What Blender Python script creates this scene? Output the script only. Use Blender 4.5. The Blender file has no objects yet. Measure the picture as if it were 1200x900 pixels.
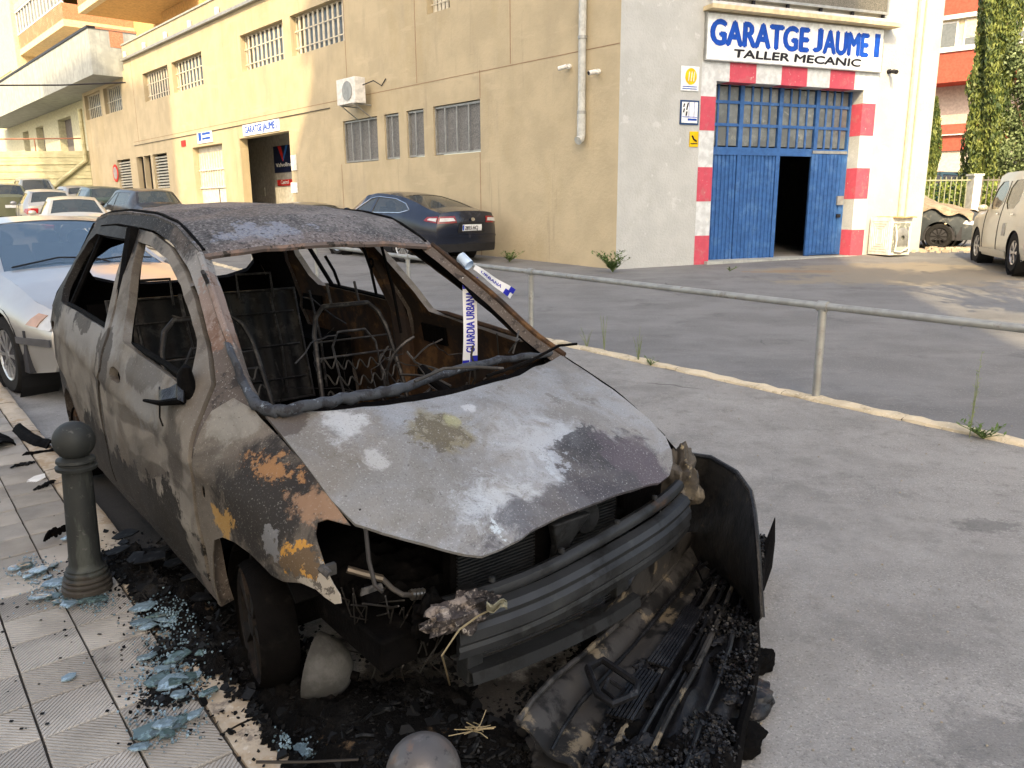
import bpy, math, random
import numpy as np
from mathutils import Vector, Matrix, noise
from mathutils.geometry import delaunay_2d_cdt
random.seed(7)
S=bpy.context.scene; COL=S.collection
rad=math.radians
# ------------------------------------------------------------------ camera, sky, sun, exposure
CF=915.; CP=math.atan(208.5/915); CR=rad(-.45); CH=1.48
cam=bpy.data.objects.new('camera',bpy.data.cameras.new('camera')); COL.objects.link(cam)
cam.data.sensor_width=36; cam.data.lens=36*CF/1200; cam.data.clip_start=.05; cam.data.clip_end=3000
r0=Vector((1,0,0)); u0=Vector((0,math.sin(CP),math.cos(CP))); cf=Vector((0,math.cos(CP),-math.sin(CP)))
cr=math.cos(CR)*r0+math.sin(CR)*u0; cu=-math.sin(CR)*r0+math.cos(CR)*u0
M=Matrix((( cr.x,cu.x,-cf.x,0),(cr.y,cu.y,-cf.y,0),(cr.z,cu.z,-cf.z,CH),(0,0,0,1)))
cam.matrix_world=M; S.camera=cam
SUN_AZ=(-.22,-1.0); SUN_EL=rad(38)
w=bpy.data.worlds.new('World'); S.world=w; w.use_nodes=True
nt=w.node_tree; sky=nt.nodes.new('ShaderNodeTexSky'); sky.sky_type='NISHITA'; sky.sun_disc=False
sky.sun_elevation=SUN_EL; sky.sun_rotation=math.atan2(SUN_AZ[0],SUN_AZ[1]); sky.dust_density=4; sky.air_density=1; sky.ozone_density=1
nt.links.new(sky.outputs[0],nt.nodes['Background'].inputs[0]); nt.nodes['Background'].inputs[1].default_value=.15
sd=bpy.data.lights.new('sun','SUN'); sd.energy=2.0; sd.angle=rad(.5); sd.color=(1,.83,.56)
so=bpy.data.objects.new('sun',sd); COL.objects.link(so)
sv=Vector((SUN_AZ[0],SUN_AZ[1],0)).normalized()*math.cos(SUN_EL)+Vector((0,0,math.sin(SUN_EL)))
so.rotation_euler=sv.to_track_quat('Z','Y').to_euler(); so.location=(0,-5,30)
S.view_settings.view_transform='Standard'; S.view_settings.look='None'; S.view_settings.exposure=1.7; S.view_settings.use_white_balance=True; S.view_settings.white_balance_temperature=7700
# ------------------------------------------------------------------ picture to place: points measured on known planes
def ray(px,py): return cr*((px-600)/CF)-cu*((py-450)/CF)+cf
def gz(y):
    return float(np.interp(y,[-30,4,6,10,15.8,18.5,24,30,39,60,200],[-.5,0,.02,.09,.235,.34,.47,.85,1.4,2.6,3.5]))
def onground(px,py,z=None):
    d=ray(px,py); y=5.
    for _ in range(40):
        zz=gz(y) if z is None else z
        t=(zz-CH)/d.z; y=.5*y+.5*t*d.y
    return Vector((t*d.x,t*d.y,CH+t*d.z))
class Plane:
    def __init__(s,o,d,off=0):
        s.d=Vector((d[0],d[1],0)).normalized(); s.n=Vector((s.d.y,-s.d.x,0))
        if s.n.dot(Vector((-o[0],-o[1],0)))<0: s.n=-s.n
        s.o=Vector((o[0],o[1],0))+s.n*off
    def at(s,px,py):
        q=ray(px,py); t=s.o.dot(s.n)/q.dot(s.n); p=q*t; return (p-s.o).dot(s.d), CH+p.z
    def P(s,a,z,off=0): 
        v=s.o+s.d*a+s.n*off; return Vector((v.x,v.y,z))
# ------------------------------------------------------------------ materials
def newmat(name):
    m=bpy.data.materials.new(name); m.use_nodes=True; return m,m.node_tree,m.node_tree.nodes['Principled BSDF']
def col4(c): return (c[0],c[1],c[2],1)
def mth(nt,op,a,b=None,clamp=False):
    n=nt.nodes.new('ShaderNodeMath'); n.operation=op; n.use_clamp=clamp
    for i,v in enumerate((a,b)):
        if v is None: continue
        if isinstance(v,(int,float)): n.inputs[i].default_value=v
        else: nt.links.new(v,n.inputs[i])
    return n.outputs[0]
def mapr(nt,v,a,b,c=0,d=1,smooth=True):
    n=nt.nodes.new('ShaderNodeMapRange'); n.interpolation_type='SMOOTHSTEP' if smooth else 'LINEAR'
    nt.links.new(v,n.inputs[0])
    for i,x in enumerate((a,b,c,d)): n.inputs[i+1].default_value=x
    return n.outputs[0]
def noi(nt,vec,s,d=4,dist=0,rough=.55):
    n=nt.nodes.new('ShaderNodeTexNoise'); n.inputs['Scale'].default_value=s; n.inputs['Detail'].default_value=d
    n.inputs['Distortion'].default_value=dist; n.inputs['Roughness'].default_value=rough
    nt.links.new(vec,n.inputs['Vector']); return n.outputs[0]
def lay(name,base,layers=(),rough=.7,metal=0,bump=None,spec=.15,vary=.12,vs=8,coat=0):
    """base colour, then layers of stains; each a noise threshold, optionally confined to an ellipsoid"""
    m,nt,b=newmat(name)
    tc=nt.nodes.new('ShaderNodeTexCoord').outputs['Object']
    cur=nt.nodes.new('ShaderNodeMixRGB'); cur.blend_type='MIX'
    cur.inputs[1].default_value=col4([c*(1-vary) for c in base]); cur.inputs[2].default_value=col4([min(1,c*(1+vary)) for c in base])
    nt.links.new(mapr(nt,noi(nt,tc,vs,5),.35,.65),cur.inputs[0]); cur=cur.outputs[0]
    rcur=None
    for L in layers:
        vec=tc
        if 'vs' in L:
            mp=nt.nodes.new('ShaderNodeMapping'); mp.inputs['Scale'].default_value=L['vs']; nt.links.new(tc,mp.inputs[0]); vec=mp.outputs[0]
        if 'wave' in L:
            wv=nt.nodes.new('ShaderNodeTexWave'); wv.wave_type='BANDS'; wv.bands_direction='Z'; wv.inputs['Scale'].default_value=L['s']; wv.inputs['Distortion'].default_value=L['wave']; wv.inputs['Detail'].default_value=3; wv.inputs['Detail Scale'].default_value=L.get('ds',1.); nt.links.new(vec,wv.inputs['Vector']); v=wv.outputs['Fac']
        elif 'vor' in L:
            vo=nt.nodes.new('ShaderNodeTexVoronoi'); vo.feature='DISTANCE_TO_EDGE'; vo.inputs['Scale'].default_value=L['s']
            nz=nt.nodes.new('ShaderNodeTexNoise'); nz.inputs['Scale'].default_value=L['s']*2.5; nz.inputs['Detail'].default_value=6; nt.links.new(vec,nz.inputs['Vector'])
            ad=nt.nodes.new('ShaderNodeMixRGB'); ad.blend_type='ADD'; ad.inputs[0].default_value=L['vor']; nt.links.new(vec,ad.inputs[1]); nt.links.new(nz.outputs['Color'],ad.inputs[2]); nt.links.new(ad.outputs[0],vo.inputs['Vector'])
            v=mth(nt,'SUBTRACT',1.0,mth(nt,'ADD',vo.outputs['Distance'],mth(nt,'MULTIPLY',noi(nt,vec,.6,3),.10)))
        else: v=noi(nt,vec,L.get('s',5),L.get('d',10),L.get('dist',0),L.get('ro',.68))
        if 'at' in L:
            mp=nt.nodes.new('ShaderNodeVectorMath'); mp.operation='SUBTRACT'; nt.links.new(tc,mp.inputs[0]); mp.inputs[1].default_value=L['at']
            dv=nt.nodes.new('ShaderNodeVectorMath'); dv.operation='DIVIDE'; nt.links.new(mp.outputs[0],dv.inputs[0]); dv.inputs[1].default_value=L['r']
            ln=nt.nodes.new('ShaderNodeVectorMath'); ln.operation='LENGTH'; nt.links.new(dv.outputs[0],ln.inputs[0])
            f=mapr(nt,ln.outputs['Value'],0,1.7,L.get('k',.45),-1.15,False)
            v=mth(nt,'ADD',mth(nt,'MULTIPLY_ADD',v,1.8),f); v.node.inputs[0].links[0].from_node.inputs[2].default_value=-.4
        mk=mapr(nt,v,L.get('lo',.5),L.get('hi',.56),0,L.get('a',1))
        mx=nt.nodes.new('ShaderNodeMixRGB'); nt.links.new(mk,mx.inputs[0]); nt.links.new(cur,mx.inputs[1]); mx.inputs[2].default_value=col4(L['c']); cur=mx.outputs[0]
        if 'rough' in L:
            r=nt.nodes.new('ShaderNodeMix'); nt.links.new(mk,r.inputs[0])
            if rcur is None: r.inputs[2].default_value=rough
            else: nt.links.new(rcur,r.inputs[2])
            r.inputs[3].default_value=L['rough']; rcur=r.outputs[0]
    nt.links.new(cur,b.inputs['Base Color'])
    b.inputs['Roughness'].default_value=rough; b.inputs['Metallic'].default_value=metal; b.inputs['Specular IOR Level'].default_value=spec
    if coat: b.inputs['Coat Weight'].default_value=coat; b.inputs['Coat Roughness'].default_value=.05
    if rcur is not None: nt.links.new(rcur,b.inputs['Roughness'])
    if bump:
        prev=None
        for (s,st,dd) in bump:
            bn=nt.nodes.new('ShaderNodeBump'); bn.inputs['Strength'].default_value=st; bn.inputs['Distance'].default_value=dd
            nt.links.new(noi(nt,tc,s,6),bn.inputs['Height'])
            if prev is not None: nt.links.new(prev,bn.inputs['Normal'])
            prev=bn.outputs[0]
        nt.links.new(prev,b.inputs['Normal'])
    return m
def glass(name,c,rough=.05,alpha=.75,spec=.8):
    m,nt,b=newmat(name); b.inputs['Base Color'].default_value=col4(c); b.inputs['Roughness'].default_value=rough
    b.inputs['Alpha'].default_value=alpha; b.inputs['Specular IOR Level'].default_value=spec; return m
def emis(name,c,e): 
    m,nt,b=newmat(name); b.inputs['Base Color'].default_value=col4(c); b.inputs['Emission Color'].default_value=col4(c); b.inputs['Emission Strength'].default_value=e; return m
# ------------------------------------------------------------------ mesh helpers
class MB:
    def __init__(s): s.v=[]; s.f=[]
    def add(s,vs,fs):
        n=len(s.v); s.v+=[tuple(v) for v in vs]; s.f+=[tuple(n+i for i in f) for f in fs]; return s
    def box(s,lo,hi,T=None):
        c=[Vector((x,y,z)) for z in (lo[2],hi[2]) for y in (lo[1],hi[1]) for x in (lo[0],hi[0])]
        if T: c=[T(*p) for p in c]
        return s.add(c,[(0,2,3,1),(4,5,7,6),(0,1,5,4),(2,6,7,3),(0,4,6,2),(1,3,7,5)])
    def tube(s,pts,r,n=8,cap=True):
        pts=[Vector(p) for p in pts]; rs=r if isinstance(r,(list,tuple)) else [r]*len(pts)
        rings=[]; up=None
        for i,p in enumerate(pts):
            t=(pts[min(i+1,len(pts)-1)]-pts[max(i-1,0)]).normalized()
            if up is None: up=Vector((0,0,1)) if abs(t.z)<.9 else Vector((1,0,0))
            a=t.cross(up).normalized(); b=a.cross(t).normalized(); up=b
            rings.append([p+(a*math.cos(2*math.pi*k/n)+b*math.sin(2*math.pi*k/n))*rs[i] for k in range(n)])
        vs=[v for q in rings for v in q]; fs=[]
        for i in range(len(pts)-1):
            for k in range(n): fs.append((i*n+k,i*n+(k+1)%n,(i+1)*n+(k+1)%n,(i+1)*n+k))
        if cap: fs+= [tuple(reversed(range(n))),tuple((len(pts)-1)*n+k for k in range(n))]
        return s.add(vs,fs)
    def lathe(s,prof,T=None,n=24,cap=True):
        T=T or (lambda x,y,z:Vector((x,y,z)))
        vs=[T(r*math.cos(2*math.pi*k/n),r*math.sin(2*math.pi*k/n),z) for r,z in prof for k in range(n)]; fs=[]
        for i in range(len(prof)-1):
            for k in range(n): fs.append((i*n+k,i*n+(k+1)%n,(i+1)*n+(k+1)%n,(i+1)*n+k))
        if cap:
            fs.append(tuple(reversed(range(n)))); fs.append(tuple((len(prof)-1)*n+k for k in range(n)))
        return s.add(vs,fs)
    def grid(s,fn,nu,nv):
        vs=[fn(i/nu,j/nv) for i in range(nu+1) for j in range(nv+1)]
        return s.add(vs,[(i*(nv+1)+j,(i+1)*(nv+1)+j,(i+1)*(nv+1)+j+1,i*(nv+1)+j+1) for i in range(nu) for j in range(nv)])
    def ball(s,c,r,n=16,sq=1):
        c=Vector(c); prof=[(r*math.sin(math.pi*i/(n//2)),-r*sq*math.cos(math.pi*i/(n//2))) for i in range(n//2+1)]
        prof[0]=(1e-4,prof[0][1]); prof[-1]=(1e-4,prof[-1][1])
        return s.lathe(prof,lambda x,y,z:c+Vector((x,y,z)),n)
    def prism(s,poly,fn,h):
        """poly in 2D, fn(a,b,h)->3D, from h[0] to h[1]"""
        n=len(poly); vs=[fn(a,b,h[0]) for a,b in poly]+[fn(a,b,h[1]) for a,b in poly]
        return s.add(vs,[tuple(reversed(range(n))),tuple(range(n,2*n))]+[(i,(i+1)%n,n+(i+1)%n,n+i) for i in range(n)])
    def build(s,name,mat,parent=None,smooth=False,solid=0,off=-1,bevel=0,mat2=None):
        me=bpy.data.meshes.new(name); me.from_pydata(s.v,[],s.f); me.update()
        o=bpy.data.objects.new(name,me); COL.objects.link(o)
        if mat: me.materials.append(mat)
        if mat2: me.materials.append(mat2)
        if smooth:
            me.polygons.foreach_set('use_smooth',[True]*len(me.polygons)); 
            try: me.set_sharp_from_angle(angle=rad(40))
            except Exception: pass
        if parent: o.parent=parent
        if solid:
            md=o.modifiers.new('solid','SOLIDIFY'); md.thickness=solid; md.offset=off
            if mat2: md.material_offset=1
            if smooth:
                es=o.modifiers.new('split','EDGE_SPLIT'); es.split_angle=rad(50)
        if bevel:
            md=o.modifiers.new('bevel','BEVEL'); md.width=bevel; md.segments=2; md.limit_method='ANGLE'
        return o
def inside(p,poly):
    x,y=p; c=False; j=len(poly)-1
    for i in range(len(poly)):
        a=poly[i]; b=poly[j]
        if (a[1]>y)!=(b[1]>y) and x<(b[0]-a[0])*(y-a[1])/(b[1]-a[1])+a[0]: c=not c
        j=i
    return c
def resample(poly,d):
    out=[]
    for i in range(len(poly)):
        a=Vector(poly[i]); b=Vector(poly[(i+1)%len(poly)]); n=max(1,int(round((b-a).length/d)))
        out+=[tuple(a+(b-a)*k/n) for k in range(n)]
    return out
def smoothpoly(poly,it=1):
    for _ in range(it):
        out=[]
        for i in range(len(poly)):
            a=Vector(poly[i]); b=Vector(poly[(i+1)%len(poly)]); out+=[tuple(a*.75+b*.25),tuple(a*.25+b*.75)]
        poly=out
    return poly
def panel(mb,poly,fn,d=.05,holes=(),flip=False):
    loops=[resample(poly,d)]+[resample(h,d) for h in holes]
    vs=[]; es=[]
    for L in loops:
        n0=len(vs); vs+=L; es+=[(n0+i,n0+(i+1)%len(L)) for i in range(len(L))]
    arr=np.array(vs)
    xs=[p[0] for p in poly]; ys=[p[1] for p in poly]
    gx=min(xs)+d/2; row=0
    while gx<max(xs):
        gy=min(ys)+d/2+(d/2 if row%2 else 0)
        while gy<max(ys):
            p=(gx,gy)
            if inside(p,poly) and not any(inside(p,h) for h in holes):
                if np.min((arr[:,0]-gx)**2+(arr[:,1]-gy)**2)>(d*.45)**2: vs.append(p)
            gy+=d
        gx+=d*.87; row+=1
    ov,oe,of,_,_,_=delaunay_2d_cdt([Vector(v) for v in vs],es,[],0,1e-6)
    fs=[]
    for f in of:
        c=sum((ov[i] for i in f),Vector((0,0)))/len(f)
        if inside(c,poly) and not any(inside(c,h) for h in holes): fs.append(tuple(reversed(f)) if flip else tuple(f))
    return mb.add([fn(v.x,v.y) for v in ov],fs)
def empty(name,label=None,cat=None,loc=(0,0,0),rz=0,group=None):
    o=bpy.data.objects.new(name,None); COL.objects.link(o); o.location=loc; o.rotation_euler=(0,0,rz); o.empty_display_size=.2
    if label: tag(o,label,cat,group)
    return o
def tag(o,label,cat,group=None,kind=None):
    if label: o['label']=label
    if cat: o['category']=cat
    if group: o['group']=group
    if kind: o['kind']=kind
    return o
def struct(o): o['kind']='structure'; return o
def stuff(o,label=None,cat=None):
    o['kind']='stuff'
    if label: o['label']=label; o['category']=cat
    return o
def copy_tree(o,parent=None):
    c=o.copy(); COL.objects.link(c); c.parent=parent
    for ch in list(o.children): copy_tree(ch,c)
    return c
def text(body,name,mat,T,size,width=None,parent=None,bold=0,ext=.002,align='LEFT',fith=None):
    cu_=bpy.data.curves.new(name,'FONT'); cu_.body=body; cu_.size=size; cu_.offset=0; cu_.extrude=ext; cu_.align_x='LEFT'; cu_.resolution_u=4
    t=bpy.data.objects.new(name,cu_); COL.objects.link(t); bpy.context.view_layer.update()
    me=bpy.data.meshes.new_from_object(t); bpy.data.objects.remove(t)
    xs=[v.co.x for v in me.vertices]; k=1 if not width else width/(max(xs)-min(xs)); x0=min(xs)
    base=[v.co.copy() for v in me.vertices]
    if fith:
        ya=min(v.y for v in base); yb=max(v.y for v in base)
        for v in base: v.y=(v.y-ya)/(yb-ya)*fith
    base=base; fs=[tuple(p.vertices) for p in me.polygons]; nb=len(base); q=MB()
    for i,(dx,dy) in enumerate(((0,0),(1,0),(-1,0),(0,1),(0,-1)) if bold else ((0,0),)):
        q.add([T((v.x-x0)*k+dx*bold,v.y+dy*bold*.7,v.z*(1-.08*i)) for v in base],fs)
    me=bpy.data.meshes.new(name); me.from_pydata(q.v,[],q.f); me.update(); me.materials.append(mat)
    o=bpy.data.objects.new(name,me); COL.objects.link(o); o.parent=parent; return o
# ------------------------------------------------------------------ shared materials
m_asph=lay('asphalt_pale',(.27,.265,.252),[dict(c=(.42,.41,.39),s=110,d=3,lo=.54,hi=.64,a=.7),dict(c=(.13,.128,.12),s=120,d=3,lo=.56,hi=.64,a=.65),dict(c=(.34,.335,.32),s=28,d=4,lo=.58,hi=.68,a=.5),dict(c=(.15,.148,.14),s=14,d=6,lo=.55,hi=.68,a=.5),dict(c=(.15,.148,.142),s=.9,ro=.75,lo=.44,hi=.70,a=.7),dict(c=(.14,.138,.132),s=5,ro=.8,lo=.52,hi=.68,a=.55),dict(c=(.38,.37,.35),s=3.5,ro=.8,lo=.54,hi=.70,a=.5),dict(c=(.05,.05,.048),s=.42,vor=.5,lo=.955,hi=.962,a=.55),dict(c=(.33,.325,.31),s=.35,lo=.48,hi=.66,a=.5),dict(c=(.12,.12,.118),s=7,ro=.8,at=(1.5,1.95,0),r=(.75,.35,.6),k=.45,lo=.42,hi=.72,a=.5),dict(c=(.10,.10,.10),s=8,ro=.8,at=(2.25,3.45,0),r=(.38,.16,.5),k=.45,lo=.40,hi=.65,a=.55),
  dict(c=(.030,.027,.024),s=3.5,at=(-.25,2.15,0),r=(1.15,.9,1),k=.5,lo=.52,hi=.8,a=.9),dict(c=(.02,.018,.016),s=4,at=(-1.7,4.0,0),r=(2.0,1.5,1),k=.9,lo=.45,hi=.7,a=.9)],rough=.92,bump=[(150,.6,.006),(45,.4,.006)],vs=2.2,vary=.1,spec=.2)
m_asph2=lay('asphalt_dark',(.165,.167,.166),[dict(c=(.11,.11,.11),s=2.2,ro=.8,lo=.50,hi=.68,a=.5),dict(c=(.29,.285,.27),s=70,d=3,lo=.56,hi=.66,a=.7),dict(c=(.055,.055,.055),s=.3,vor=.6,lo=.957,hi=.963,a=.5),dict(c=(.22,.22,.215),s=.5,vs=(1,3,1),lo=.5,hi=.66,a=.6),dict(c=(.235,.21,.165),s=.8,at=(7.5,14.6,0),r=(4.6,3.0,3),k=.6,lo=.42,hi=.6,a=.95),dict(c=(.25,.17,.10),s=2.5,at=(5.4,15.2,0),r=(1.6,.5,2),k=.5,lo=.48,hi=.6,a=.6),
  dict(c=(.07,.07,.07),s=1.3,lo=.56,hi=.7,a=.5)],rough=.85,bump=[(180,.3,.004)],vs=1.2,spec=.3)
m_tile=lay('ribbed_tile',(.41,.385,.345),[dict(c=(.24,.215,.19),s=3,lo=.5,hi=.68,a=.55),dict(c=(.16,.13,.11),s=60,lo=.62,hi=.7,a=.5),dict(c=(.05,.045,.04),s=5,at=(-1.1,2.35,0),r=(.6,.6,1),k=.4,lo=.5,hi=.8,a=.4)],rough=.8,bump=[(90,.3,.003)],vs=6)
m_kerb=lay('beige_kerb_stone',(.50,.42,.32),[dict(c=(.36,.24,.13),s=4,lo=.5,hi=.6,a=.6),dict(c=(.12,.10,.09),s=9,lo=.58,hi=.66,a=.7),dict(c=(.62,.57,.48),s=40,lo=.56,hi=.64,a=.6),dict(c=(.03,.027,.025),s=5,at=(-1.0,2.75,0),r=(.65,.65,1),k=.7,lo=.45,hi=.7,a=.85)],rough=.9,bump=[(60,.5,.006)],vs=5)
m_kerb2=lay('pale_kerb_concrete',(.58,.50,.36),[dict(c=(.30,.25,.17),s=7,lo=.55,hi=.65,a=.7),dict(c=(.72,.66,.52),s=30,lo=.55,hi=.62,a=.6)],rough=.9,bump=[(50,.6,.01)],vs=5)
m_joint=lay('dark_joint',(.07,.06,.05),rough=1)
m_beige=lay('beige_render',(.47,.40,.275),[dict(c=(.42,.345,.215),s=.5,vs=(1,1,.35),lo=.5,hi=.66,a=.6),dict(c=(.30,.255,.19),s=5,vs=(1,1,.07),lo=.56,hi=.72,a=.5),dict(c=(.36,.31,.23),s=.9,vs=(1,1,.3),lo=.54,hi=.66,a=.45),dict(c=(.30,.26,.19),s=.25,vor=.5,lo=.985,hi=.99,a=.5),dict(c=(.17,.15,.12),s=3,vs=(1,1,.15),at=(-.86,19.1,4.9),r=(.3,.3,1.4),k=.4,lo=.4,hi=.6,a=.6),dict(c=(.54,.46,.32),s=1.1,vs=(.4,.4,2.2),lo=.56,hi=.66,a=.55),dict(c=(.28,.23,.16),s=3,vs=(1,1,.1),at=(2.84,14.98,1.6),r=(.32,.32,2.1),k=.5,lo=.48,hi=.6,a=.75),
  dict(c=(.30,.26,.19),s=2.5,at=(-8,27,.7),r=(20,20,.8),k=.4,lo=.5,hi=.65,a=.5)],rough=.9,bump=[(14,.35,.02),(70,.3,.006)],vs=1.3,vary=.07,spec=.2)
m_white=lay('white_render',(.46,.48,.475),[dict(c=(.38,.39,.37),s=.7,lo=.52,hi=.66,a=.5),dict(c=(.45,.42,.35),s=2.5,at=(4,16.5,.5),r=(6,6,.9),k=.4,lo=.5,hi=.65,a=.6),dict(c=(.56,.58,.58),s=3,lo=.6,hi=.64,a=.7)],rough=.9,bump=[(26,.6,.02),(90,.3,.006)],vs=2,vary=.05,spec=.2)
m_band=lay('white_paint_band',(.57,.61,.63),[dict(c=(.62,.60,.55),s=6,lo=.6,hi=.7,a=.6)],rough=.7,bump=[(30,.3,.01)])
m_red=lay('red_paint_block',(.54,.085,.125),[dict(c=(.46,.16,.17),s=5,lo=.52,hi=.64,a=.6),dict(c=(.50,.47,.43),s=16,lo=.64,hi=.67,a=.8),dict(c=(.3,.2,.17),s=4,at=(4,16.5,.3),r=(6,6,.5),k=.4,lo=.4,hi=.6,a=.5)],rough=.7,bump=[(30,.3,.01)],vary=.05)
m_blue=lay('blue_gate_paint',(.035,.115,.31),[dict(c=(.09,.21,.45),s=3,lo=.5,hi=.65,a=.5),dict(c=(.03,.06,.13),s=14,lo=.61,hi=.68,a=.7),dict(c=(.16,.12,.09),s=10,at=(4,17,.3),r=(6,6,.35),k=.35,lo=.5,hi=.56,a=.7)],rough=.5,bump=[(30,.15,.004)])
m_dark=lay('dark_interior',(.016,.015,.014),rough=.9)
m_grey=lay('grey_metal',(.36,.37,.36),[dict(c=(.20,.19,.18),s=12,lo=.58,hi=.66,a=.5)],rough=.45,metal=.5)
m_slat=lay('pale_window_bars',(.58,.54,.44),rough=.6)
m_mesh=lay('window_mesh',(.14,.145,.145),[dict(c=(.26,.26,.26),s=45,d=1,lo=.5,hi=.55,a=.7)],rough=.6)
m_wglass=lay('window_glass',(.10,.115,.12),rough=.12,spec=.8)
m_milk=lay('milky_panes',(.15,.17,.175),[dict(c=(.09,.10,.105),s=1.8,lo=.46,hi=.6,a=.8),dict(c=(.28,.29,.26),s=4,lo=.58,hi=.66,a=.6)],rough=.25,spec=.6)
m_sign=lay('white_sign_board',(.78,.83,.86),rough=.35)
m_sblue=lay('sign_blue',(.005,.07,.42),rough=.4); m_sblk=lay('sign_black',(.02,.02,.025),rough=.4); m_syel=lay('sign_yellow',(.75,.50,.02),rough=.5); m_sred=lay('sign_red',(.6,.03,.03),rough=.5)
m_conc=lay('grey_concrete',(.36,.385,.37),[dict(c=(.27,.29,.275),s=2,vs=(3,3,.25),lo=.5,hi=.62,a=.7)],rough=.9,bump=[(20,.3,.01)],vs=3)
m_cream=lay('cream_render',(.66,.55,.36),[dict(c=(.58,.46,.28),s=.8,lo=.5,hi=.65,a=.5)],rough=.9)
m_orange=lay('bounce_lit_soffit',(.60,.38,.17),rough=.9)  # orange paints in the sunlight bounced up under the cream balconies
m_brick=lay('brick_red',(.46,.20,.12),[dict(c=(.55,.30,.2),s=30,lo=.5,hi=.6,a=.7)],rough=.9)
m_wfr=lay('white_frames',(.60,.61,.61),rough=.5)
m_redb=lay('red_facade',(.34,.085,.06),[dict(c=(.29,.07,.05),s=1,lo=.5,hi=.7,a=.4)],rough=.9)
m_ret=lay('board_marked_concrete',(.44,.42,.27),[dict(c=(.28,.27,.17),s=1.2,vs=(.4,.4,4),lo=.5,hi=.6,a=.6)],rough=.95,bump=[(8,.5,.03)],vs=2)
m_steel=lay('galvanised_pipe',(.34,.345,.325),[dict(c=(.22,.20,.17),s=9,lo=.56,hi=.66,a=.6),dict(c=(.30,.16,.07),s=18,lo=.64,hi=.70,a=.6)],rough=.5,metal=.45,bump=[(60,.1,.002)])
# ------------------------------------------------------------------ ground
def sheet(name,mat,xs,ys,dz=0,parent=None,clip=None,zf=None):
    mb=MB(); zf=zf or gz
    vs=[(x,y,zf(y)+dz) for x in xs for y in ys]; n=len(ys)
    fs=[(i*n+j,(i+1)*n+j,(i+1)*n+j+1,i*n+j+1) for i in range(len(xs)-1) for j in range(n-1)]
    if clip: fs=[f for f in fs if clip(sum((Vector(vs[k]) for k in f),Vector())/4)]
    return mb.add(vs,fs).build(name,mat,parent,smooth=True)
ysf=[-600,-200,-80,-30]+[-10+.5*i for i in range(20)]+[i*.5 for i in range(0,40)]+[20+2*i for i in range(21)]+[80,120,200,500,1200]
struct(sheet('ground',m_asph2,[-1200,-300,-80,-40,-20,-10,0,5,10,20,40,80,300,1200],ysf,-.012))
# burnt car frame of reference: x forward from the front axle, y to the car's left
CAX,CAY,CAA=-.237,2.735,rad(-50.9)
def cw(x,y,z=0):
    return Vector((CAX+math.cos(CAA)*x-math.sin(CAA)*y,CAY+math.sin(CAA)*x+math.cos(CAA)*y,z))
def cg(x,y,dz=0):
    p=cw(x,y); return Vector((p.x,p.y,gz(p.y)+dz))
K1=onground(670,407); K2=onground(950,468); K3=onground(1200,523)
kd=(K3-K1); kd.z=0; kd.normalize(); kn=Vector((-kd.y,kd.x,0)); 
if kn.y<0: kn=-kn
def kp(a,b,dz=0):
    p=K2+kd*a+kn*b; return Vector((p.x,p.y,gz(p.y)+dz))
mb=MB(); L0,L1=-30,8
def _rd(u,v):
    a=L0+(L1-L0)*u; p=kp(a,0)*v+cg(a-.8,-.83)*(1-v); return Vector((p.x,p.y,gz(p.y)-.004))
mb.grid(_rd,76,20)
struct(mb.build('road',m_asph,smooth=True))
# kerb line under the railing: cast concrete stones, worn
kb=struct(MB().grid(lambda u,v:kp(-30+38*u,-.03+.14*v,.001),60,1).build('kerb_bed',m_joint))
a=-16
while a<4.5:
    L=random.uniform(.75,1.1); mb=MB(); n=10
    def kf(u,v,a=a,L=L):
        e=.012*noise.noise(Vector((a+u*L*6,v*3,0)))
        x=a+.002+(L-.004)*u
        prof=[(-.035,-.01),(-.03,.012),(.0,.022),(.06,.024),(.09,.015),(.105,-.01)][v]
        return kp(x,prof[0]+e*1.5,prof[1]+.02*noise.noise(Vector((x*7,prof[0]*9,3))))
    vs=[kf(i/n,j) for i in range(n+1) for j in range(6)]
    mb.add(vs,[(i*6+j,(i+1)*6+j,(i+1)*6+j+1,i*6+j+1) for i in range(n) for j in range(5)])
    mb.add([],[]); mb.build('kerb_stone',m_kerb2,kb,smooth=True); a+=L
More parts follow.
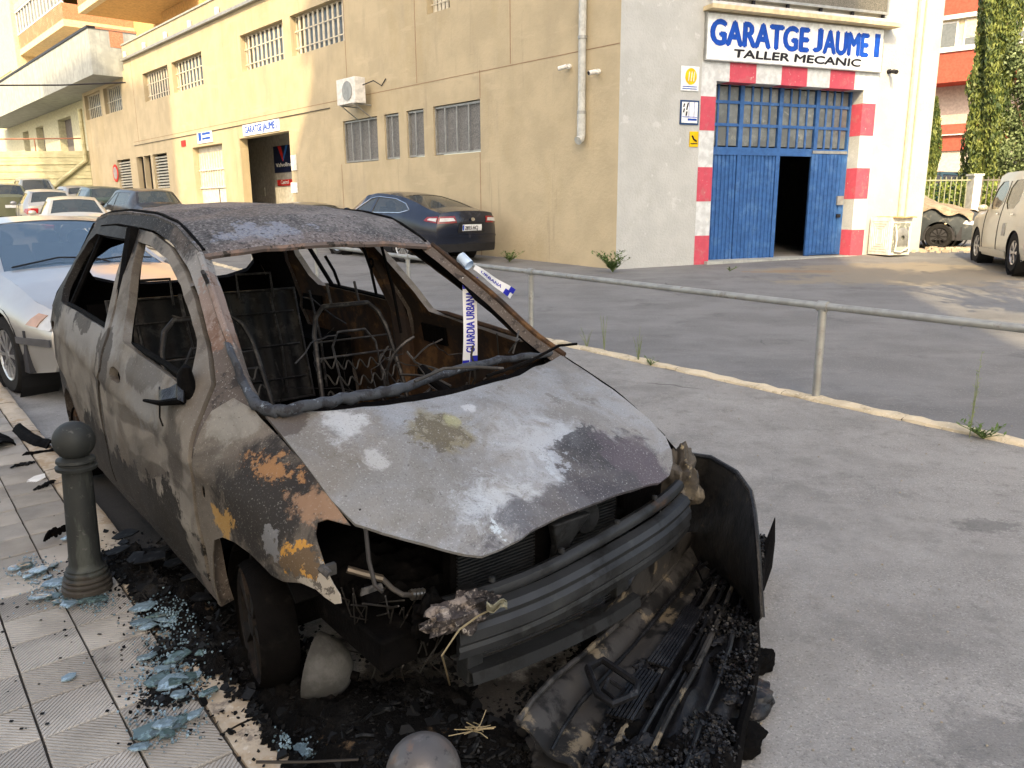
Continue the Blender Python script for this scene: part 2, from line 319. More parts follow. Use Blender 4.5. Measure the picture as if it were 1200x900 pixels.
# sidewalk: slab, ribbed tiles, kerb stones
SZ=.05
_sw=MB().grid(lambda u,v:cg(-26+32*u,-9+8.14*v,SZ-.012),64,16); _n=17
_sw.grid(lambda u,v:cg(-26+32*u,-.86,SZ-.012-.3*v),64,1)
side=struct(_sw.build('sidewalk',m_joint))
TP=.2
def tilemesh(kind):
    mb=MB(); g=TP/2-.0034; nr=9
    # diagonal ribs: build a corrugated top clipped to the square by columns
    def h(x,y):
        t=(x+y if kind==0 else x-y)/.0165
        return .0028*(1 if (t%1)<.62 else -1)
    # ribs as slanted strips: rows of quads along the diagonal direction
    q=g; vs=[];fs=[]
    base=[(-q,-q),(q,-q),(q,q),(-q,q)]
    mb.add([(x,y,0) for x,y in base]+[(x,y,-.03) for x,y in base],[(0,1,2,3),(0,4,5,1),(1,5,6,2),(2,6,7,3),(3,7,4,0)])
    def clip(c0,c1):
        poly=base
        for c,sgn in ((c0,1),(c1,-1)):
            out=[]
            for i in range(len(poly)):
                a=poly[i];b=poly[(i+1)%len(poly)]
                fa=((a[0]+a[1] if kind==0 else a[0]-a[1])-c)*sgn; fb=((b[0]+b[1] if kind==0 else b[0]-b[1])-c)*sgn
                if fa>=0: out.append(a)
                if fa*fb<0: t=fa/(fa-fb); out.append((a[0]+(b[0]-a[0])*t,a[1]+(b[1]-a[1])*t))
            poly=out
            if len(poly)<3: return None
        return poly
    c=-2*q+.006
    while c<2*q:
        p=clip(c,c+.0095)
        if p and len(p)>=3:
            n=len(p); mb.add([(x*.985,y*.985,.0032) for x,y in p]+[(x,y,0) for x,y in p],[tuple(range(n))]+[(i,n+i,n+(i+1)%n,(i+1)%n) for i in range(n)])
        c+=.0165
    me=bpy.data.meshes.new('ribbed_tile'); me.from_pydata(mb.v,[],mb.f); me.materials.append(m_tile2); me.update(); return me
def tilemat():
    m=m_tile.copy(); m.name='ribbed_tile_var'; nt=m.node_tree
    # world-space stains come from Object coordinates of the slab; each tile reads position instead
    g=nt.nodes.new('ShaderNodeNewGeometry')
    for l in list(nt.links):
        if l.from_socket.name=='Object': nt.links.new(g.outputs['Position'],l.to_socket)
    b=nt.nodes['Principled BSDF']; src=b.inputs['Base Color'].links[0].from_socket
    oi=nt.nodes.new('ShaderNodeObjectInfo'); mx=nt.nodes.new('ShaderNodeHueSaturation'); nt.links.new(src,mx.inputs['Color'])
    nt.links.new(mapr(nt,oi.outputs['Random'],0,1,.82,1.15,False),mx.inputs['Value']); nt.links.new(mx.outputs[0],b.inputs['Base Color'])
    return m
m_tile2=tilemat(); tms=[tilemesh(0),tilemesh(1)]
def px(p):
    d=Vector(p)-Vector((0,0,CH)); z=d.dot(cf)
    return (600+CF*d.dot(cr)/z,450-CF*d.dot(cu)/z) if z>.05 else (-999,-999)
nt_=0
for j in range(0,14):
    for i in range(-40,12):
        x=.03+TP*i; y=-.96-TP*(j+.5); p=cg(x,y,SZ); q=px(p)
        if -45<q[0]<1200 and 380<q[1]<960 and nt_<298:
            o=bpy.data.objects.new('tile',tms[(i+j)%2]); COL.objects.link(o); o.parent=side
            slope=(gz(p.y+.1)-gz(p.y-.1))/.2
            o.location=p+Vector((0,0,random.uniform(-.002,.002))); o.rotation_euler=(rad(random.gauss(0,.35))+slope*.5,rad(random.gauss(0,.35)),CAA+rad(random.gauss(0,.35))); nt_+=1
a=-12
while a<2.5:
    L=.95+random.uniform(-.05,.05)
    mb=MB().grid(lambda u,v:(lambda x,y,z:cg(x,y,z))(a+.004+(L-.008)*u,[-.955,-.952,-.90,-.85,-.832,-.828][int(v*5+.5)]+.006*noise.noise(Vector((a+u*9,v*2,5))),[.0,SZ,SZ+.004,SZ+.002,SZ-.012,-.03][int(v*5+.5)]+.006*noise.noise(Vector((a+u*12,v*4,1)))),12,5)
    mb.build('kerb_stone',m_kerb,side,smooth=True); a+=L
# ------------------------------------------------------------------ railing
rl=empty('pipe_railing','long grey metal pipe railing on short posts along the pale kerb','railing',kp(0,0.03))
rl_l=Vector(rl.location)
def rel(ps): return [Vector(p)-rl_l for p in ps]
MB().tube(rel([kp(a,.035,.715) for a in (-18,-12,-8,-5,-3.2,-1,0,1.5,3.5,6)]),.028,12).build('rail',m_steel,rl,smooth=True)
for a in (-15.2,-12.1,-9.1,-6.1,-3.45,0.02,3.3):
    MB().tube(rel([kp(a,.035,-.05),kp(a,.035,.70)]),.030,12).build('post',m_steel,rl,smooth=True)
    MB().tube(rel([kp(a-.04,.035,.715),kp(a+.04,.035,.715)]),.040,12).build('collar',m_steel,rl,smooth=True)
# ------------------------------------------------------------------ garage building
C0=(2.10,15.8); BW=Plane(C0,(-.667,.745)); WW=Plane(C0,(.926,.378))
gar=empty('garage_building','L-shaped car repair garage with beige side wall and white front with a blue gate','garage',(C0[0],C0[1],gz(C0[1])))
GL=Vector(gar.location)
def wall(name,pl,poly,holes,thick,mat,parent,off=0,loc=GL,spacing=None):
    mb=MB(); d=spacing or 60
    fr=lambda a,z:pl.P(a,z,off)-loc
    panel(mb,poly,fr,d,holes)
    n=len(mb.v)
    for L in [poly]+list(holes):
        k=len(L); mb.add([pl.P(a,z,off)-loc for a,z in L]+[pl.P(a,z,off-thick)-loc for a,z in L],[(i,(i+1)%k,k+(i+1)%k,k+i) for i in range(k)])
    bk=MB(); panel(bk,poly,lambda a,z:pl.P(a,z,off-thick)-loc,d,holes); mb.add(bk.v,bk.f)
    return mb.build(name,mat,parent)
def rect(a0,z0,a1,z1): return [(a0,z0),(a1,z0),(a1,z1),(a0,z1)]
def pbox(pl,a0,z0,a1,z1,o0,o1,loc=GL,mb=None):
    return (mb or MB()).box((a0,min(o0,o1),z0),(a1,max(o0,o1),z1),lambda x,y,z:pl.P(x,z,y)-loc)
def sx(pl,x,y): return pl.at(x,y)[0]
def sz_(pl,x,y): return pl.at(x,y)[1]
UP=[(168,198,98),(202,238,88),(282,333,60),(340,403,30),(500,527,4)]
ups=[(sx(BW,a,y),sx(BW,b,y)) for a,b,y in UP]
LOW=[(403,443,168),(451,468,160),(477,497,157),(508,563,150)]
lows=[(sx(BW,a,y),sx(BW,b,y)) for a,b,y in LOW]
E0,E1=sx(BW,339,160),sx(BW,281,170); D0,D1=sx(BW,262,190),sx(BW,227,190)
LV=[(138,153.5,202),(153.5,161,202),(161.5,169.5,202),(170,178,200),(180,197,197)]
lvs=[(sx(BW,a,y),sx(BW,b,y)) for a,b,y in LV]
holes=[rect(b,6.0,a,7.15) for a,b in ups]+[rect(b,2.72,a,3.88) for a,b in lows]+[rect(E0,-1,E1,3.87),rect(D0,-1,D1,3.82)]+[rect(b,2.35,a,3.8) for a,b in lvs]
FW=[(100,119,130),(122,143,120)]
fws=[(sx(BW,a,y),sx(BW,b,y)) for a,b,y in FW]
def clipneg(hs): return [[(a,max(z,-.6)) for a,z in h] for h in hs]
wall('beige_wall',BW,[(0,-.61),(29.3,-.61),(29.3,8.62),(0,8.62)],clipneg([h for h in holes if h[0][0]<29.3 and h[1][0]<29.3]),.30,m_beige,gar)
wall('beige_wall',BW,[(29.3,-.61),(36.6,-.61),(36.6,7.6),(29.3,7.6)],clipneg([h for h in holes if h[0][0]>=29.3]+[rect(b,6.0,a,7.2) for a,b in fws]),.30,m_beige,gar,off=-.012)
def barwin(pl,a,b,z0,z1,nb,rows=(.5,),dep=.24,glassm=m_wglass,barm=m_slat,parent=None,loc=GL,bw=.035,fr=.04):
    a,b=min(a,b),max(a,b)
    f=MB()
    for q in ((a,z0,b,z0+fr),(a,z1-fr,b,z1),(a,z0+fr,a+fr,z1-fr),(b-fr,z0+fr,b,z1-fr)): pbox(pl,*q,-dep,-dep+.05,loc,f)
    wdw=f.build('window',barm,parent)
    pbox(pl,a+fr,z0+fr,b-fr,z1-fr,-dep-.02,-dep-.005,loc).build('pane',glassm,wdw)
    for i in range(nb):
        x=a+(b-a)*(i+1)/(nb+1); pbox(pl,x-bw/2,z0+fr,x+bw/2,z1-fr,-dep+.06,-dep+.085,loc).build('bar',barm,wdw)
    for r in rows:
        z=z0+(z1-z0)*r; pbox(pl,a,z-.015,b,z+.015,-dep+.087,-dep+.10,loc).build('crossbar',barm,wdw)
    return wdw
for (a,b),n in zip(ups,(9,8,9,10,5)): barwin(BW,b,a,6.0,7.15,n,(.2,.62),bw=.10,parent=gar)
for (a,b) in fws: barwin(BW,b,a,6.0,7.2,8,(.45,),bw=.045,parent=gar)
for (a,b),n in zip(lows,(3,1,1,3)): barwin(BW,b,a,2.74,3.86,n,(),dep=.10,glassm=m_mesh,barm=m_grey,parent=gar,bw=.03)
m_louv=lay('louvre_grey',(.42,.42,.38),rough=.6)
for k,(a,b) in enumerate(lvs):
    lo=MB(); pbox(BW,b,2.35,a,3.8,-.25,-.22,GL,lo); wdw=lo.build('window',m_dark,gar)
    if k in(0,4):
        for i in range(11):
            z=2.42+.125*i; MB().box((b+.03,-.20,z),(a-.03,-.10,z+.05),lambda x,y,z:BW.P(x,z-(y+.2)*.4,y)-GL).build('louvre_slat',m_louv,wdw)
# relief joints in the render
m_jo=lay('joint_line',(.30,.20,.13),rough=1)
for a,z0,z1 in ((sx(BW,487,50),4.50,8.0),(sx(BW,598,40),4.5,8.0),(sx(BW,563.7,240),.2,2.70),(sx(BW,562.5,100),3.9,4.5),(sx(BW,403,240),.3,2.70),(sx(BW,160,140),4.42,7.95),(sx(BW,405,60),4.5,8.0)):
    pbox(BW,a-.012,z0,a+.012,z1,.001,.004).build('wall_joint',m_jo,gar)
pbox(BW,.02,4.46,29,4.475,.001,.005).build('wall_joint',m_jo,gar)
pbox(BW,11,4.30,29,4.315,.001,.03).build('wall_cable',m_sblk,gar)
pbox(BW,0,7.96,29.3,8.06,.002,.13).build('gutter_ledge',m_grey,gar)
for i in range(6):
    a=sx(BW,148,62)-i*2.6; pbox(BW,a-.1,8.06,a+.1,8.3,.03,.12).build('gutter_outlet',m_wfr,gar)
pbox(BW,0,8.62,29.3,8.68,-.34,.04).build('coping',m_conc,gar)
# white front
G0,G1=2.22,6.12; GB=.315
wall('white_wall',WW,[(.0,-.6),(8.28,-.6),(8.28,8.9),(.0,8.9)],[rect(G0,-.59,G1,3.9)],.40,m_white,gar)
ret=Plane(tuple(WW.P(8.28,0).xy),(-WW.n.x*1.0,-WW.n.y*1.0))
pbox(WW,8.0,-.6,8.279,8.9,-12,-.401).build('white_side_wall',m_white,gar)
# painted surround, striped red and white
wall('painted_surround',WW,[(1.86,.0),(6.52,.0),(6.52,4.27),(1.86,4.27)],[rect(G0,.001,G1,3.9)],.003,m_band,gar,off=.0035)
def redblk(a0,z0,a1,z1,rev=None):
    mb=pbox(WW,a0,z0,a1,z1,.004,.0075)
    if rev=='r': pbox(WW,a0-.004,z0,a0,z1,-.30,.0074,GL,mb)
    if rev=='t': pbox(WW,a0,z0-.004,a1,z0,-.30,.0074,GL,mb)
    mb.build('red_block',m_red,gar)
for y0,y1 in ((113,153),(196,236),(276,311)):
    redblk(1.86,sz_(WW,829,y1),G0,sz_(WW,829,y0))
for y0,y1 in ((121,159),(197,233),(269,300)):
    redblk(G1,sz_(WW,1010,y1),6.50,sz_(WW,1010,y0),'r')
for x0,x1 in ((855,886),(916,946),(973,1002)):
    redblk(sx(WW,x0,86),3.9,sx(WW,x1,86),4.27,'t')
MB().box((G0-.1,-.55,0),(G1+.1,.12,GB),lambda x,y,z:WW.P(x,z,y)-GL).build('threshold',m_conc,gar)
# the gate: glazed upper part, ribbed lower part, open wicket door
gd=.35
GPl=Plane(C0,(.926,.378),off=-gd)
gt=MB(); zt0=sz_(GPl,836,172)-.02
cx=[G0,sx(GPl,868,130),sx(GPl,914,130),sx(GPl,957,130),G1]
for i,x in enumerate(cx): pbox(WW,x-.05 if i else x,GB,x+.05 if i<4 else x,3.9,-gd-.04,-gd+.04,GL,gt)
pbox(WW,G0,zt0-.14,G1,zt0+.02,-gd-.035,-gd+.045,GL,gt)
gate=gt.build('gate',m_blue,gar)
rows=[zt0+.02,zt0+.47,zt0+.92,3.9]
for i in range(4):
    n=(3,4,4,4)[i]; a0=cx[i]+.05; a1=cx[i+1]-.05
    for r in range(3):
        for k in range(n):
            w0=a0+(a1-a0)*k/n; w1=a0+(a1-a0)*(k+1)/n
            pbox(WW,w0+.022,rows[r]+.03,w1-.022,rows[r+1]-.03,-gd-.012,-gd-.004).build('pane',m_milk,gate)
    fm=MB()
    for k in range(1,n): x=a0+(a1-a0)*k/n; pbox(WW,x-.022,zt0+.02,x+.022,3.9,-gd-.02,-gd+.02,GL,fm)
    for r in (1,2): pbox(WW,a0,rows[r]-.03,a1,rows[r]+.03,-gd-.018,-gd+.024,GL,fm)
    fm.build('glazing_bars',m_blue,gate)
DO0,DO1=sx(GPl,911,240),sx(GPl,945,240); dtop=sz_(GPl,930,178)
def ribs(a0,a1,z0,z1,off,parent):
    n=int((a1-a0)/.098)
    for k in range(n):
        x0=a0+(a1-a0)*k/n; x1=a0+(a1-a0)*(k+1)/n; wdt=x1-x0
        MB().prism([(x0,0),(x0+wdt*.2,.0),(x0+wdt*.3,.022),(x1-.02,.022),(x1-.006,0),(x1-.006,-.01),(x0,-.01)],lambda p,q,h:WW.P(p,h,off+q)-GL,(z0,z1)).build('slat',m_blue,parent)
ribs(G0+.05,cx[1]-.05,GB,zt0-.14,-gd,gate); ribs(cx[1]+.05,DO0-.04,GB,zt0-.14,-gd,gate)
pbox(WW,DO0,dtop,DO1+1.0,zt0-.14,-gd-.01,-gd+.03).build('door_head',m_blue,gate)
leaf=pbox(WW,DO1,GB+.02,G1-.06,dtop+.02,-gd+.03,-gd+.06).build('door_leaf',m_blue,gate)
# wicket leaf ribs are parts of the gate at the same depth of nesting
ribs(DO1+.05,G1-.12,GB+.06,dtop-.05,-gd+.065,gate)
pbox(WW,DO1,dtop-.03,G1-.06,dtop+.03,-gd+.06,-gd+.085).build('leaf_rail',m_grey,gate)
lx=sx(GPl,980,235); lz=sz_(GPl,980,235); pbox(WW,lx-.09,lz-.1,lx+.09,lz+.1,-gd+.09,-gd+.13).build('lock_box',m_grey,gate)
pbox(WW,lx-.06,lz-.38,lx+.05,lz-.3,-gd+.09,-gd+.12).build('handle',m_sblk,gate)
# inside of the workshop
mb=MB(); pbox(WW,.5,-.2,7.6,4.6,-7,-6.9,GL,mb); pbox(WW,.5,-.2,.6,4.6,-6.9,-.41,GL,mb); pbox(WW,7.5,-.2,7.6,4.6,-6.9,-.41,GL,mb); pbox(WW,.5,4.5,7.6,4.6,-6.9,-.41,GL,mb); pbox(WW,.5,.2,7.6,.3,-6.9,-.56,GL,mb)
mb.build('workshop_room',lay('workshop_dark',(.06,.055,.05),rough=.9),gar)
mb=MB(); eb=1.7
pbox(BW,10.5,.2,22,.45,-eb,-.31,GL,mb); pbox(BW,10.5,5,22,5.1,-eb,-.31,GL,mb); pbox(BW,10.5,.2,22,5.1,-eb-.1,-eb,GL,mb); pbox(BW,21.9,.4,22,5,-eb,-.31,GL,mb); pbox(BW,10.5,.4,10.6,5,-eb,-.31,GL,mb)
mb.build('entrance_room',lay('grey_plaster',(.42,.42,.40),rough=.9),gar)
rf=MB(); cc=[BW.P(0,8.3),BW.P(29.3,8.3),BW.P(29.3,8.3,-14),WW.P(8.2,8.3,-14),WW.P(8.2,8.3)]
rf.add([p-GL for p in cc]+[p-GL-Vector((0,0,.2)) for p in cc],[(0,1,2,3,4),(9,8,7,6,5)]).build('roof',m_conc,gar)
# pale door beside the entrance
dm=lay('pale_metal_door',(.66,.62,.52),rough=.5)
dz0=gz(31)+.0; dr=pbox(BW,D0,dz0,D1,3.8,-.27,-.24).build('door',dm,gar)
for i in range(12):
    x=D0+.1+(D1-D0-.2)*i/11; pbox(BW,x-.03,2.3,x+.03,3.6,-.235,-.20).build('bar',m_slat,dr)
for z in (2.28,2.95): pbox(BW,D0,z-.03,D1,z+.03,-.198,-.18).build('crossbar',dm,dr)
pbox(BW,(D0+D1)/2-.3,dz0,(D0+D1)/2-.26,2.2,-.238,-.22).build('door_edge',m_sblk,dr)
# drain pipe, thin pipes, cameras, air conditioner
def onw(pl,x,y): a,z=pl.at(x,y); return a,z
a,z=onw(BW,685,163)
dp=empty('drain_pipe','thick pale grey drain pipe running down the beige wall and ending in an elbow','drain pipe',BW.P(a,z,.1)); dl=Vector(dp.location)
m_pvc=lay('grey_pipe',(.50,.52,.50),[dict(c=(.36,.35,.31),s=6,lo=.55,hi=.65,a=.5)],rough=.5)
MB().tube([BW.P(a,8.0,.1)-dl,BW.P(a,z+.5,.1)-dl],.075,14).build('pipe',m_pvc,dp,smooth=True)
MB().tube([BW.P(a,z+.55,.1)-dl,BW.P(a,z+.08,.1)-dl,BW.P(a+.0,z,.12)-dl,BW.P(a,z-.04,.2)-dl],.085,14).build('elbow',m_pvc,dp,smooth=True)
for zz in (z+.5,z+1.9,z+3.1): MB().tube([BW.P(a,zz-.03,.1)-dl,BW.P(a,zz+.03,.1)-dl],.09,14).build('clamp',m_grey,dp,smooth=True)
a,z=onw(WW,1052,250); a2,_=onw(WW,1078,0)
dp=empty('wall_conduit','two thin cream conduits climbing the sunlit front wall above the discarded machine','pipe',WW.P(a,z,.03)); dl=Vector(dp.location)
MB().tube([WW.P(a,z-.2,.04)-dl,WW.P(a,8.8,.04)-dl],.03,8).build('conduit',m_cream,dp,smooth=True)
MB().tube([WW.P(a+.22,z-.2,.03)-dl,WW.P(a+.22,8.8,.03)-dl],.018,8).build('conduit',m_cream,dp,smooth=True)
m_wpl=lay('white_plastic',(.72,.72,.69),rough=.4)
def camera_(pl,x,y,lab,dirn,mat):
    a,z=onw(pl,x,y); e=empty('security_camera',lab,'security camera',pl.P(a,z)); l=Vector(e.location)
    MB().tube([pl.P(a,z,0)-l,pl.P(a,z,.05)-l],.05,12).build('base',mat,e,smooth=True)
    MB().tube([pl.P(a,z,.04)-l,pl.P(a,z-.03,.14)-l],.02,8).build('arm',mat,e)
    p=pl.P(a,z-.02,.15); q=p+pl.d*dirn[0]*.12+pl.n*dirn[1]*.12+Vector((0,0,-.03))
    MB().tube([p-l-(q-p)*.3,q-l],.045,12).build('body',mat,e,smooth=True)
    MB().tube([q-l,q-l+(q-p)*.06],.036,12).build('lens',m_sblk,e)
camera_(BW,668,78,'white wall camera to the left of the drain pipe pointing left',(1,.5),m_wpl)
camera_(BW,702,84,'white wall camera to the right of the drain pipe facing the street',(.2,1),m_wpl)
camera_(WW,1041,84,'small dark wall camera just right of the big garage sign',(-.4,1),m_sblk)
a0=sx(BW,437,115); a1=sx(BW,409,115); z0=sz_(BW,423,130)+.12; z1=z0+.66
ac=empty('air_conditioner','white air conditioner unit on brackets above the lower windows','air conditioner',BW.P(a0,z0)); l=Vector(ac.location)
pbox(BW,a0,z0,a0+.95,z1,.22,.55,l).build('casing',m_wpl,ac,bevel=.015)
MB().lathe([(.02,0),(.24,0),(.25,.02),(.02,.02)],lambda x,y,z:BW.P(a0+.38+x,(z0+z1)/2+y,.55+z)-l,20).build('fan_grille',m_grey,ac)
for k in (0.1,.8): MB().tube([BW.P(a0+k,z0-.02,.0)-l,BW.P(a0+k,z0-.02,.55)-l],.02,6).tube([BW.P(a0+k,z0-.35,.0)-l,BW.P(a0+k,z0-.03,.5)-l],.015,6).build('bracket',m_grey,ac)
MB().tube([BW.P(a0,z1-.2,.3)-l,BW.P(a0-.25,z1-.1,.12)-l,BW.P(a0-.5,z1-.25,.03)-l,BW.P(a0-.7,z1-.1,.03)-l],.014,8).build('hose',m_sblk,ac,smooth=True)
# ------------------------------------------------------------------ signs
sa0,sa1=sx(WW,826,45),sx(WW,1031,60); sz0,sz1=4.285,5.13
sg=empty('garage_sign','large white sign reading GARATGE JAUME I TALLER MECANIC above the blue gate','sign',WW.P(sa0,sz0)); l=Vector(sg.location)
pbox(WW,sa0,sz0,sa1,sz1,.01,.07,l).build('board',m_sign,sg)
fr=MB(); 
for q in ((sa0-.02,sz0-.02,sa1+.02,sz0),(sa0-.02,sz1,sa1+.02,sz1+.02),(sa0-.02,sz0,sa0,sz1),(sa1,sz0,sa1+.02,sz1)): pbox(WW,*q,.005,.08,l,fr)
fr.build('frame',m_grey,sg)
def ton(pl,a,z,off,l,flip=1,slant=0): return lambda x,y,zz:pl.P(a+flip*x+slant*y,z+y,off+zz)-l
ta0=sx(WW,831,40); ta1=sx(WW,1028,60); tz0=sz_(WW,845,53); tz1=sz_(WW,845,23)
W_=ta1-ta0
text('GARATGE','lettering',m_sblue,ton(WW,ta0,tz0,.075,l),(tz1-tz0)/.73,W_*.55,sg,bold=.032)
text('J','lettering',m_sblue,ton(WW,ta0+W_*.585,tz0+.02,.075,l),(tz1-tz0)/.73,W_*.045,sg,bold=.034,fith=(tz1-tz0)-.04)
text('AUME','lettering',m_sblue,ton(WW,ta0+W_*.645,tz0,.075,l),(tz1-tz0)/.73,W_*.275,sg,bold=.030)
pbox(WW,ta1-.17,tz0,ta1-.02,tz1,.071,.078,l).build('lettering',m_sblue,sg)
b0=sx(WW,857,64); b1=sx(WW,1005,74); bz=sz_(WW,870,68.5)
text('TALLER MECANIC','lettering',m_sblk,ton(WW,b0,bz,.075,l,1,.12),.21,b1-b0,sg,bold=.012)
hood=empty('sign_lamp_hood','long cream lamp hood mounted just above the large garage sign','lamp hood',WW.P(1.85,5.2)); l=Vector(hood.location)
MB().box((1.83,.0,5.17),(6.72,.30,5.25),lambda x,y,z:WW.P(x,z,y)-l).build('hood',m_cream,hood)
MB().box((1.83,.25,5.25),(6.72,.30,5.30),lambda x,y,z:WW.P(x,z,y)-l).build('lip',m_wfr,hood)
bd=empty('upper_panel','dark mesh panel in a thin frame above the lamp hood','panel',WW.P(2.0,5.45)); l=Vector(bd.location)
pbox(WW,1.98,5.48,6.45,6.7,.05,.10,l).build('mesh_panel',lay('dark_mesh_panel',(.11,.11,.10),[dict(c=(.25,.24,.21),s=70,d=1,lo=.5,hi=.55,a=.6)],rough=.8),bd)
fr=MB(); pbox(WW,1.94,5.43,6.5,5.48,.04,.13,l,fr); pbox(WW,1.93,5.48,1.98,6.7,.04,.13,l,fr); pbox(WW,6.45,5.48,6.5,6.7,.04,.13,l,fr); fr.build('frame',m_grey,bd)
for k in range(6): a=2.1+k*.86; pbox(WW,a-.03,5.30,a+.03,5.43,.05,.10,l).build('bracket',m_sblk,bd)
def plate(pl,x0,y0,x1,y1,name,lab,mat,cat='sign'):
    a0,z1=pl.at(x0,y0); a1,_=pl.at(x1,y0); z0=pl.at(x0,y1)[1]; a0,a1=min(a0,a1),max(a0,a1)
    e=empty(name,lab,cat,pl.P(a0,z0)); l=Vector(e.location); pbox(pl,a0,z0,a1,z1,.006,.02,l).build('plate',mat,e); return e,l,a0,a1,z0,z1
e,l,a0,a1,z0,z1=plate(WW,798,77,819,106,'association_plaque','small cream plaque with an orange round emblem on the white wall, topmost of three',m_sign)
MB().lathe([(.001,0),(.135,0),(.135,.004),(.001,.004)],lambda x,y,z:WW.P((a0+a1)/2+.02+x,(z0+z1)/2+.04+y*1.15,.022+z)-l,24).build('emblem',m_syel,e)
for k in (-1,0,1): MB().tube([WW.P((a0+a1)/2+.02+k*.06,(z0+z1)/2-.05,.028)-l,WW.P((a0+a1)/2+.04+k*.06,(z0+z1)/2+.13,.028)-l],.008,6).build('emblem_stroke',m_sign,e)
for k in (0,1): pbox(WW,a0+.04,z0+.03+k*.04,a1-.04,z0+.045+k*.04,.021,.024,l).build('print_line',m_sblue,e)
e,l,a0,a1,z0,z1=plate(WW,797,117,819,146,'service_plaque','square blue-framed service plaque with black symbols on the white wall',lay('navy_plate',(.02,.06,.16),rough=.4))
pbox(WW,a0+.035,z0+.035,a1-.035,z1-.035,.021,.025,l).build('panel',m_sign,e)
for (u0,v0,u1,v1) in ((.1,.3,.9,.33),(.45,.33,.47,.93),(.72,.33,.74,.93)): pbox(WW,a0+(a1-a0)*u0,z0+(z1-z0)*v0,a0+(a1-a0)*u1,z0+(z1-z0)*v1,.0255,.028,l).build('grid_line',m_sblue,e)
for (u,v,s_) in ((.16,.72,.06),(.16,.5,.07),(.32,.6,.08),(.36,.78,.05),(.3,.36,.08)): MB().tube([WW.P(a0+(a1-a0)*u,z0+(z1-z0)*v,.03)-l,WW.P(a0+(a1-a0)*(u+.04),z0+(z1-z0)*v+s_,.03)-l],.014,6).build('symbol',m_sblk,e)
pbox(WW,a0+.18,z0+.08,a1-.05,z0+.12,.0255,.028,l).build('print_line',m_sblue,e)
e,l,a0,a1,z0,z1=plate(WW,808,154,818,172,'yellow_notice','small yellow notice with a black pictogram beside the gate',m_syel)
MB().tube([WW.P(a0+.05,z1-.08,.025)-l,WW.P(a0+.09,(z0+z1)/2,.025)-l,WW.P(a0+.16,(z0+z1)/2-.04,.025)-l],.018,6).build('pictogram',m_sblk,e)
pbox(WW,a0+.02,z0+.05,a1-.02,z0+.07,.021,.024,l).build('print_line',m_sblk,e)
# signs on the beige side (this wall runs away to the left, so lettering advances towards the corner)
def plateB(x0,y0,x1,y1,name,lab,mat,cat='sign',off=0):
    a0=sx(BW,x0,(y0+y1)/2); a1=sx(BW,x1,(y0+y1)/2); zt=sz_(BW,x0,y0); zb=sz_(BW,x0,y1)
    e=empty(name,lab,cat,BW.P(a1,zb)); l=Vector(e.location); pbox(BW,a1,zb,a0,zt,.006+off,.03+off,l).build('plate',mat,e); return e,l,a0,a1,zb,zt
e,l,a0,a1,zb,zt=plateB(285.5,147,328.5,160,'garage_sign','long white sign reading GARATGE JAUME I over the open vehicle entrance',m_sign)
text('GARATGE JAUME I','lettering',m_sblue,ton(BW,a0-.18,zb+.09,.034,l,-1),(zt-zb)*.88,(a0-a1)-.36,e,bold=.012)
e,l,a0,a1,zb,zt=plateB(232,156,249.5,169,'small_sign','small white sign with blue lettering above the pale barred door',m_sign)
for k in (0,1): pbox(BW,a1+.15,zb+.12+.17*k,a0-.5,zb+.2+.17*k,.031,.034,l).build('print_line',m_sblue,e)
pbox(BW,a0-.42,zb+.1,a0-.14,zb+.38,.031,.034,l).build('emblem',m_sblue,e)
e,l,a0,a1,zb,zt=plateB(213,165,218,172,'red_plaque','small red number plaque left of the pale barred door',m_sred)
a,z=BW.at(136,203); e=empty('round_sign','faded round red and grey traffic sign on the far beige wall','sign',BW.P(a,z)); l=Vector(e.location)
MB().lathe([(.001,0),(.42,0),(.42,.02),(.001,.02)],lambda x,y,zz:BW.P(a+x,z+y,.01+zz)-l,24).build('disc',m_sred,e)
MB().lathe([(.001,0),(.3,0),(.3,.01),(.001,.01)],lambda x,y,zz:BW.P(a+x,z+y,.031+zz)-l,24).build('disc_centre',lay('faded_grey',(.35,.33,.33)),e)
for (x0,y0,x1,y1,n_,lab,mt) in ((346,182,351,200,'wall_notice','tall cream notice just right of the vehicle entrance',m_wpl),(346,214,352,226,'wall_notice','white notice low down just right of the vehicle entrance',m_sign)):
    plateB(x0-4,y0,x1-3,y1,n_,lab,mt)
EP=Plane(tuple(BW.P(0,0,-eb+.0).xy),tuple(BW.d.xy))
def plateE(x0,y0,x1,y1,name,lab,mat,cat='poster'):
    a0,zt=EP.at(x0,y0); a1=EP.at(x1,y0)[0]; zb=EP.at(x0,y1)[1]
    e=empty(name,lab,cat,EP.P(a1,zb)); l=Vector(e.location); pbox(EP,a1,zb,a0,zt,.01,.04,l).build('board',mat,e); return e,l,a0,a1,zb,zt
e,l,a0,a1,zb,zt=plateE(321,172,344,203,'oil_poster','dark blue poster with a red and blue V mark inside the vehicle entrance',lay('navy_poster',(.012,.02,.06),rough=.4))
cxm=(a0+a1)/2; cz=(zt+zb)/2+.15
m_vb=lay('poster_blue',(.03,.15,.5)); 
MB().add([EP.P(cxm+p,cz+q,.045)-l for p,q in ((.42,.32),(.15,.32),(.02,.02),(-.0,-.22),(.06,-.22))],[(0,1,2,3,4)]).build('mark',m_sred,e)
MB().add([EP.P(cxm+p,cz+q,.045)-l for p,q in ((-.42,.32),(-.25,.32),(.02,-.12),(-.02,-.22))],[(0,1,2,3)]).build('mark',m_vb,e)
text('Valvoline','lettering',m_sign,ton(EP,a0-.15,cz-.42,.045,l,-1),.2,(a0-a1)-.3,e,bold=.004)
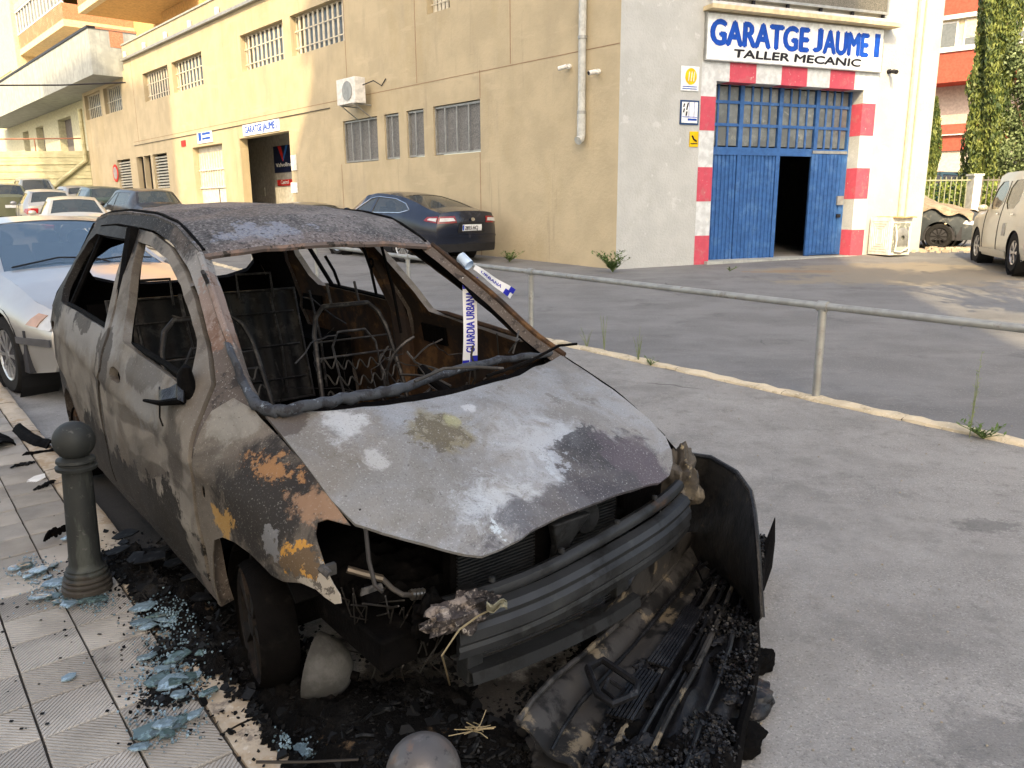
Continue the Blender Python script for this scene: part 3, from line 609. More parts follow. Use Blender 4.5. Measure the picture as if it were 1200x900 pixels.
e,l,a0,a1,zb,zt=plateE(326,211,344,218,'oval_sign','red and green oil brand strip below the dark poster',m_sred)
text('Castrol','lettering',m_sign,ton(EP,a0-.3,zb+.06,.045,l,-1),.2,(a0-a1)-.6,e,bold=.004)
plateE(303,220,311,230,'wall_notice','grey notice on the entrance wall above the red crate',m_louv,'sign')
e=empty('red_crate','red crate on the floor inside the vehicle entrance','crate',EP.P(EP.at(307,238)[0],gz(28)+.4)); pbox(EP,EP.at(312,236)[0],1.0,EP.at(302,236)[0],1.55,.05,.6,Vector(e.location)).build('box',m_sred,e)
# ------------------------------------------------------------------ terrace block, retaining wall and flats at the far left
def solve_z(x,y,z): return onground(x,y,z)
T0=solve_z(109,87,7.35)
TW=Plane((T0.x,T0.y),(-.667,.745))
tz=TW.at(103,29)[1]
tb=empty('terrace_building','grey concrete terrace block projecting over the far end of the garage','building',(T0.x,T0.y,7.35)); l=Vector(tb.location)
dep=(Vector((BW.P(0,0)-TW.P(0,0)).xy)).dot(-TW.n.xy) if False else abs((BW.o-TW.o).dot(TW.n))
print('terrace',T0,tz,dep)
pbox(TW,0,7.35,30,tz-.1,-.25,0,l).build('parapet',m_conc,tb)
pbox(TW,0,7.35,.25,tz-.1,-dep-.8,-.251,l).build('parapet',m_conc,tb)
pbox(TW,-.04,tz-.099,30,tz,-.3,.05,l).build('coping',m_sblk,tb); pbox(TW,-.04,tz-.099,.3,tz,-dep-.8,-.301,l).build('coping',m_brick,tb)
pbox(TW,.251,7.352,30,7.6,-dep-9,-.252,l).build('slab',m_conc,tb)
pbox(TW,-.012,tz-.8,-.002,tz-.12,-dep-.2,-dep+.38,l).build('brick_patch',m_brick,tb)
RW=Plane(tuple(BW.P(36.61,0).xy),(-1,0))
rw=empty('retaining_wall','board-marked olive concrete retaining wall behind the parked cars','wall',RW.P(0,1)); l=Vector(rw.location)
pbox(RW,-.0,0,26,4.5,-1.5,0,l).build('wall',m_ret,rw)
for k in range(9): pbox(RW,0,1.3+k*.36,26,1.32+k*.36,.0,.03+.02*(k%2),l).build('board_ridge',m_ret,rw)
MB().tube([RW.P(.15,6.6,.1)-l,RW.P(.15,4.0,.1)-l,RW.P(2.6,2.3,.1)-l,RW.P(6,1.4,.1)-l],.12,8).build('pipe',m_ret,rw)
rr=MB(); rr.tube([RW.P(0.2,5.15,-.2)-l,RW.P(20,5.15,-.2)-l],.04,6)
for k in range(8): rr.tube([RW.P(.3+2.6*k,4.5,-.2)-l,RW.P(.3+2.6*k,5.15,-.2)-l],.03,6)
rr.build('railing',lay('brown_rail',(.25,.12,.08)),rw)
QW=Plane(tuple(BW.P(36.7,0,-.6).xy),(-.667,.745))
qb=empty('recessed_wall','pale green wall with doors in deep shade under the terrace','building',QW.P(0,4.5)); l=Vector(qb.location)
m_pgr=lay('pale_green_render',(.50,.50,.38),rough=.9)
dd=[(sx(QW,a,y),sx(QW,b,y)) for a,b,y in ((85,69,155),(52,43,160),(34,27,160))]
wall('wall',QW,[(0,4.5),(30,4.5),(30,7.34),(0,7.34)],[rect(a,4.51,b,6.75) for a,b in dd],.5,m_pgr,qb,loc=l)
for a,b in dd: 
    d_=pbox(QW,a,4.5,b,6.75,-.45,-.40,l).build('door',lay('grey_door',(.16,.15,.15)),qb)
# apartment block above
KA=solve_z(75,30,12.2); AW=Plane((KA.x,KA.y),(-.667,.745))
ap=empty('apartment_block','cream apartment block with brick balconies rising behind the terrace','apartment block',(KA.x,KA.y,4.5)); l=Vector(ap.location)
s_end=sx(AW,24,66); zb=12.2
print('apt',KA,s_end)
pbox(AW,0,zb,s_end,zb+.38,-4,0,l).build('balcony_slab',m_cream,ap)
bp=empty('balcony_parapet',None,None); bp.parent=ap
bp2=MB(); pbox(AW,.05,zb+.381,s_end,zb+1.30,-.14,-.04,l,bp2); bpo=bp2.build('balcony_parapet',m_brick,ap); bpe=pbox(AW,.05,zb+.381,.16,zb+1.30,-4,-.141,l).build('balcony_parapet',m_brick,ap)
bpo.name='balcony_parapet'; bpe.name='balcony_parapet'
bpd=bp; bpd_=bpd; bpy.data.objects.remove(bpd_)
# bricks one can make out on the parapet: courses as real raised bricks
bme=None
m_brk=lay('brick_face',(.50,.24,.15),[dict(c=(.62,.40,.28),s=1.5,lo=.5,hi=.6,a=.6)],rough=.9)
mbk=MB()
for r in range(9):
    for k in range(int(s_end/.27)): 
        a=.07+.27*k+(.13 if r%2 else 0)
        if a+.25<s_end: pbox(AW,a,zb+.39+.1*r,a+.25,zb+.475+.1*r,-.04,-.02,l,mbk)
stuff(mbk.build('brickwork',m_brk,bpo))
gl=MB()
pbox(AW,.1,zb+1.301,s_end,zb+1.40,-.15,0,l,gl); pbox(AW,.1,zb+2.75,s_end,zb+2.9,-.15,0,l,gl)
gf=gl.build('glazed_gallery',m_wfr,ap)
pbox(AW,.1,zb+1.4,s_end,zb+2.75,-.12,-.10,l).build('pane',m_milk,gf)
for k in range(15): a=.15+(s_end-.2)*k/14; pbox(AW,a-.04,zb+1.4,a+.04,zb+2.75,-.09,-.02,l).build('mullion',m_wfr,gf)
pbox(AW,0,zb+2.901,s_end,zb+3.3,-4,.02,l).build('balcony_slab',m_cream,ap)
pbox(AW,s_end+.01,4.4,s_end+16,26,-6,.25,l).build('wall',m_cream,ap)
pbox(AW,s_end+2.2,8.6,s_end+4.2,10.9,.251,.28,l).build('window',m_wglass,ap)
pbox(AW,s_end+2.2,11.4,s_end+8,11.45,.251,.27,l).build('wall_joint',m_jo,ap)
pbox(AW,-16,4.4,s_end,26,-7,-4.01,l).build('wall',m_orange,ap)
da,db=sx(AW,58,64),sx(AW,45,68)
f=MB(); pbox(AW,da,9.0,da+.12,11.9,-1.2,-1.0,l,f); pbox(AW,db,9.0,db+.14,11.9,-1.2,-1.0,l,f); pbox(AW,da,11.7,db,11.9,-.99,-.95,l,f); f.build('door_frame',m_wfr,ap)
K2_=solve_z(92,16,12.2); A2=Plane((K2_.x,K2_.y),(-.667,.745))
pbox(A2,-9,12.2,0,12.55,-6,0,l).build('balcony_slab',m_cream,ap)
pbox(A2,-9,12.19,-.05,12.2,-5.9,-.35,l).build('soffit',m_orange,ap)
pbox(A2,-9,12.551,0,13.4,-.14,-.02,l).build('balcony_parapet',m_brick,ap)
pbox(A2,-9,4.5,-3.2,12.18,-4.6,-3.4,l).build('wall',m_orange,ap)
pbox(A2,-8.9,10.9,-4.4,11.1,-3.39,-3.0,l).build('awning_box',m_cream,ap)
# thin cable across the street at the far left
q1=ray(-4,100); q1=q1*(36/q1.y)+Vector((0,0,CH)); q2=BW.P(*[BW.at(150,97)[0],BW.at(150,97)[1]],.1)
cb=MB().tube([q1,(q1+q2)/2+Vector((0,0,-.05)),q2],.035,6).build('overhead_cable',m_sblk); tag(cb,'thin dark cable stretched in front of the concrete terrace parapet','cable')
# ------------------------------------------------------------------ red block, fence and greenery at the right
q=ray(1110,20); q=q*(46/q.y); RP=Plane((q.x,q.y),(-.76,.65))
rb=empty('red_apartment_building','red and white apartment building beyond the fence','apartment building',(q.x,q.y,1)); l=Vector(rb.location)
zz=lambda y: sz_(RP,1110,y)
pbox(RP,-16,0,8,zz(177),-6,0,l).build('base_wall',lay('grey_base',(.45,.42,.36)),rb)
pbox(RP,-16,zz(177)+.001,8,zz(146),-6,.12,l).build('parapet',m_redb,rb)
pbox(RP,-16,zz(158)-.05,8,zz(158),.121,.3,l).build('ledge',m_wfr,rb)
pbox(RP,-16,zz(146),8,zz(97),-6,-1.6,l).build('recess_wall',lay('grey_recess',(.42,.40,.37)),rb)
for k in range(4): pbox(RP,-13+5*k,zz(140),-11.6+5*k,zz(112),-1.59,-1.5,l).build('window',m_wglass,rb)
pbox(RP,-16,zz(97),8,zz(62),-6,.15,l).build('parapet',m_redb,rb)
pbox(RP,-16,zz(62),8,zz(57),-6,.25,l).build('sill_band',m_wfr,rb)
pbox(RP,-16,zz(57),8,zz(24),-6,-.1,l).build('window_wall',m_cream,rb)
for k in range(9):
    a=-15+2.4*k
    wd=pbox(RP,a,zz(56),a+2.1,zz(26),-.099,-.02,l).build('window',m_wfr,rb)
    for h in (0,1): pbox(RP,a+.08+1.0*h,zz(55),a+1.0+1.0*h,zz(47 if k%3 else 28),-.019,.0,l).build('pane',m_wglass,wd)
    pbox(RP,a+.08,zz(46),a+2.0,zz(27),-.018,.002,l).build('blind',m_cream,wd) if k%3 else None
pbox(RP,-16,zz(24),8,zz(19),-6,.2,l).build('white_band',m_wfr,rb)
pbox(RP,-16,zz(19),8,zz(19)+6,-6,.15,l).build('parapet',m_redb,rb)
for yy in (15,82): pbox(RP,.9,zz(yy),1.2,zz(yy)+.3,.15,.4,l).build('wall_lamp',m_cream,rb)
FY=24.0
fq=ray(1140,236); FP=Plane((fq.x*FY/fq.y,FY),(1,0.03))
def fz(y): return sz_(FP,1140,y)
fe=empty('iron_fence','pale green iron bar fence with a white pillar behind the covered car','fence',FP.P(0,gz(FY))); l=Vector(fe.location)
g0=gz(FY)-.1; ft=fz(207)
m_fen=lay('fence_paint',(.27,.29,.20),rough=.6); m_fen2=lay('fence_dark',(.16,.15,.13),rough=.6)
pbox(FP,-1.9,g0,12,g0+.7,-.15,.1,l).build('base_wall',m_cream,fe)
pl0=sx(FP,1137,220); pl1=sx(FP,1146,220)
pbox(FP,pl0,g0+.7,pl1,ft+.02,-.2,.16,l).build('pillar',m_wfr,fe); pbox(FP,pl0-.04,ft+.021,pl1+.04,ft+.08,-.23,.19,l).build('pillar_cap',m_wfr,fe)
for (z,m_) in ((ft-.12,m_fen),(g0+.85,m_fen)):
    pbox(FP,-1.9,z,pl0,z+.04,-.02,.02,l).build('rail',m_fen,fe); pbox(FP,pl1,z,12,z+.04,-.02,.02,l).build('rail',m_fen2,fe)
a=-1.85
while a<8:
    if not(pl0-.05<a<pl1+.05): MB().tube([FP.P(a,g0+.7)-l,FP.P(a,ft)-l],.016,5).build('bar',m_fen if a<pl0 else m_fen2,fe)
    a+=.16
# foliage
def leafmat(name,c1,c2,tr=.3):
    m,nt,b=newmat(name); oi=nt.nodes.new('ShaderNodeNewGeometry')
    tc=nt.nodes.new('ShaderNodeTexCoord'); n=noi(nt,tc.outputs['Object'],3.5,3)
    mx=nt.nodes.new('ShaderNodeMixRGB'); nt.links.new(mapr(nt,mth(nt,'ADD',n,mth(nt,'MULTIPLY',oi.outputs['Random Per Island'],.3)),.5,.8),mx.inputs[0])
    mx.inputs[1].default_value=col4(c1); mx.inputs[2].default_value=col4(c2); nt.links.new(mx.outputs[0],b.inputs['Base Color']); b.inputs['Roughness'].default_value=.6
    b.inputs['Subsurface Weight'].default_value=0
    return m
def leaves(pts,size,mb=None,up=0,elong=1.6):
    mb=mb or MB()
    for p in pts:
        d=Vector((random.gauss(0,1),random.gauss(0,1),random.gauss(0,1)+up)).normalized(); e=d.orthogonal().normalized(); e=(Matrix.Rotation(random.uniform(0,6.28),3,d)@e)
        s=size*random.uniform(.6,1.4); a=d*s*elong; b=e*s*.5; p=Vector(p)
        mb.add([p-a*.5,p+b-a*.05,p+a*.5,p-b],[(0,1,2,3)])
    return mb
m_bark=lay('bark',(.12,.085,.055),rough=.9)
m_cyp=leafmat('cypress_leaf',(.03,.06,.015),(.17,.21,.05)); m_tree=leafmat('pale_leaf',(.08,.12,.045),(.20,.26,.12)); m_hed=leafmat('hedge_leaf',(.06,.11,.02),(.24,.30,.06))
def cypress(x0,x1,ybase,Y,H,lab,n=9000,seed=1):
    random.seed(seed); c=ray((x0+x1)/2,ybase); c=c*(Y/c.y); R_=(x1-x0)/2*Y/938*.78; g=gz(Y)
    e=empty('cypress_tree',lab,'tree',(c.x,Y,g),group='cypress trees beyond the fence')
    MB().tube([(0,0,0),(0,0,H*.5),(0,0,H*.9)],[.22,.12,.03],8).build('trunk',m_bark,e)
    pts=[]
    for i in range(n):
        t=random.random()**.8; a=random.uniform(0,6.283); z=.35+t*(H-.4)
        r=R_*(1.0 if t<.55 else max(0.05,(1-((t-.55)/.45)**1.7)))*(.82+.18*math.sin(a*5+z*1.3)+.35*noise.noise(Vector((math.cos(a)*1.3,math.sin(a)*1.3,z*.9+seed))))
        if t<.06: r*=.5+t*8
        r*=random.random()**.22
        pts.append((r*math.cos(a),r*math.sin(a),z))
    leaves(pts,.055,up=2.6,elong=3.0).build('crown',m_cyp,e)
cypress(1120,1178,205,27.5,13,'tall dense cypress tree standing behind the fence pillar',42000,3)
cypress(1076,1100,205,28.5,4.3,'narrow dark cypress tree half hidden by the edge of the white garage wall',9000,5)
def tree(px_,py_,Y,H,R_,lab,n,mat,seed,z0=.25,size=.13,cat='tree',name='leafy_tree',grp=None):
    random.seed(seed); c=ray(px_,py_); c=c*(Y/c.y); e=empty(name,lab,cat,(c.x,Y,gz(Y)),group=grp)
    tr=MB().tube([(0,0,0),(.05,0,H*.35),(-.1,.1,H*.7)],[.14,.09,.03],8)
    for k in range(7):
        a=k*2.4; tr.tube([(0,0,H*(.25+.06*k)),(R_*.6*math.cos(a),R_*.6*math.sin(a),H*(.45+.06*k))],[.05,.015],6)
    tr.build('trunk',m_bark,e)
    pts=[]
    cl=[(random.gauss(0,R_*.45),random.gauss(0,R_*.45),H*random.uniform(z0,.98)) for k in range(34)]
    for i in range(n):
        q=random.choice(cl); rr_=R_*.30; pts.append((q[0]+random.gauss(0,rr_*.6),q[1]+random.gauss(0,rr_*.6),max(.1,q[2]+random.gauss(0,rr_*.55))))
    leaves(pts,size,up=-.4).build('crown',mat,e)
tree(1200,205,27.0,5.8,1.15,'pale green feathery tree at the right edge of the photo',20000,m_tree,8,size=.065)
tree(1150,205,29.5,1.9,.7,'low bushy shrub at the foot of the cypress',7000,m_hed,11,.2,.06,'shrub','shrub')
# hedge
random.seed(5); hc=FP.P(0,gz(FY)); hd=empty('hedge','bright green clipped hedge just behind the iron fence','hedge',FP.P(3,gz(FY),-.8)); l=Vector(hd.location)
pts=[Vector(FP.P(random.uniform(-2,11),gz(FY)+1.62*random.random()**.6,-random.uniform(.40,1.4)))-l for _ in range(9000)]
leaves(pts,.075).build('foliage',m_hed,hd)
MB().tube([FP.P(-1.5,gz(FY)+.3,-.9)-l,FP.P(10.5,gz(FY)+.3,-.9)-l],.05,5).build('stem',m_bark,hd)
# ------------------------------------------------------------------ buildings across the street behind the photographer: they shade the foreground
def offblock(x0,x1,y0,y1,H,lab,name='apartment_block',roof=None):
    e=empty(name,lab,'apartment block',((x0+x1)/2,y1,-.5)); l=Vector(e.location)
    pts=[(x0,-1),(x1,-1),(x1,H)]+([(x0,H)] if roof is None else roof)
    MB().prism(pts,lambda a,b,h:Vector((a+(h-y1)*ax,h,b))-l,(y0,y1)).build('wall',m_cream2,e)
    for i in range(int((x1-x0)/3.2)):
        for k in range(int(H/3.1)):
            wv=MB().box((x0+1+3.2*i,y1-.02,1.2+3.1*k),(x0+2.4+3.2*i,y1+.05,2.7+3.1*k),lambda x,y,z:Vector((x,y,z))-l)
            if len(e.children)<150: wv.build('window',m_wglass,e)
    return e
m_cream2=lay('pale_render',(.62,.57,.48),rough=.9)
YB=-16.
ax=SUN_AZ[0]/SUN_AZ[1]
def shx(px_,py_,pl):  # sun-parallel projection of a point on a wall to the line y=YB
    a,z=pl.at(px_,py_); p=pl.P(a,z); return p.x+(YB-p.y)*ax, z+(p.y-YB)*math.tan(SUN_EL)/math.hypot(*SUN_AZ)
xr,_=shx(990,200,WW); xl,zl=shx(362,40,BW); xl2,zl2=shx(338,133,BW)
print('occ',xl,zl,xl2,zl2,xr)
zr=36
offblock(xl2,xr,YB-12,YB,44,'tall pale apartment block behind the photographer that shades the foreground',roof=[(xl+(xl-xl2)*.6,44),(xl+.0,zl+0),(xl2,zl2)])
xa,za=shx(201,150,BW); xb,zb_=shx(112,60,TW)
xc,zc=shx(150,32,BW)
print('occ2',xa,za,xb,zb_,xc,zc)
A_=shx(50,64,TW); B_=shx(103,27,TW); C_=shx(190,28,BW); xL=shx(47,80,TW)[0]
print('roofline',A_,B_,C_,xL,xa)
offblock(xL,xa,YB-10,YB,44,'narrower apartment block with a sloping roof behind the photographer, left of the tallest one',roof=[(xa,C_[1]-1.5),(C_[0],C_[1]),(B_[0],B_[1]+.8),(xL,A_[1]+1.5)][::-1] if False else None) if False else None
_e=empty('apartment_block','stepped apartment block behind the photographer, left of the tallest one','apartment block',((xL+xa)/2,YB,-.5)); l=Vector(_e.location)
MB().prism([(xL,-1),(xa,-1),(xa,C_[1]-1.5),(C_[0],C_[1]),(B_[0],B_[1]+.8),(xL,A_[1]+1.5)],lambda a,b,h:Vector((a+(h-YB)*ax,h,b))-l,(YB-10,YB)).build('wall',m_cream2,_e)
for i in range(3):
    for k in range(13): MB().box((xL+.8+2.6*i,YB-.02,1.2+3.1*k),(xL+2.0+2.6*i,YB+.05,2.7+3.1*k),lambda x,y,z:Vector((x,y,z))-l).build('window',m_wglass,_e)

# street tree standing just outside the frame on the right: it dapples the forecourt
random.seed(17)
_t=empty('street_tree','leafy street tree just outside the right edge whose shade dapples the forecourt','tree',(5.9,5.4,gz(5.4))); l=Vector((5.9,5.4,gz(5.4)))
MB().tube([(0,0,0),(.02,.1,2.2),(-.2,.3,4.2),(-.3,.4,6.0)],[.13,.11,.07,.03],8).build('trunk',m_bark,_t)
_p=[]; _c=[(random.gauss(-.2,.75),random.gauss(.4,.9),random.uniform(4.4,7.2)) for _ in range(16)]
for k in range(6000):
    q=random.choice(_c); _p.append((q[0]+random.gauss(0,.24),q[1]+random.gauss(0,.24),max(4.1,q[2]+random.gauss(0,.22))))
for q in _c: MB().tube([(-.1,.2,3.6),q],[.04,.01],5).build('limb',m_bark,_t)
leaves(_p,.11,up=-.2).build('crown',m_tree,_t)
# ------------------------------------------------------------------ car shells: side, top, front and rear surfaces cut by real openings
def itp(t):
    xs=[a for a,_ in t]; ys=[b for _,b in t]; return lambda x: float(np.interp(x,xs,ys))
class Shell:
    def __init__(s,ZT,YT,WB,ZB,PP,crown=.04,tuck=.07):
        s.ZT,s.YT,s.WB,s.ZB,s.PP=map(itp,(ZT,YT,WB,ZB,PP)); s.crown=crown if callable(crown) else (lambda x:crown); s.tuck=tuck
    def Y(s,x,z):
        zt=s.ZT(x);yt=s.YT(x);w=s.WB(x);zb=min(s.ZB(x),zt-.02);p=s.PP(x)
        f=lambda z:w*(1-s.tuck*max(0,(.5-z)/.35)**2-.02*max(0,(z-.6)/.3)**2)
        if z<=zb: return f(z)
        wb=f(zb); t=min(1.,(z-zb)/(zt-zb)); return wb+(yt-wb)*t**p
    def side(s,sg,off=0): return lambda x,z:Vector((x,sg*(s.Y(x,min(z,s.ZT(x)))+off),z))
    def top(s,off=0): return lambda x,v:Vector((x,v*s.YT(x),s.ZT(x)+s.crown(x)*(1-v*v)+off))
    def capf(s,x1,bow,prof,off=0,sg=1):
        return lambda v,z:Vector((x1+sg*(bow*(1-abs(v)**2.6)+prof(z)*(1-v**4)+off),v*(s.Y(x1,min(z,s.ZT(x1)))),z+(s.crown(x1)*(1-v*v))*max(0,min(1,(z-.5)/(max(.51,s.ZT(x1))-.5)))))
def arcpts(cx,cz,r,a0,a1,n=14): return [(cx+r*math.cos(rad(a0+(a1-a0)*i/n)),cz+r*math.sin(rad(a0+(a1-a0)*i/n))) for i in range(n+1)]
m_tyre=lay('tyre_rubber',(.022,.022,.022),rough=.85); m_rim=lay('alloy_rim',(.55,.55,.55),rough=.3,metal=.8); m_blk=lay('black_trim',(.02,.02,.021),rough=.5)
m_tail=lay('tail_lamp_red',(.22,.008,.012),rough=.15,coat=1); m_lens=lay('clear_lens',(.55,.56,.55),rough=.12,coat=1); m_amb=lay('amber_lens',(.50,.30,.20),rough=.2,coat=1)
m_seat=lay('dark_seat',(.05,.05,.055),rough=.9); m_chr=lay('chrome',(.7,.7,.7),rough=.12,metal=1); m_plt=lay('plate_white',(.75,.77,.78),rough=.4)
def wheel(parent,x,y,r,wd,sg,spokes=10,rimr=.66,tyre=None,rim=None,steer=0,zc=None):
    e=Vector((x,y,zc or r)); cs,sn=math.cos(steer),math.sin(steer)
    def T(a,b,c): # a,b in wheel plane, c outward
        p=Vector((a,c*sg,b)); return e+Vector((p.x*cs-p.y*sn,p.x*sn+p.y*cs,p.z))
    rr=r*rimr
    t=MB().lathe([(rr,-wd/2),(r*.93,-wd/2),(r,-wd/2+.03),(r,wd/2-.03),(r*.93,wd/2-.002),(rr+.01,wd/2-.01),(rr,wd/2-.04)],T,32,cap=False).build('wheel',tyre or m_tyre,parent,smooth=True)
    rm=MB().lathe([(rr,wd/2-.04),(rr,wd/2-.012),(rr*.93,wd/2-.02),(rr*.88,wd/2-.07),(.01,wd/2-.09)],T,32,cap=False)
    for k in range(spokes):
        a=2*math.pi*k/spokes; w_=.35*2*math.pi/spokes
        pts=[(rr*.16,a-w_*.9),(rr*.95,a-w_*.45),(rr*.95,a+w_*.45),(rr*.16,a+w_*.9)]
        rm.prism([(q*math.cos(b),q*math.sin(b)) for q,b in pts],lambda p,q,h:T(p,q,h),(wd/2-.06,wd/2-.018))
    rm.lathe([(.001,wd/2-.012),(rr*.2,wd/2-.014),(rr*.22,wd/2-.06)],T,16,cap=False)
    rm.build('rim',rim or m_rim,t)
    return t
def car(name,label,cat,loc,rz,sp,group=None,near=False):
    """parked car; origin on the ground under the front axle, x forward"""
    e=empty(name,label,cat,loc,rz,group); sh=sp['shell']; paint=sp['paint']; wb=sp['wb']; r=sp['r']; xf,xr_=sp['xf'],sp['xr']; gm=sp.get('glass',m_cgl); zs=.2
    d=.07 if near else .12
    ar=r+.05
    for sg in (1,-1):
        zf,zr2=sh.ZT(xf),sh.ZT(xr_)
        low=[(xr_,zs+.1)]+[(-wb-ar*1.0,zs)]+[(a,b) for a,b in arcpts(-wb,r,ar,180-12,12)]+[(-wb+ar,zs)]+[(-ar,zs)]+arcpts(0,r,ar,180-12,12)+[(ar,zs),(xf,zs+.05)]
        topl=[(x,sh.ZT(x)) for x in np.linspace(xf,xr_,40)]
        mb=MB(); wins=sp['wins']
        panel(mb,low+topl,sh.side(sg),d,wins,flip=(sg<0))
        mb.build('body_side',paint,e,smooth=True)
        for wv in wins:
            wm=MB(); panel(wm,wv,sh.side(sg,-.012),.2,flip=(sg<0)); wm.build('side_window',gm,e,smooth=True)
        if sp.get('chrome'):
            tm=MB(); 
            for wv in [sp['chrome']]: tm.tube([sh.side(sg,.004)(*q) for q in resample(wv,.08)+[wv[0]]],.009,5)
            tm.build('window_trim',m_chr,e)
        for cxx in (0,-wb):
            MB().lathe([(ar+.03,-.28),(ar+.03,-.0)],lambda a,b,c:Vector((cxx+a,sg*(sh.Y(cxx,.5)-.02+c),r+b)),20,cap=False).build('wheel_arch',m_blk,e)
            wheel(e,cxx,sg*(sh.Y(cxx,.4)-.115),r,.2,sg,sp.get('spokes',10),sp.get('rimr',.66),rim=sp.get('rim'))
    ws,rw_=sp['ws'],sp['rw']  # windscreen x range base, top; rear window top, base
    mb=MB(); o=[(xr_,-1),(xf,-1),(xf,1),(xr_,1)]
    hl=[[(ws[1],-.9),(ws[0],-.94),(ws[0]+.03,-.5),(ws[0]+.05,0),(ws[0]+.03,.5),(ws[0],.94),(ws[1],.9)]]
    if rw_: hl.append([(rw_[1],-.9),(rw_[0],-.88),(rw_[0],.88),(rw_[1],.9)])
    panel(mb,o,sh.top(),d,hl); mb.build('body_top',paint,e,smooth=True)
    wm=MB(); panel(wm,hl[0],sh.top(-.008),.15); wm.build('windscreen',gm,e,smooth=True)
    if rw_: wm=MB(); panel(wm,hl[1],sh.top(-.008),.15); wm.build('rear_window',gm,e,smooth=True)
    fp_=sp.get('fprof',lambda z:.0); rp_=sp.get('rprof',lambda z:.0)
    F_=lambda off=0:sh.capf(xf,sp.get('fbow',.12),fp_,off,1); R_=lambda off=0:sh.capf(xr_,sp.get('rbow',.12),rp_,off,-1)
    mb=MB(); panel(mb,[(-1,zs+.05),(1,zs+.05),(1,sh.ZT(xf)),(-1,sh.ZT(xf))],F_(),d); mb.build('front_panel',sp.get('front_mat',paint),e,smooth=True)
    mb=MB(); panel(mb,[(-1,zs+.05),(1,zs+.05),(1,sh.ZT(xr_)),(-1,sh.ZT(xr_))],R_(),d,flip=True); mb.build('rear_panel',paint,e,smooth=True)
    for nm,mat,surf,poly,off in sp['bits']:
        sgs=(1,-1) if (surf in('side',) or (surf in ('F','R') and min(p[0] for p in poly)>0)) else (1,)
        for sg in sgs:
            q=MB(); pl_=[(p[0]*sg if surf in('F','R') else p[0],p[1]) for p in poly]
            fn={'F':F_(off),'R':R_(-off if False else off),'side':sh.side(sg,off)}[surf]
            panel(q,pl_,fn,.06); q.build(nm,mat,e,smooth=True,solid=.012,off=0)
    # inside
    zi=sp.get('zi',.55)
    q=MB().box((xr_+.35,-sh.Y(-wb/2,.5)+.05,.22),(xf-.3,sh.Y(-wb/2,.5)-.05,zi)); q.build('interior',m_seat,e)
    rows=sp.get('seats',(-wb*.47,-wb*.82))
    for sxp in rows:
        for sy in (.36,-.36):
            q=MB(); q.grid(lambda u,v:Vector((sxp-.05-.22*u+.05*math.sin(v*3.14),sy+(v-.5)*.46*(1-.25*u*u),zi+u*.58)),5,6)
            q.build('seat',m_seat,e,smooth=True,solid=.10); MB().ball((sxp-.30,sy,zi+.66),.12,12,.8).build('headrest',m_seat,e,smooth=True)
    for sg in (1,-1):
        mx=sp.get('mirror',ws[0]-.35); q=MB().ball((0,0,0),1,12); q.v=[(mx+.08*v[0],sg*(sh.Y(mx,sh.ZB(mx)+.02)+.10)+.10*v[1],sh.ZB(mx)+.10+.07*v[2]) for v in q.v]; q.build('mirror',sp.get('mirror_mat',paint),e,smooth=True)
    return e
m_cgl=glass('car_glass',(.03,.04,.045),.04,.82)
def sedan(L=4.5,H=1.43,W=.88,wb=2.7,hatch=0,belt=.9,hoodz=.80):
    xf=.80; xr=-(L-.85)+.0
    ws0=-.38; ws1=-1.15; rt=-wb+(.05 if not hatch else -.35); rb_=(-wb-.55) if not hatch else (-wb-.72)
    ZT=[(xr-.1,belt-.02 if not hatch else belt),(xr,(belt+.03) if not hatch else belt+.02),(rb_,belt+.10 if not hatch else belt+.1),(rt,H-.05),(rt+.5,H-.01),(ws1-.45,H),(ws1,H-.05),(ws0,hoodz+.12),(.1,hoodz+.03),(.55,hoodz-.09),(xf,hoodz-.18)]
    YT=[(xr,W-.20),(rb_,W-.20),(rt,W-.33),(ws1,W-.30),(ws0,W-.17),(.5,W-.17),(xf,W-.26)]
    WB=[(xr,W-.12),(xr+.35,W-.03),(-wb,W),(0,W-.01),(.45,W-.05),(xf,W-.15)]
    ZB=[(xr,.6),(rb_,.75),(-wb,belt),(ws0,belt-.04),(0,.6),(xf,.5)]
    PP=[(xr,2.5),(rb_,2.2),(-wb,1.1),(ws0,1.1),(.1,2.4),(xf,2.4)]
    return xf,xr,ws0,ws1,rt,rb_,Shell(ZT,YT,WB,ZB,PP,.045)
def stdwins(ws0,ws1,rt,rb_,wb,belt,H,two=False):
    m=-1.55
    return [[(ws0-.42,belt+.05),(ws1-.15,H-.11),(m+.03,H-.09),(m+.03,belt+.05)],[(m-.05,belt+.05),(m-.05,H-.09),(rt+.35,H-.10),(rb_+.45,belt+.10)]]
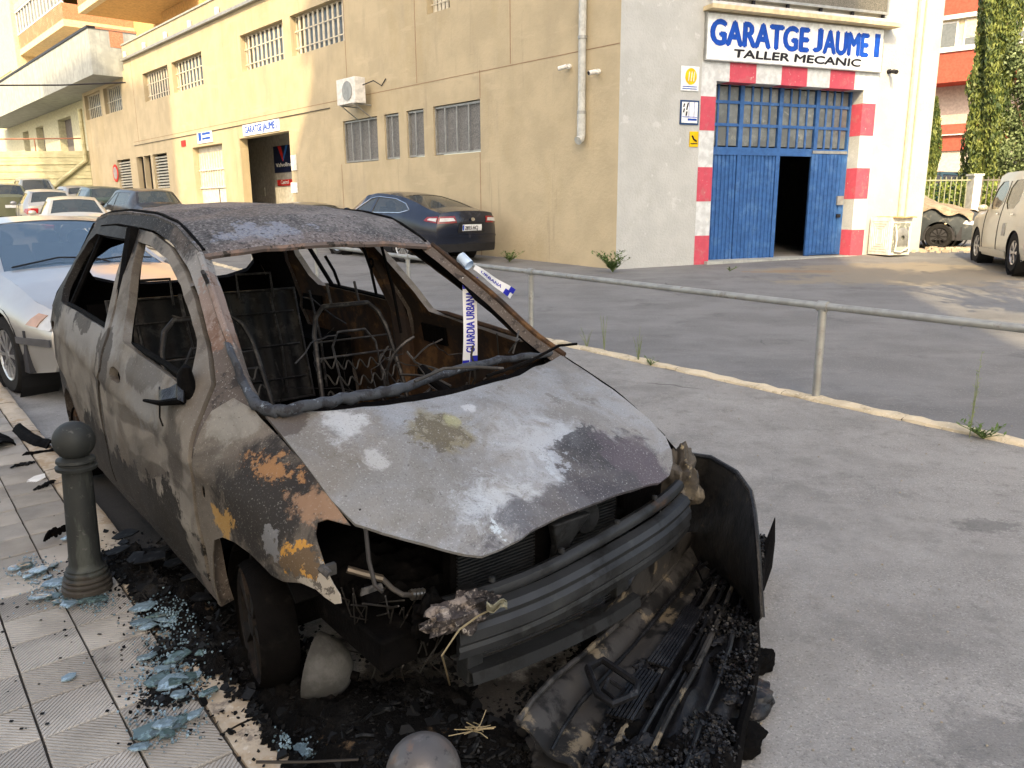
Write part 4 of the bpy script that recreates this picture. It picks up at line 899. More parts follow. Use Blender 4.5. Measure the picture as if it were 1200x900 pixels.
# ------------------------------------------------------------------ the parked cars
def paint(name,c,metal=.3,rough=.3,dirt=.3):
    return lay(name,c,[dict(c=[x*.6+.12 for x in c],s=3,lo=.5,hi=.7,a=dirt)],rough=rough,metal=metal,coat=.4,vary=.02,spec=.5)
def sedanspec(pt,L,H,W,wb,hatch,belt,hoodz,r=.32,**k):
    xf,xr_,ws0,ws1,rt,rb_,sh=sedan(L,H,W,wb,hatch,belt,hoodz)
    sp=dict(shell=sh,paint=pt,wb=wb,r=r,xf=xf,xr=xr_,ws=(ws0,ws1),rw=(rt-.02,rb_+.03),wins=stdwins(ws0,ws1,rt,rb_,wb,belt,H),
      bits=[('headlight',m_lens,'F',[(.62,.58),(1.0,.60),(1.0,.70),(.62,.66)],.006),('headlight',m_lens,'side',[(xf-.30,.62),(xf-.01,.58),(xf-.01,.68),(xf-.25,.70)],.004),
            ('grille',m_blk,'F',[(-.30,.55),(.30,.55),(.32,.64),(-.32,.64)],.008),('bumper_strip',m_blk,'F',[(-.95,.42),(.95,.42),(.95,.47),(-.95,.47)],.012),
            ('tail_light',m_tail,'R',[(.60,belt-.20),(1.0,belt-.22),(1.0,belt-.03),(.60,belt-.06)],.006),('tail_light',m_tail,'side',[(xr_+.01,belt-.22),(xr_+.28,belt-.16),(xr_+.22,belt-.05),(xr_+.01,belt-.04)],.004),
            ('number_plate',m_plt,'R',[(-.30,.60),(.30,.60),(.30,.71),(-.30,.71)],.012)]+
            [('door_gap',m_blk,'side',[(a-.006,.30),(a+.006,.30),(a+.006,belt+.04),(a-.006,belt+.04)],.001) for a in (-.52,-1.585)]+
            [('door_handle',pt,'side',[(a,belt-.12),(a+.17,belt-.12),(a+.17,belt-.085),(a,belt-.085)],.02) for a in (-1.50,-2.45)]+[('sill',m_blk,'side',[(-wb+.42,.22),(-.42,.22),(-.42,.29),(-wb+.42,.29)],.006)])
    sp.update(k); return sp
# silver coupe behind the burnt car
PB=paint('silver_paint',(.47,.46,.44),.5,.28,.15)
p=onground(21,459,.02); yaw=CAA+rad(8)
lat=Vector((-math.sin(yaw),math.cos(yaw),0)); og=p+lat*.80
sp=sedanspec(PB,4.48,1.40,.88,2.72,0,.90,.84,.315,near=True)
bg=lay('bumper_grey_strip',(.10,.10,.105),rough=.6)
sp['bits']=[b for b in sp['bits'] if b[0] not in('headlight','grille','bumper_strip')]+[('headlight',m_lens,'F',[(.50,.55),(.97,.565),(.97,.685),(.50,.69)],.008),('headlight',m_lens,'side',[(.56,.58),(.79,.56),(.79,.69),(.64,.70)],.006),('indicator',m_amb,'side',[(.54,.60),(.66,.585),(.70,.67),(.62,.685)],.016),
  ('kidney_grille',m_blk,'F',[(-.30,.55),(-.05,.53),(-.04,.66),(-.26,.67)],.012),('bumper_strip',bg,'side',[(.36,.45),(.79,.44),(.79,.495),(.36,.50)],.010),('bumper_strip',bg,'F',[(-.97,.44),(.97,.44),(.97,.495),(-.97,.495)],.010),('air_intake',m_blk,'F',[(-.6,.24),(.6,.24),(.62,.36),(-.62,.36)],.008)]
sp['wins']=[[(-.62,.95),(-1.30,1.29),(-2.05,1.31),(-2.05,.95)],[(-2.12,.95),(-2.12,1.31),(-2.55,1.27),(-3.0,1.02),(-2.9,.95)]]
sp['glass']=glass('windscreen_glass',(.10,.17,.24),.03,.72,1.0)  # blue of the reflected sky is put into the glass colour
bm=car('parked_car','silver coupe parked bumper to bumper just behind the burnt car','car',(og.x,og.y,gz(og.y)-.02),yaw,sp,near=True)
bm.rotation_euler=(0,rad(-1.2),yaw)
sh=sp['shell']
MB().tube([sh.top(.014)(-.40,-.85),sh.top(.02)(-.46,-.3),sh.top(.02)(-.42,.1),sh.top(.012)(-.34,.25)],.008,6).build('wiper',m_blk,bm)
MB().tube([sh.top(.014)(-.38,.0),sh.top(.02)(-.44,.5),sh.top(.02)(-.44,.85)],.008,6).build('wiper',m_blk,bm)
MB().tube([Vector((.75-.05*abs(v)**2,v*.62,.745)) for v in (-1,-.5,0,.5,1)],.004,4).build('bonnet_gap',m_blk,bm)
# dark blue saloon by the beige wall
PF=paint('dark_blue_paint',(.008,.013,.028),.3,.2,.25)
sp=sedanspec(PF,4.85,1.46,.93,2.85,1,1.00,.86,.345)
_x=sp['xr']; sp['shell'].ZT=itp([(_x-.1,1.03),(_x,1.06),(-3.55,1.13),(-3.0,1.28),(-2.45,1.39),(-1.9,1.445),(-1.45,1.46),(-1.1,1.42),(-.38,.98),(.1,.89),(.55,.77),(.8,.68)]); sp['shell'].YT=itp([(_x,.70),(-3.6,.66),(-2.6,.58),(-1.2,.60),(-.38,.76),(.5,.76),(.8,.67)])
sp['rw']=(-2.45,-3.5); sp['wins']=[[(-.75,1.03),(-1.3,1.34),(-1.53,1.375),(-1.53,1.03)],[(-1.62,1.03),(-1.62,1.38),(-2.3,1.345),(-2.75,1.24),(-3.02,1.11),(-2.75,1.05)]]
sp['bits']=[b for b in sp['bits'] if b[0] in('headlight','grille','door_gap','door_handle','sill')]
tl=[(.52,.86),(.55,.98),(1.0,1.0),(1.0,.86)]
sp['bits']+=[('tail_light',m_tail,'R',[(.50,.84),(1.0,.84),(1.0,.985),(.56,.97)],.010),('tail_lens',m_lens,'R',[(.56,.88),(.97,.88),(.97,.95),(.62,.94)],.024),('tail_light',m_tail,'side',[(sp['xr']+.01,.85),(sp['xr']+.36,.90),(sp['xr']+.30,.975),(sp['xr']+.01,.99)],.008),('tail_lens',m_lens,'side',[(sp['xr']+.02,.885),(sp['xr']+.26,.915),(sp['xr']+.22,.95),(sp['xr']+.02,.955)],.02),
  ('number_plate',m_plt,'R',[(-.32,.68),(.32,.68),(.32,.80),(-.32,.80)],.02),('bumper_lower',m_blk,'R',[(-.97,.26),(.97,.26),(.97,.42),(-.97,.42)],.012),('bumper_crease',PF,'R',[(-.98,.56),(.98,.56),(.98,.60),(-.98,.60)],.02),('plate_recess',m_blk,'R',[(-.45,.65),(.45,.65),(.40,.84),(-.40,.84)],.008)]
sp['rprof']=lambda z:.06*max(0,min(1,(z-.45)/.3))*(1 if z<.9 else max(0,1-(z-.9)/.14)); sp['chrome']=None; sp['spokes']=14; sp['rimr']=.74; sp['near']=True
a,_=BW.at(474,306); 
wbp=onground(474,307); yaw=math.atan2(.745,-.667)
lat=Vector((-math.sin(yaw),math.cos(yaw),0)); fwd=Vector((math.cos(yaw),math.sin(yaw),0))
og=wbp-lat*.84+fwd*2.85
print('ford wall dist',(og-BW.o).dot(BW.n),px(og-lat*0))
fo=car('parked_car','dark blue fastback saloon with red tail lights parked along the beige wall','car',(og.x,og.y,gz(og.y)-.02),yaw,sp,near=True)
sl=math.atan2(gz(og.y+1)-gz(og.y-3),4)*fwd.y; fo.rotation_euler=(0,-sl*.8,yaw)
sh=sp['shell']; xr_=sp['xr']
capR=sh.capf(xr_,.12,sp['rprof'],.034,-1)
text('2855 HCJ','plate_lettering',m_sblk,lambda x,y,z:capR(.25-x*1.0,.70+y)+Vector((-.002-z,0,0)),.105,.43,fo,bold=.002)
MB().box((-.03,.262,.69),(.0,.31,.79),lambda x,y,z:capR(.29+(y-.262)*.9-.05*0,z)+Vector((x*.2-.004,0,0))).build('plate_band',m_sblue,fo)
MB().lathe([(.001,0),(.06,0),(.06,.01),(.001,.01)],lambda a,b,c:capR(a*1.1,.90+b*.55)+Vector((-c,0,0)),20).build('badge',m_chr,fo)
for sg in (1,-1):
    w_=sp['wins']; outl=[w_[0][0],w_[0][1],(-1.6,1.39),w_[1][2],w_[1][3],w_[1][4],w_[1][5]]
    MB().tube([sh.side(sg,.006)(*q) for q in resample(outl,.07)]+[sh.side(sg,.006)(*outl[0])],.010,5).build('window_trim',m_chr,fo)
# cars up the street
def farcar(pxx,topy,Y,yawd,lab,pt,L=4.3,H=1.45,W=.86,wb=2.55,hatch=1,belt=.93,hoodz=.85,tall=0,dzz=0):
    q=ray(pxx,topy); q=q*(Y/q.y); z=gz(Y)
    sp=sedanspec(pt,L,H,W,wb,hatch,belt,hoodz,.32)
    yaw=rad(yawd); f=Vector((math.cos(yaw),math.sin(yaw),0)); o=Vector((q.x,q.y,0))+f*(wb*.75)
    c=car('parked_car',lab,'car',(o.x,o.y,CH+q.z-H+dzz),yaw,sp,group='cars parked further up the street'); c.rotation_euler=(0,-rad(1.8),yaw); return c
far=[(37,208,38,128,'light grey four wheel drive tallest among the cars up the street','grey',(.30,.33,.33),4.4,1.78,.90,2.6,1,1.12,1.0),
 (53,221,27.5,125,'silver estate car in front of the grey four wheel drive','silver',(.30,.31,.32),4.4,1.46,.86,2.6,1,.95,.85),
 (84,229,21,122,'pale silver saloon just beyond the silver coupe roof','pale',(.36,.37,.36),4.3,1.40,.85,2.6,0,.92,.84),
 (88,217,33,130,'small silver hatchback half hidden left of the dark green one','hatch',(.3,.3,.3),3.9,1.50,.84,2.45,1,.98,.86),
 (117,217.5,30,128,'dark green hatchback between the small silver car and the black estate','green',(.03,.05,.045),4.1,1.48,.86,2.5,1,.97,.86),
 (167,220,26.5,133,'black estate car parked below the louvred windows','black',(.015,.016,.02),4.7,1.52,.90,2.65,1,.98,.88),
 (4,214,36,128,'olive green car cut off by the left edge of the photo','olive',(.16,.17,.10),4.2,1.6,.88,2.5,1,1.0,.9),
 (362,236,23.5,132,'olive brown low car parked ahead of the dark blue saloon','brown',(.16,.14,.09),4.3,1.36,.86,2.6,0,.9,.8)]
for t in far:
    farcar(t[0],t[1],t[2],t[3],t[4],paint(t[5]+'_car_paint',t[6]),*t[7:])
q=ray(1108,199); q=q*(31/q.y); tc_=farcar(1108,199,31,170,'teal car roof showing above the hedge behind the fence',paint('teal_paint',(.05,.16,.18)),4.3,1.45); tc_['group']='cars beyond the fence'; tc_.location.z=gz(31)+.3
# cream boxy off-roader on the right
rwc=onground(1192,323); fwc=onground(1147.5,306)
f=(fwc-rwc); f.z=0; wbs=f.length; yaw=math.atan2(f.y,f.x); print('suv wb',wbs,math.degrees(yaw),rwc,fwc)
wbv=2.6; lat=Vector((-math.sin(yaw),math.cos(yaw),0)); f.normalize()
og=fwc-lat*.78
ZT=[(-3.5,1.64),(-3.35,1.74),(-2.5,1.79),(-1.0,1.79),(-.68,1.73),(-.32,1.16),(.3,1.12),(.72,1.04),(.85,.92)]
YT=[(-3.5,.70),(-1.,.71),(-.3,.74),(.85,.70)]; WBt=[(-3.5,.82),(-3.2,.88),(-2.6,.90),(0,.90),(.5,.87),(.85,.78)]; ZBt=[(-3.5,1.05),(-.3,1.02),(.1,.85),(.85,.75)]
shs=Shell(ZT,YT,WBt,ZBt,[(-3.5,1.0),(-.3,1.0),(.1,2.4),(.85,2.4)],.04)
PS=paint('cream_paint',(.56,.53,.43),.15,.35,.3)
rw_=lambda cx,cz,w_,h_: smoothpoly([(cx-w_,cz-h_),(cx+w_,cz-h_),(cx+w_*.8,cz+h_),(cx-w_,cz+h_)],2)
sp=dict(shell=shs,paint=PS,wb=wbv,r=.345,xf=.83,xr=-3.45,ws=(-.36,-.66),rw=None,wins=[smoothpoly([(-.50,1.10),(-.78,1.62),(-1.45,1.63),(-1.45,1.10)],1),smoothpoly([(-1.6,1.10),(-1.6,1.63),(-2.4,1.63),(-2.4,1.12)],1),smoothpoly([(-2.6,1.2),(-2.6,1.60),(-3.15,1.58),(-3.15,1.2)],1)],
 bits=[('rear_window',m_cgl,'R',[(-.85,1.15),(.85,1.15),(.80,1.55),(-.80,1.55)],.006),('tail_light',m_tail,'R',[(.80,.85),(1.0,.85),(1.0,1.10),(.80,1.10)],.008),('headlight',m_lens,'F',[(.55,.72),(.98,.72),(.98,.86),(.55,.86)],.006),('grille',m_blk,'F',[(-.5,.68),(.5,.68),(.5,.84),(-.5,.84)],.006),('door_handle',m_chr,'side',[(-1.42,1.0),(-1.25,1.0),(-1.25,1.03),(-1.42,1.03)],.02),('door_handle',m_chr,'side',[(-2.4,1.0),(-2.23,1.0),(-2.23,1.03),(-2.4,1.03)],.02),('sill_guard',PS,'side',[(-2.2,.25),(-.4,.25),(-.4,.34),(-2.2,.34)],.02),('side_panel_badge',m_grey,'side',[(-2.05,.62),(-1.85,.62),(-1.85,.85),(-2.05,.85)],.004),
  ('door_gap',m_blk,'side',[(-.50,.35),(-.485,.35),(-.485,1.08),(-.50,1.08)],.002),('door_gap',m_blk,'side',[(-1.53,.35),(-1.515,.35),(-1.515,1.62),(-1.53,1.62)],.002)],seats=(-1.2,-2.1),zi=.75,rimr=.62,spokes=6,glass=glass('tinted_glass',(.16,.13,.08),.05,.85),mirror_mat=PS,mirror=-.55)
su=car('parked_car','boxy cream off-roader cut off by the right edge of the photo','car',(og.x,og.y,gz(og.y)-.01),yaw,sp,near=True)
# wrecked dark car under a tarpaulin
wp=onground(1112,292); yaw=rad(-40)
spw=sedanspec(lay('wreck_paint',(.055,.065,.072),[dict(c=(.16,.16,.15),s=4,lo=.55,hi=.65,a=.7)],rough=.6),4.2,1.66,.85,2.5,1,1.02,.95,.31,rim=m_blk)
wo=wp+Vector((.35,.85,0))
wr=car('covered_car','dark crumpled car half hidden under a beige tarpaulin by the fence','car',(wo.x,wo.y,gz(wo.y)-.03),yaw,spw)
shw=spw['shell']
m_tarp=lay('beige_tarpaulin',(.27,.22,.16),[dict(c=(.38,.33,.25),s=2,lo=.5,hi=.6,a=.6),dict(c=(.22,.18,.13),s=5,vs=(4,1,1),lo=.58,hi=.66,a=.7)],rough=.8,bump=[(7,.5,.05)])
def tp(u,v):
    x=-3.3+(3.85+.15*math.sin(v*9))*u; k=(v-.5)*3.6
    if abs(k)<=1: q=shw.top(.03)(x,k); fold=.02*math.sin(x*9+k*5); return q+Vector((0,0,fold))
    sg=1 if k>0 else -1; t=abs(k)-1; yb=shw.YT(x); z=shw.ZT(x)*(1-t/.8)
    lim=(.30 if x<-2.3 else .78 if x<-.6 else .10+.05*math.sin(x*11)) if sg<0 else .45
    t2=min(t,lim); z=shw.ZT(x)*(1-t2/.8*(1 if sg<0 else .8))
    return Vector((x+.1*t2*math.sin(x*5),sg*(yb+.12+.50*t2+.05*math.sin(x*17+t*2)*min(1,t2*3)),max(.01,z+.03)))
tb_=MB().grid(tp,70,44).build('tarpaulin',m_tarp,smooth=True,solid=.01); tb_.location=wr.location; tb_.rotation_euler=(0,0,yaw); tag(tb_,'creased beige tarpaulin draped over the dark car by the fence','tarpaulin')
for k in range(26):
    q=wp+Vector((random.uniform(-1.1,1.6),random.uniform(-.5,.3),0)); 
rub=MB()
for k in range(160):
    q=wp+Vector((random.uniform(-1.3,1.9),random.gauss(-.15,.3),0)); s_=random.uniform(.02,.08); z=gz(q.y)
    rub.box((-s_,-s_,-.02),(s_,s_*.6,s_*.7),lambda x,y,zz,q=q,a=random.uniform(0,3),z=z:Vector((q.x+x*math.cos(a)-y*math.sin(a),q.y+x*math.sin(a)+y*math.cos(a),z+zz)))
stuff(rub.build('rubble',lay('pale_rubble',(.5,.42,.32),rough=.9)),'scattered pale rubble and broken bits below the covered car','rubble')
# ------------------------------------------------------------------ discarded washing machine
wq=onground(1041,301); wm=empty('washing_machine','gutted white washing machine standing against the sunlit garage wall','washing machine',wq,rad(-70))
m_en=lay('white_enamel',(.74,.73,.67),[dict(c=(.5,.42,.3),s=5,lo=.6,hi=.7,a=.6)],rough=.4)
MB().box((-.62,.0,.03),(-.0,.60,.86)).build('casing',m_en,wm,bevel=.012)
for k in range(4):
    d_=.06+.055*k; f_=MB()
    for (a0,b0,a1,b1) in ((-.62+d_,.05+d_,-d_,.062+d_),(-.62+d_,.84-d_,-d_,.852-d_),(-.62+d_,.05+d_,-.608+d_,.852-d_),(-.012-d_,.05+d_,-d_,.852-d_)): f_.box((a0,-.012,b0),(a1,-.0005,b1))
    f_.build('pressed_rib',m_en,wm)
f_=MB(); f_.box((.0005,.06,.10),(.012,.54,.74)); f_.build('open_back',lay('machine_inside',(.22,.24,.22),[dict(c=(.5,.5,.45),s=14,lo=.5,hi=.6)],rough=.7),wm)
MB().lathe([(.20,0),(.22,.03),(.16,.05),(.05,.05)],lambda a,b,c:Vector((.013+c,.30+a,.42+b)),20,cap=False).build('drum_wheel',m_grey,wm,smooth=True)
MB().tube([(.03,.1,.7),(.06,.14,.4),(.05,.12,.12),(.04,.3,.1),(.05,.5,.2),(.05,.48,.65)],.018,7).build('hose',m_wpl,wm,smooth=True)
MB().box((.013,.12,.12),(.05,.46,.22)).build('weight_block',m_conc,wm)
MB().grid(lambda u,v:Vector((-.60+.70*u,.02+.60*v,.87+.03*noise.noise(Vector((u*5,v*5,2))))),10,8).build('top_board',lay('warped_chipboard',(.48,.33,.17),rough=.9),wm,solid=.02)
# ------------------------------------------------------------------ weeds
m_weed=lay('weed_green',(.10,.16,.05),rough=.7); m_weed2=lay('weed_pale',(.20,.24,.12),rough=.7)
def weed(x,y,h,lab,n=6,spread=.05,mat=m_weed,wide=.012,dz=.0,dry=False):
    p=onground(x,y); e=MB(); lf=MB()
    for k in range(n):
        a=random.uniform(0,6.28); hh=h*random.uniform(.55,1); s_=spread*random.uniform(.3,1)
        pts=[Vector((s_*t*math.cos(a)*(1+t),s_*t*math.sin(a)*(1+t),hh*t)) for t in (0,.35,.7,1)]
        e.tube(pts,[.003,.0028,.002,.001],4)
        for t in np.linspace(.12,.97,int(6+h*22)):
            i=min(2,int(t*3)); q=pts[i].lerp(pts[i+1],t*3-i); b=random.uniform(0,6.28); L=wide*3*random.uniform(.6,1.5)*(1.1-t*.6)
            d_=Vector((math.cos(b),math.sin(b),.6)); sd_=Vector((-math.sin(b),math.cos(b),0))*wide*.4
            lf.add([q,q+d_*L*.5+sd_,q+d_*L,q+d_*L*.5-sd_],[(0,1,2,3)])
    r=empty('weed',lab,'weed',p); e.build('stem',mat,r); lf.build('leaves',mat,r)
weed(1136,513,.62,'tall spindly weed growing from the kerb at the right',3,.02,m_weed2,.011)
weed(1152,514,.10,'low green tuft at the foot of the tall weed on the kerb',9,.10,m_weed,.02)
weed(748,424,.38,'thin weed on the kerb in front of the white wall',5,.05,m_weed2,.009)
weed(762,428,.08,'tiny tuft right of the thin kerb weed',7,.06,m_weed)
weed(708,412,.38,'leftmost thin weed on the kerb, just beyond the bonnet',4,.04,m_weed2,.009)
weed(688,408,.22,'short weed on the kerb beside the bonnet corner',4,.05,m_weed2,.009)
weed(718,319,.42,'bushy green weed at the corner of the beige and white walls',22,.22,m_weed,.04)
weed(597,307,.25,'small weed at the foot of the beige wall right of the blue car',12,.18,m_weed,.035)
weed(855,318,.10,'low grass tuft before the gate threshold',6,.1,m_weed,.02)
# ------------------------------------------------------------------ the burnt-out car
bc=empty('burnt_car','burnt-out five-door hatchback with no glass, ash-grey bonnet and rusty front wing','car',(CAX,CAY,-.061))
bc.rotation_euler=(0,.0150,CAA); Mc=Matrix.Translation((CAX,CAY,-.061))@Matrix.Rotation(CAA,4,'Z')@Matrix.Rotation(.0150,4,'Y'); Mi=Mc.inverted()
co=Mi@Vector((0,0,CH))
def cray(x,y): return (Mi@(Vector((0,0,CH))+ray(x,y)))-co
BZT=[(-3.16,1.0),(-3.05,1.20),(-2.93,1.40),(-2.75,1.455),(-2.4,1.485),(-2.0,1.50),(-1.5,1.492),(-1.2,1.46),(-.95,1.378),(-.85,1.325),(-.5,1.135),(-.27,1.0),(-.07,.915),(.2,.835),(.48,.715),(.7,.605),(.85,.53)]
BYT=[(-3.16,.62),(-2.93,.49),(-2.4,.52),(-.92,.535),(-.5,.61),(-.07,.662),(.2,.655),(.48,.637),(.6,.60),(.7,.53),(.85,.44)]
BWB=[(-3.16,.72),(-3.0,.765),(-2.7,.81),(-2.3,.825),(-.4,.825),(0,.81),(.3,.785),(.5,.745),(.62,.70),(.7,.64),(.8,.52)]
BZB=[(-3.16,.98),(-1.4,.90),(-.45,.86),(-.15,.68),(.3,.6),(.8,.45)]
BPP=[(-3.16,1.15),(-.5,1.15),(-.1,2.2),(.8,2.2)]
bs=Shell(BZT,BYT,BWB,BZB,BPP,itp([(-3,.02),(-2,.045),(-.9,.03),(-.5,.03),(-.07,.045),(.4,.05),(.7,.055)]))
def S_(sg,off=0):
    def f(x,z):
        q=bs.side(sg,off)(x,z); n=.009*noise.noise(Vector((x*2.2,z*3,sg*5)))+.005*noise.noise(Vector((x*6,z*7,sg*3)))+.002*noise.noise(Vector((x*17,z*19,sg*3)))
        # creased shoulder line and recess below
        c_=z-(.70+.06*(-x)); n+=(.013*math.exp(-c_/.05) if c_>0 else .013*max(0,1+c_/.022))*(1 if x<-.2 else max(0,1-(x+.2)/.5))
        n-=.006*math.exp(-((z-.42)/.10)**2)
        q.y+=sg*n; return q
    return f
def onside(x,y,sg=-1):
    d=cray(x,y); yy=sg*.8
    for _ in range(80):
        t=(yy-co.y)/d.y; p=co+d*t; yy=.6*yy+.4*sg*bs.Y(max(-3.1,min(.75,p.x)),max(.1,min(1.5,p.z)))
    return p
def hz(x,y): 
    yt=bs.YT(x); v=max(-1,min(1,y/yt)); return bs.ZT(x)+bs.crown(x)*(1-v*v)
def onhood(x,y):
    d=cray(x,y); z=.8
    for _ in range(80):
        t=(z-co.z)/d.z; p=co+d*t; z=.5*z+.5*hz(max(-.2,min(.8,p.x)),p.y)
    return p
def onx(x,y,X):
    d=cray(x,y); return co+d*((X-co.x)/d.x)
def atz(x,y,Z):
    d=cray(x,y); return co+d*((Z-co.z)/d.z)
def aty(x,y,Y):
    d=cray(x,y); return co+d*((Y-co.y)/d.y)
# materials, stains fixed in the car's own space
BLK=(.018,.016,.015); SOOT=(.045,.038,.034); ASH=(.46,.46,.45)
h_=lambda x,y:tuple(onhood(x,y))
m_hood=lay('burnt_bonnet',(.235,.23,.22),[
  dict(c=(.305,.32,.335),s=4,dist=.6,lo=.42,hi=.60,a=.85),dict(c=(.13,.12,.105),s=9,lo=.56,hi=.64,a=.6),
  dict(c=(.20,.17,.13),s=3.5,at=h_(350,520),r=(.42,.40,.3),k=.5,lo=.42,hi=.6,a=.55),
  dict(c=(.22,.21,.19),s=4,at=h_(470,570),r=(.40,.35,.3),k=.5,lo=.40,hi=.6,a=.65),
  dict(c=(.44,.475,.51),s=9,dist=.8,at=h_(640,520),r=(.36,.36,.3),k=.5,lo=.30,hi=.95,a=.85),
  dict(c=(.22,.19,.11),s=6,at=h_(520,505),r=(.17,.20,.3),k=.4,lo=.30,hi=.62,a=.75),
  dict(c=(.10,.08,.05),s=30,at=h_(515,505),r=(.19,.20,.3),k=.3,lo=.42,hi=.5,a=.7),
  dict(c=(.36,.35,.20),s=9,at=h_(528,492),r=(.05,.05,.2),k=.4,lo=.25,hi=.55,a=.8),
  dict(c=(.50,.50,.48),s=14,at=h_(440,537),r=(.09,.06,.2),k=.35,lo=.35,hi=.6,a=.65),
  dict(c=(.60,.62,.62),s=14,at=h_(400,497),r=(.24,.19,.2),k=.4,lo=.44,hi=.80,a=.65),
  dict(c=(.58,.60,.62),s=10,at=h_(548,478),r=(.05,.05,.2),k=.4,lo=.25,hi=.5,a=.6),
  dict(c=(.50,.54,.57),s=16,dist=1,at=h_(590,590),r=(.24,.24,.3),k=.5,lo=.34,hi=.90,a=.8),
  dict(c=(.055,.052,.06),s=7,dist=.5,at=h_(725,548),r=(.24,.34,.3),k=.7,lo=.32,hi=.62,a=.9),dict(c=(.065,.062,.072),s=9,dist=.5,at=h_(650,598),r=(.13,.42,.3),k=.6,lo=.32,hi=.66,a=.8),
  dict(c=(.05,.05,.055),s=5,dist=1,at=h_(690,520),r=(.16,.22,.3),k=.6,lo=.42,hi=.48,a=.85),
  dict(c=(.12,.10,.12),s=9,at=h_(740,540),r=(.30,.22,.3),k=.5,lo=.40,hi=.6,a=.55),
  dict(c=(.50,.56,.62),s=30,at=h_(650,540),r=(.2,.2,.3),k=.3,lo=.60,hi=.66,a=.5),
  dict(c=(.05,.045,.045),s=40,d=6,lo=.66,hi=.70,a=.6),dict(c=(.56,.63,.66),s=34,at=h_(583,622),r=(.075,.04,.2),k=.3,lo=.40,hi=.60,a=.9),
  dict(c=(.55,.56,.55),s=150,d=3,lo=.58,hi=.68,a=.45),dict(c=(.09,.085,.08),s=170,d=3,lo=.56,hi=.68,a=.6),dict(c=(.40,.36,.30),s=1.6,lo=.45,hi=.7,a=.3),
  dict(c=(.08,.06,.05),s=6,at=h_(330,495),r=(.10,.14,.2),k=.5,lo=.4,hi=.5,a=.7)],
  rough=.62,metal=.25,bump=[(3,.25,.02),(45,.25,.004),(150,.3,.002)],vs=5,spec=.25)
side_l=[dict(c=(.28,.25,.21),wave=9,ds=1.2,s=1.1,vs=(.45,1,1),at=(-.95,-.8,.62),r=(.75,.6,.36),k=.5,lo=.55,hi=.95,a=.75),dict(c=(.07,.06,.05),wave=11,ds=1.5,s=1.4,vs=(.4,1,1),at=(-.9,-.8,.58),r=(.6,.6,.34),k=.3,lo=.72,hi=1.05,a=.7),
  dict(c=(.13,.105,.08),s=1.3,dist=1.6,vs=(1,1,1.3),d=5,ro=.5,lo=.40,hi=.66,a=.75),
  dict(c=(.08,.067,.055),s=1.6,dist=3.5,vs=(1,1,1.2),d=3,ro=.4,lo=.52,hi=.60,a=.5),
  dict(c=(.27,.245,.205),s=1.7,dist=3.5,vs=(1,1,1.2),d=3,ro=.4,lo=.52,hi=.74,a=.5),
  dict(c=(.27,.265,.255),s=3,at=(-1.9,-.8,.96),r=(1.1,.5,.19),k=.35,lo=.08,hi=.55,a=.8),
  dict(c=(.23,.225,.215),s=7,at=(-.85,-.8,.86),r=(.6,.5,.22),k=.45,lo=.30,hi=.70,a=.8),
  dict(c=(.10,.09,.08),s=4,at=(-.9,-.8,.92),r=(.45,.5,.12),k=.4,lo=.44,hi=.58,a=.75),
  dict(c=(.07,.062,.056),s=3,at=(-1.95,-.8,1.0),r=(.36,.5,.11),k=.35,lo=.36,hi=.40,a=.9),
  dict(c=(.07,.062,.056),s=3,at=(-1.45,-.8,.88),r=(.15,.5,.20),k=.35,lo=.34,hi=.40,a=.9),
  dict(c=(.055,.048,.042),s=3,at=(-1.58,-.8,.60),r=(.07,.5,.6),k=.3,lo=.30,hi=.38,a=.85),
  dict(c=(.020,.018,.016),s=4,at=(-1.6,-.8,.08),r=(3.2,.6,.62),k=.5,lo=.30,hi=.36,a=.96),dict(c=(.06,.05,.042),s=3,at=(-.50,-.8,.72),r=(.24,.5,.34),k=.4,lo=.34,hi=.6,a=.75),dict(c=(.05,.042,.036),s=3,at=(-1.75,-.8,.62),r=(.22,.5,.30),k=.4,lo=.34,hi=.6,a=.7),dict(c=(.05,.042,.036),s=3,at=(-2.8,-.8,.85),r=(.35,.5,.45),k=.4,lo=.30,hi=.6,a=.85),dict(c=(.04,.034,.03),s=3,at=(-1.6,-.8,.10),r=(2.8,.6,.75),k=.5,lo=.35,hi=.80,a=.55),
  dict(c=(.022,.02,.019),s=3,at=(-2.75,-.6,1.36),r=(1.5,.9,.58),k=.5,lo=.18,hi=.36,a=.96),
  dict(c=(.03,.027,.025),s=3,at=(-3.1,-.7,.7),r=(.35,.6,.8),k=.4,lo=.30,hi=.5,a=.9),
  dict(c=(.50,.49,.45),s=150,d=3,lo=.60,hi=.70,a=.35),dict(c=(.04,.035,.03),s=60,d=5,lo=.66,hi=.72,a=.6)]
m_side=lay('burnt_door_paint',(.20,.178,.15),side_l,rough=.6,metal=.2,bump=[(4,.2,.01),(60,.2,.003)],vs=4,spec=.10)
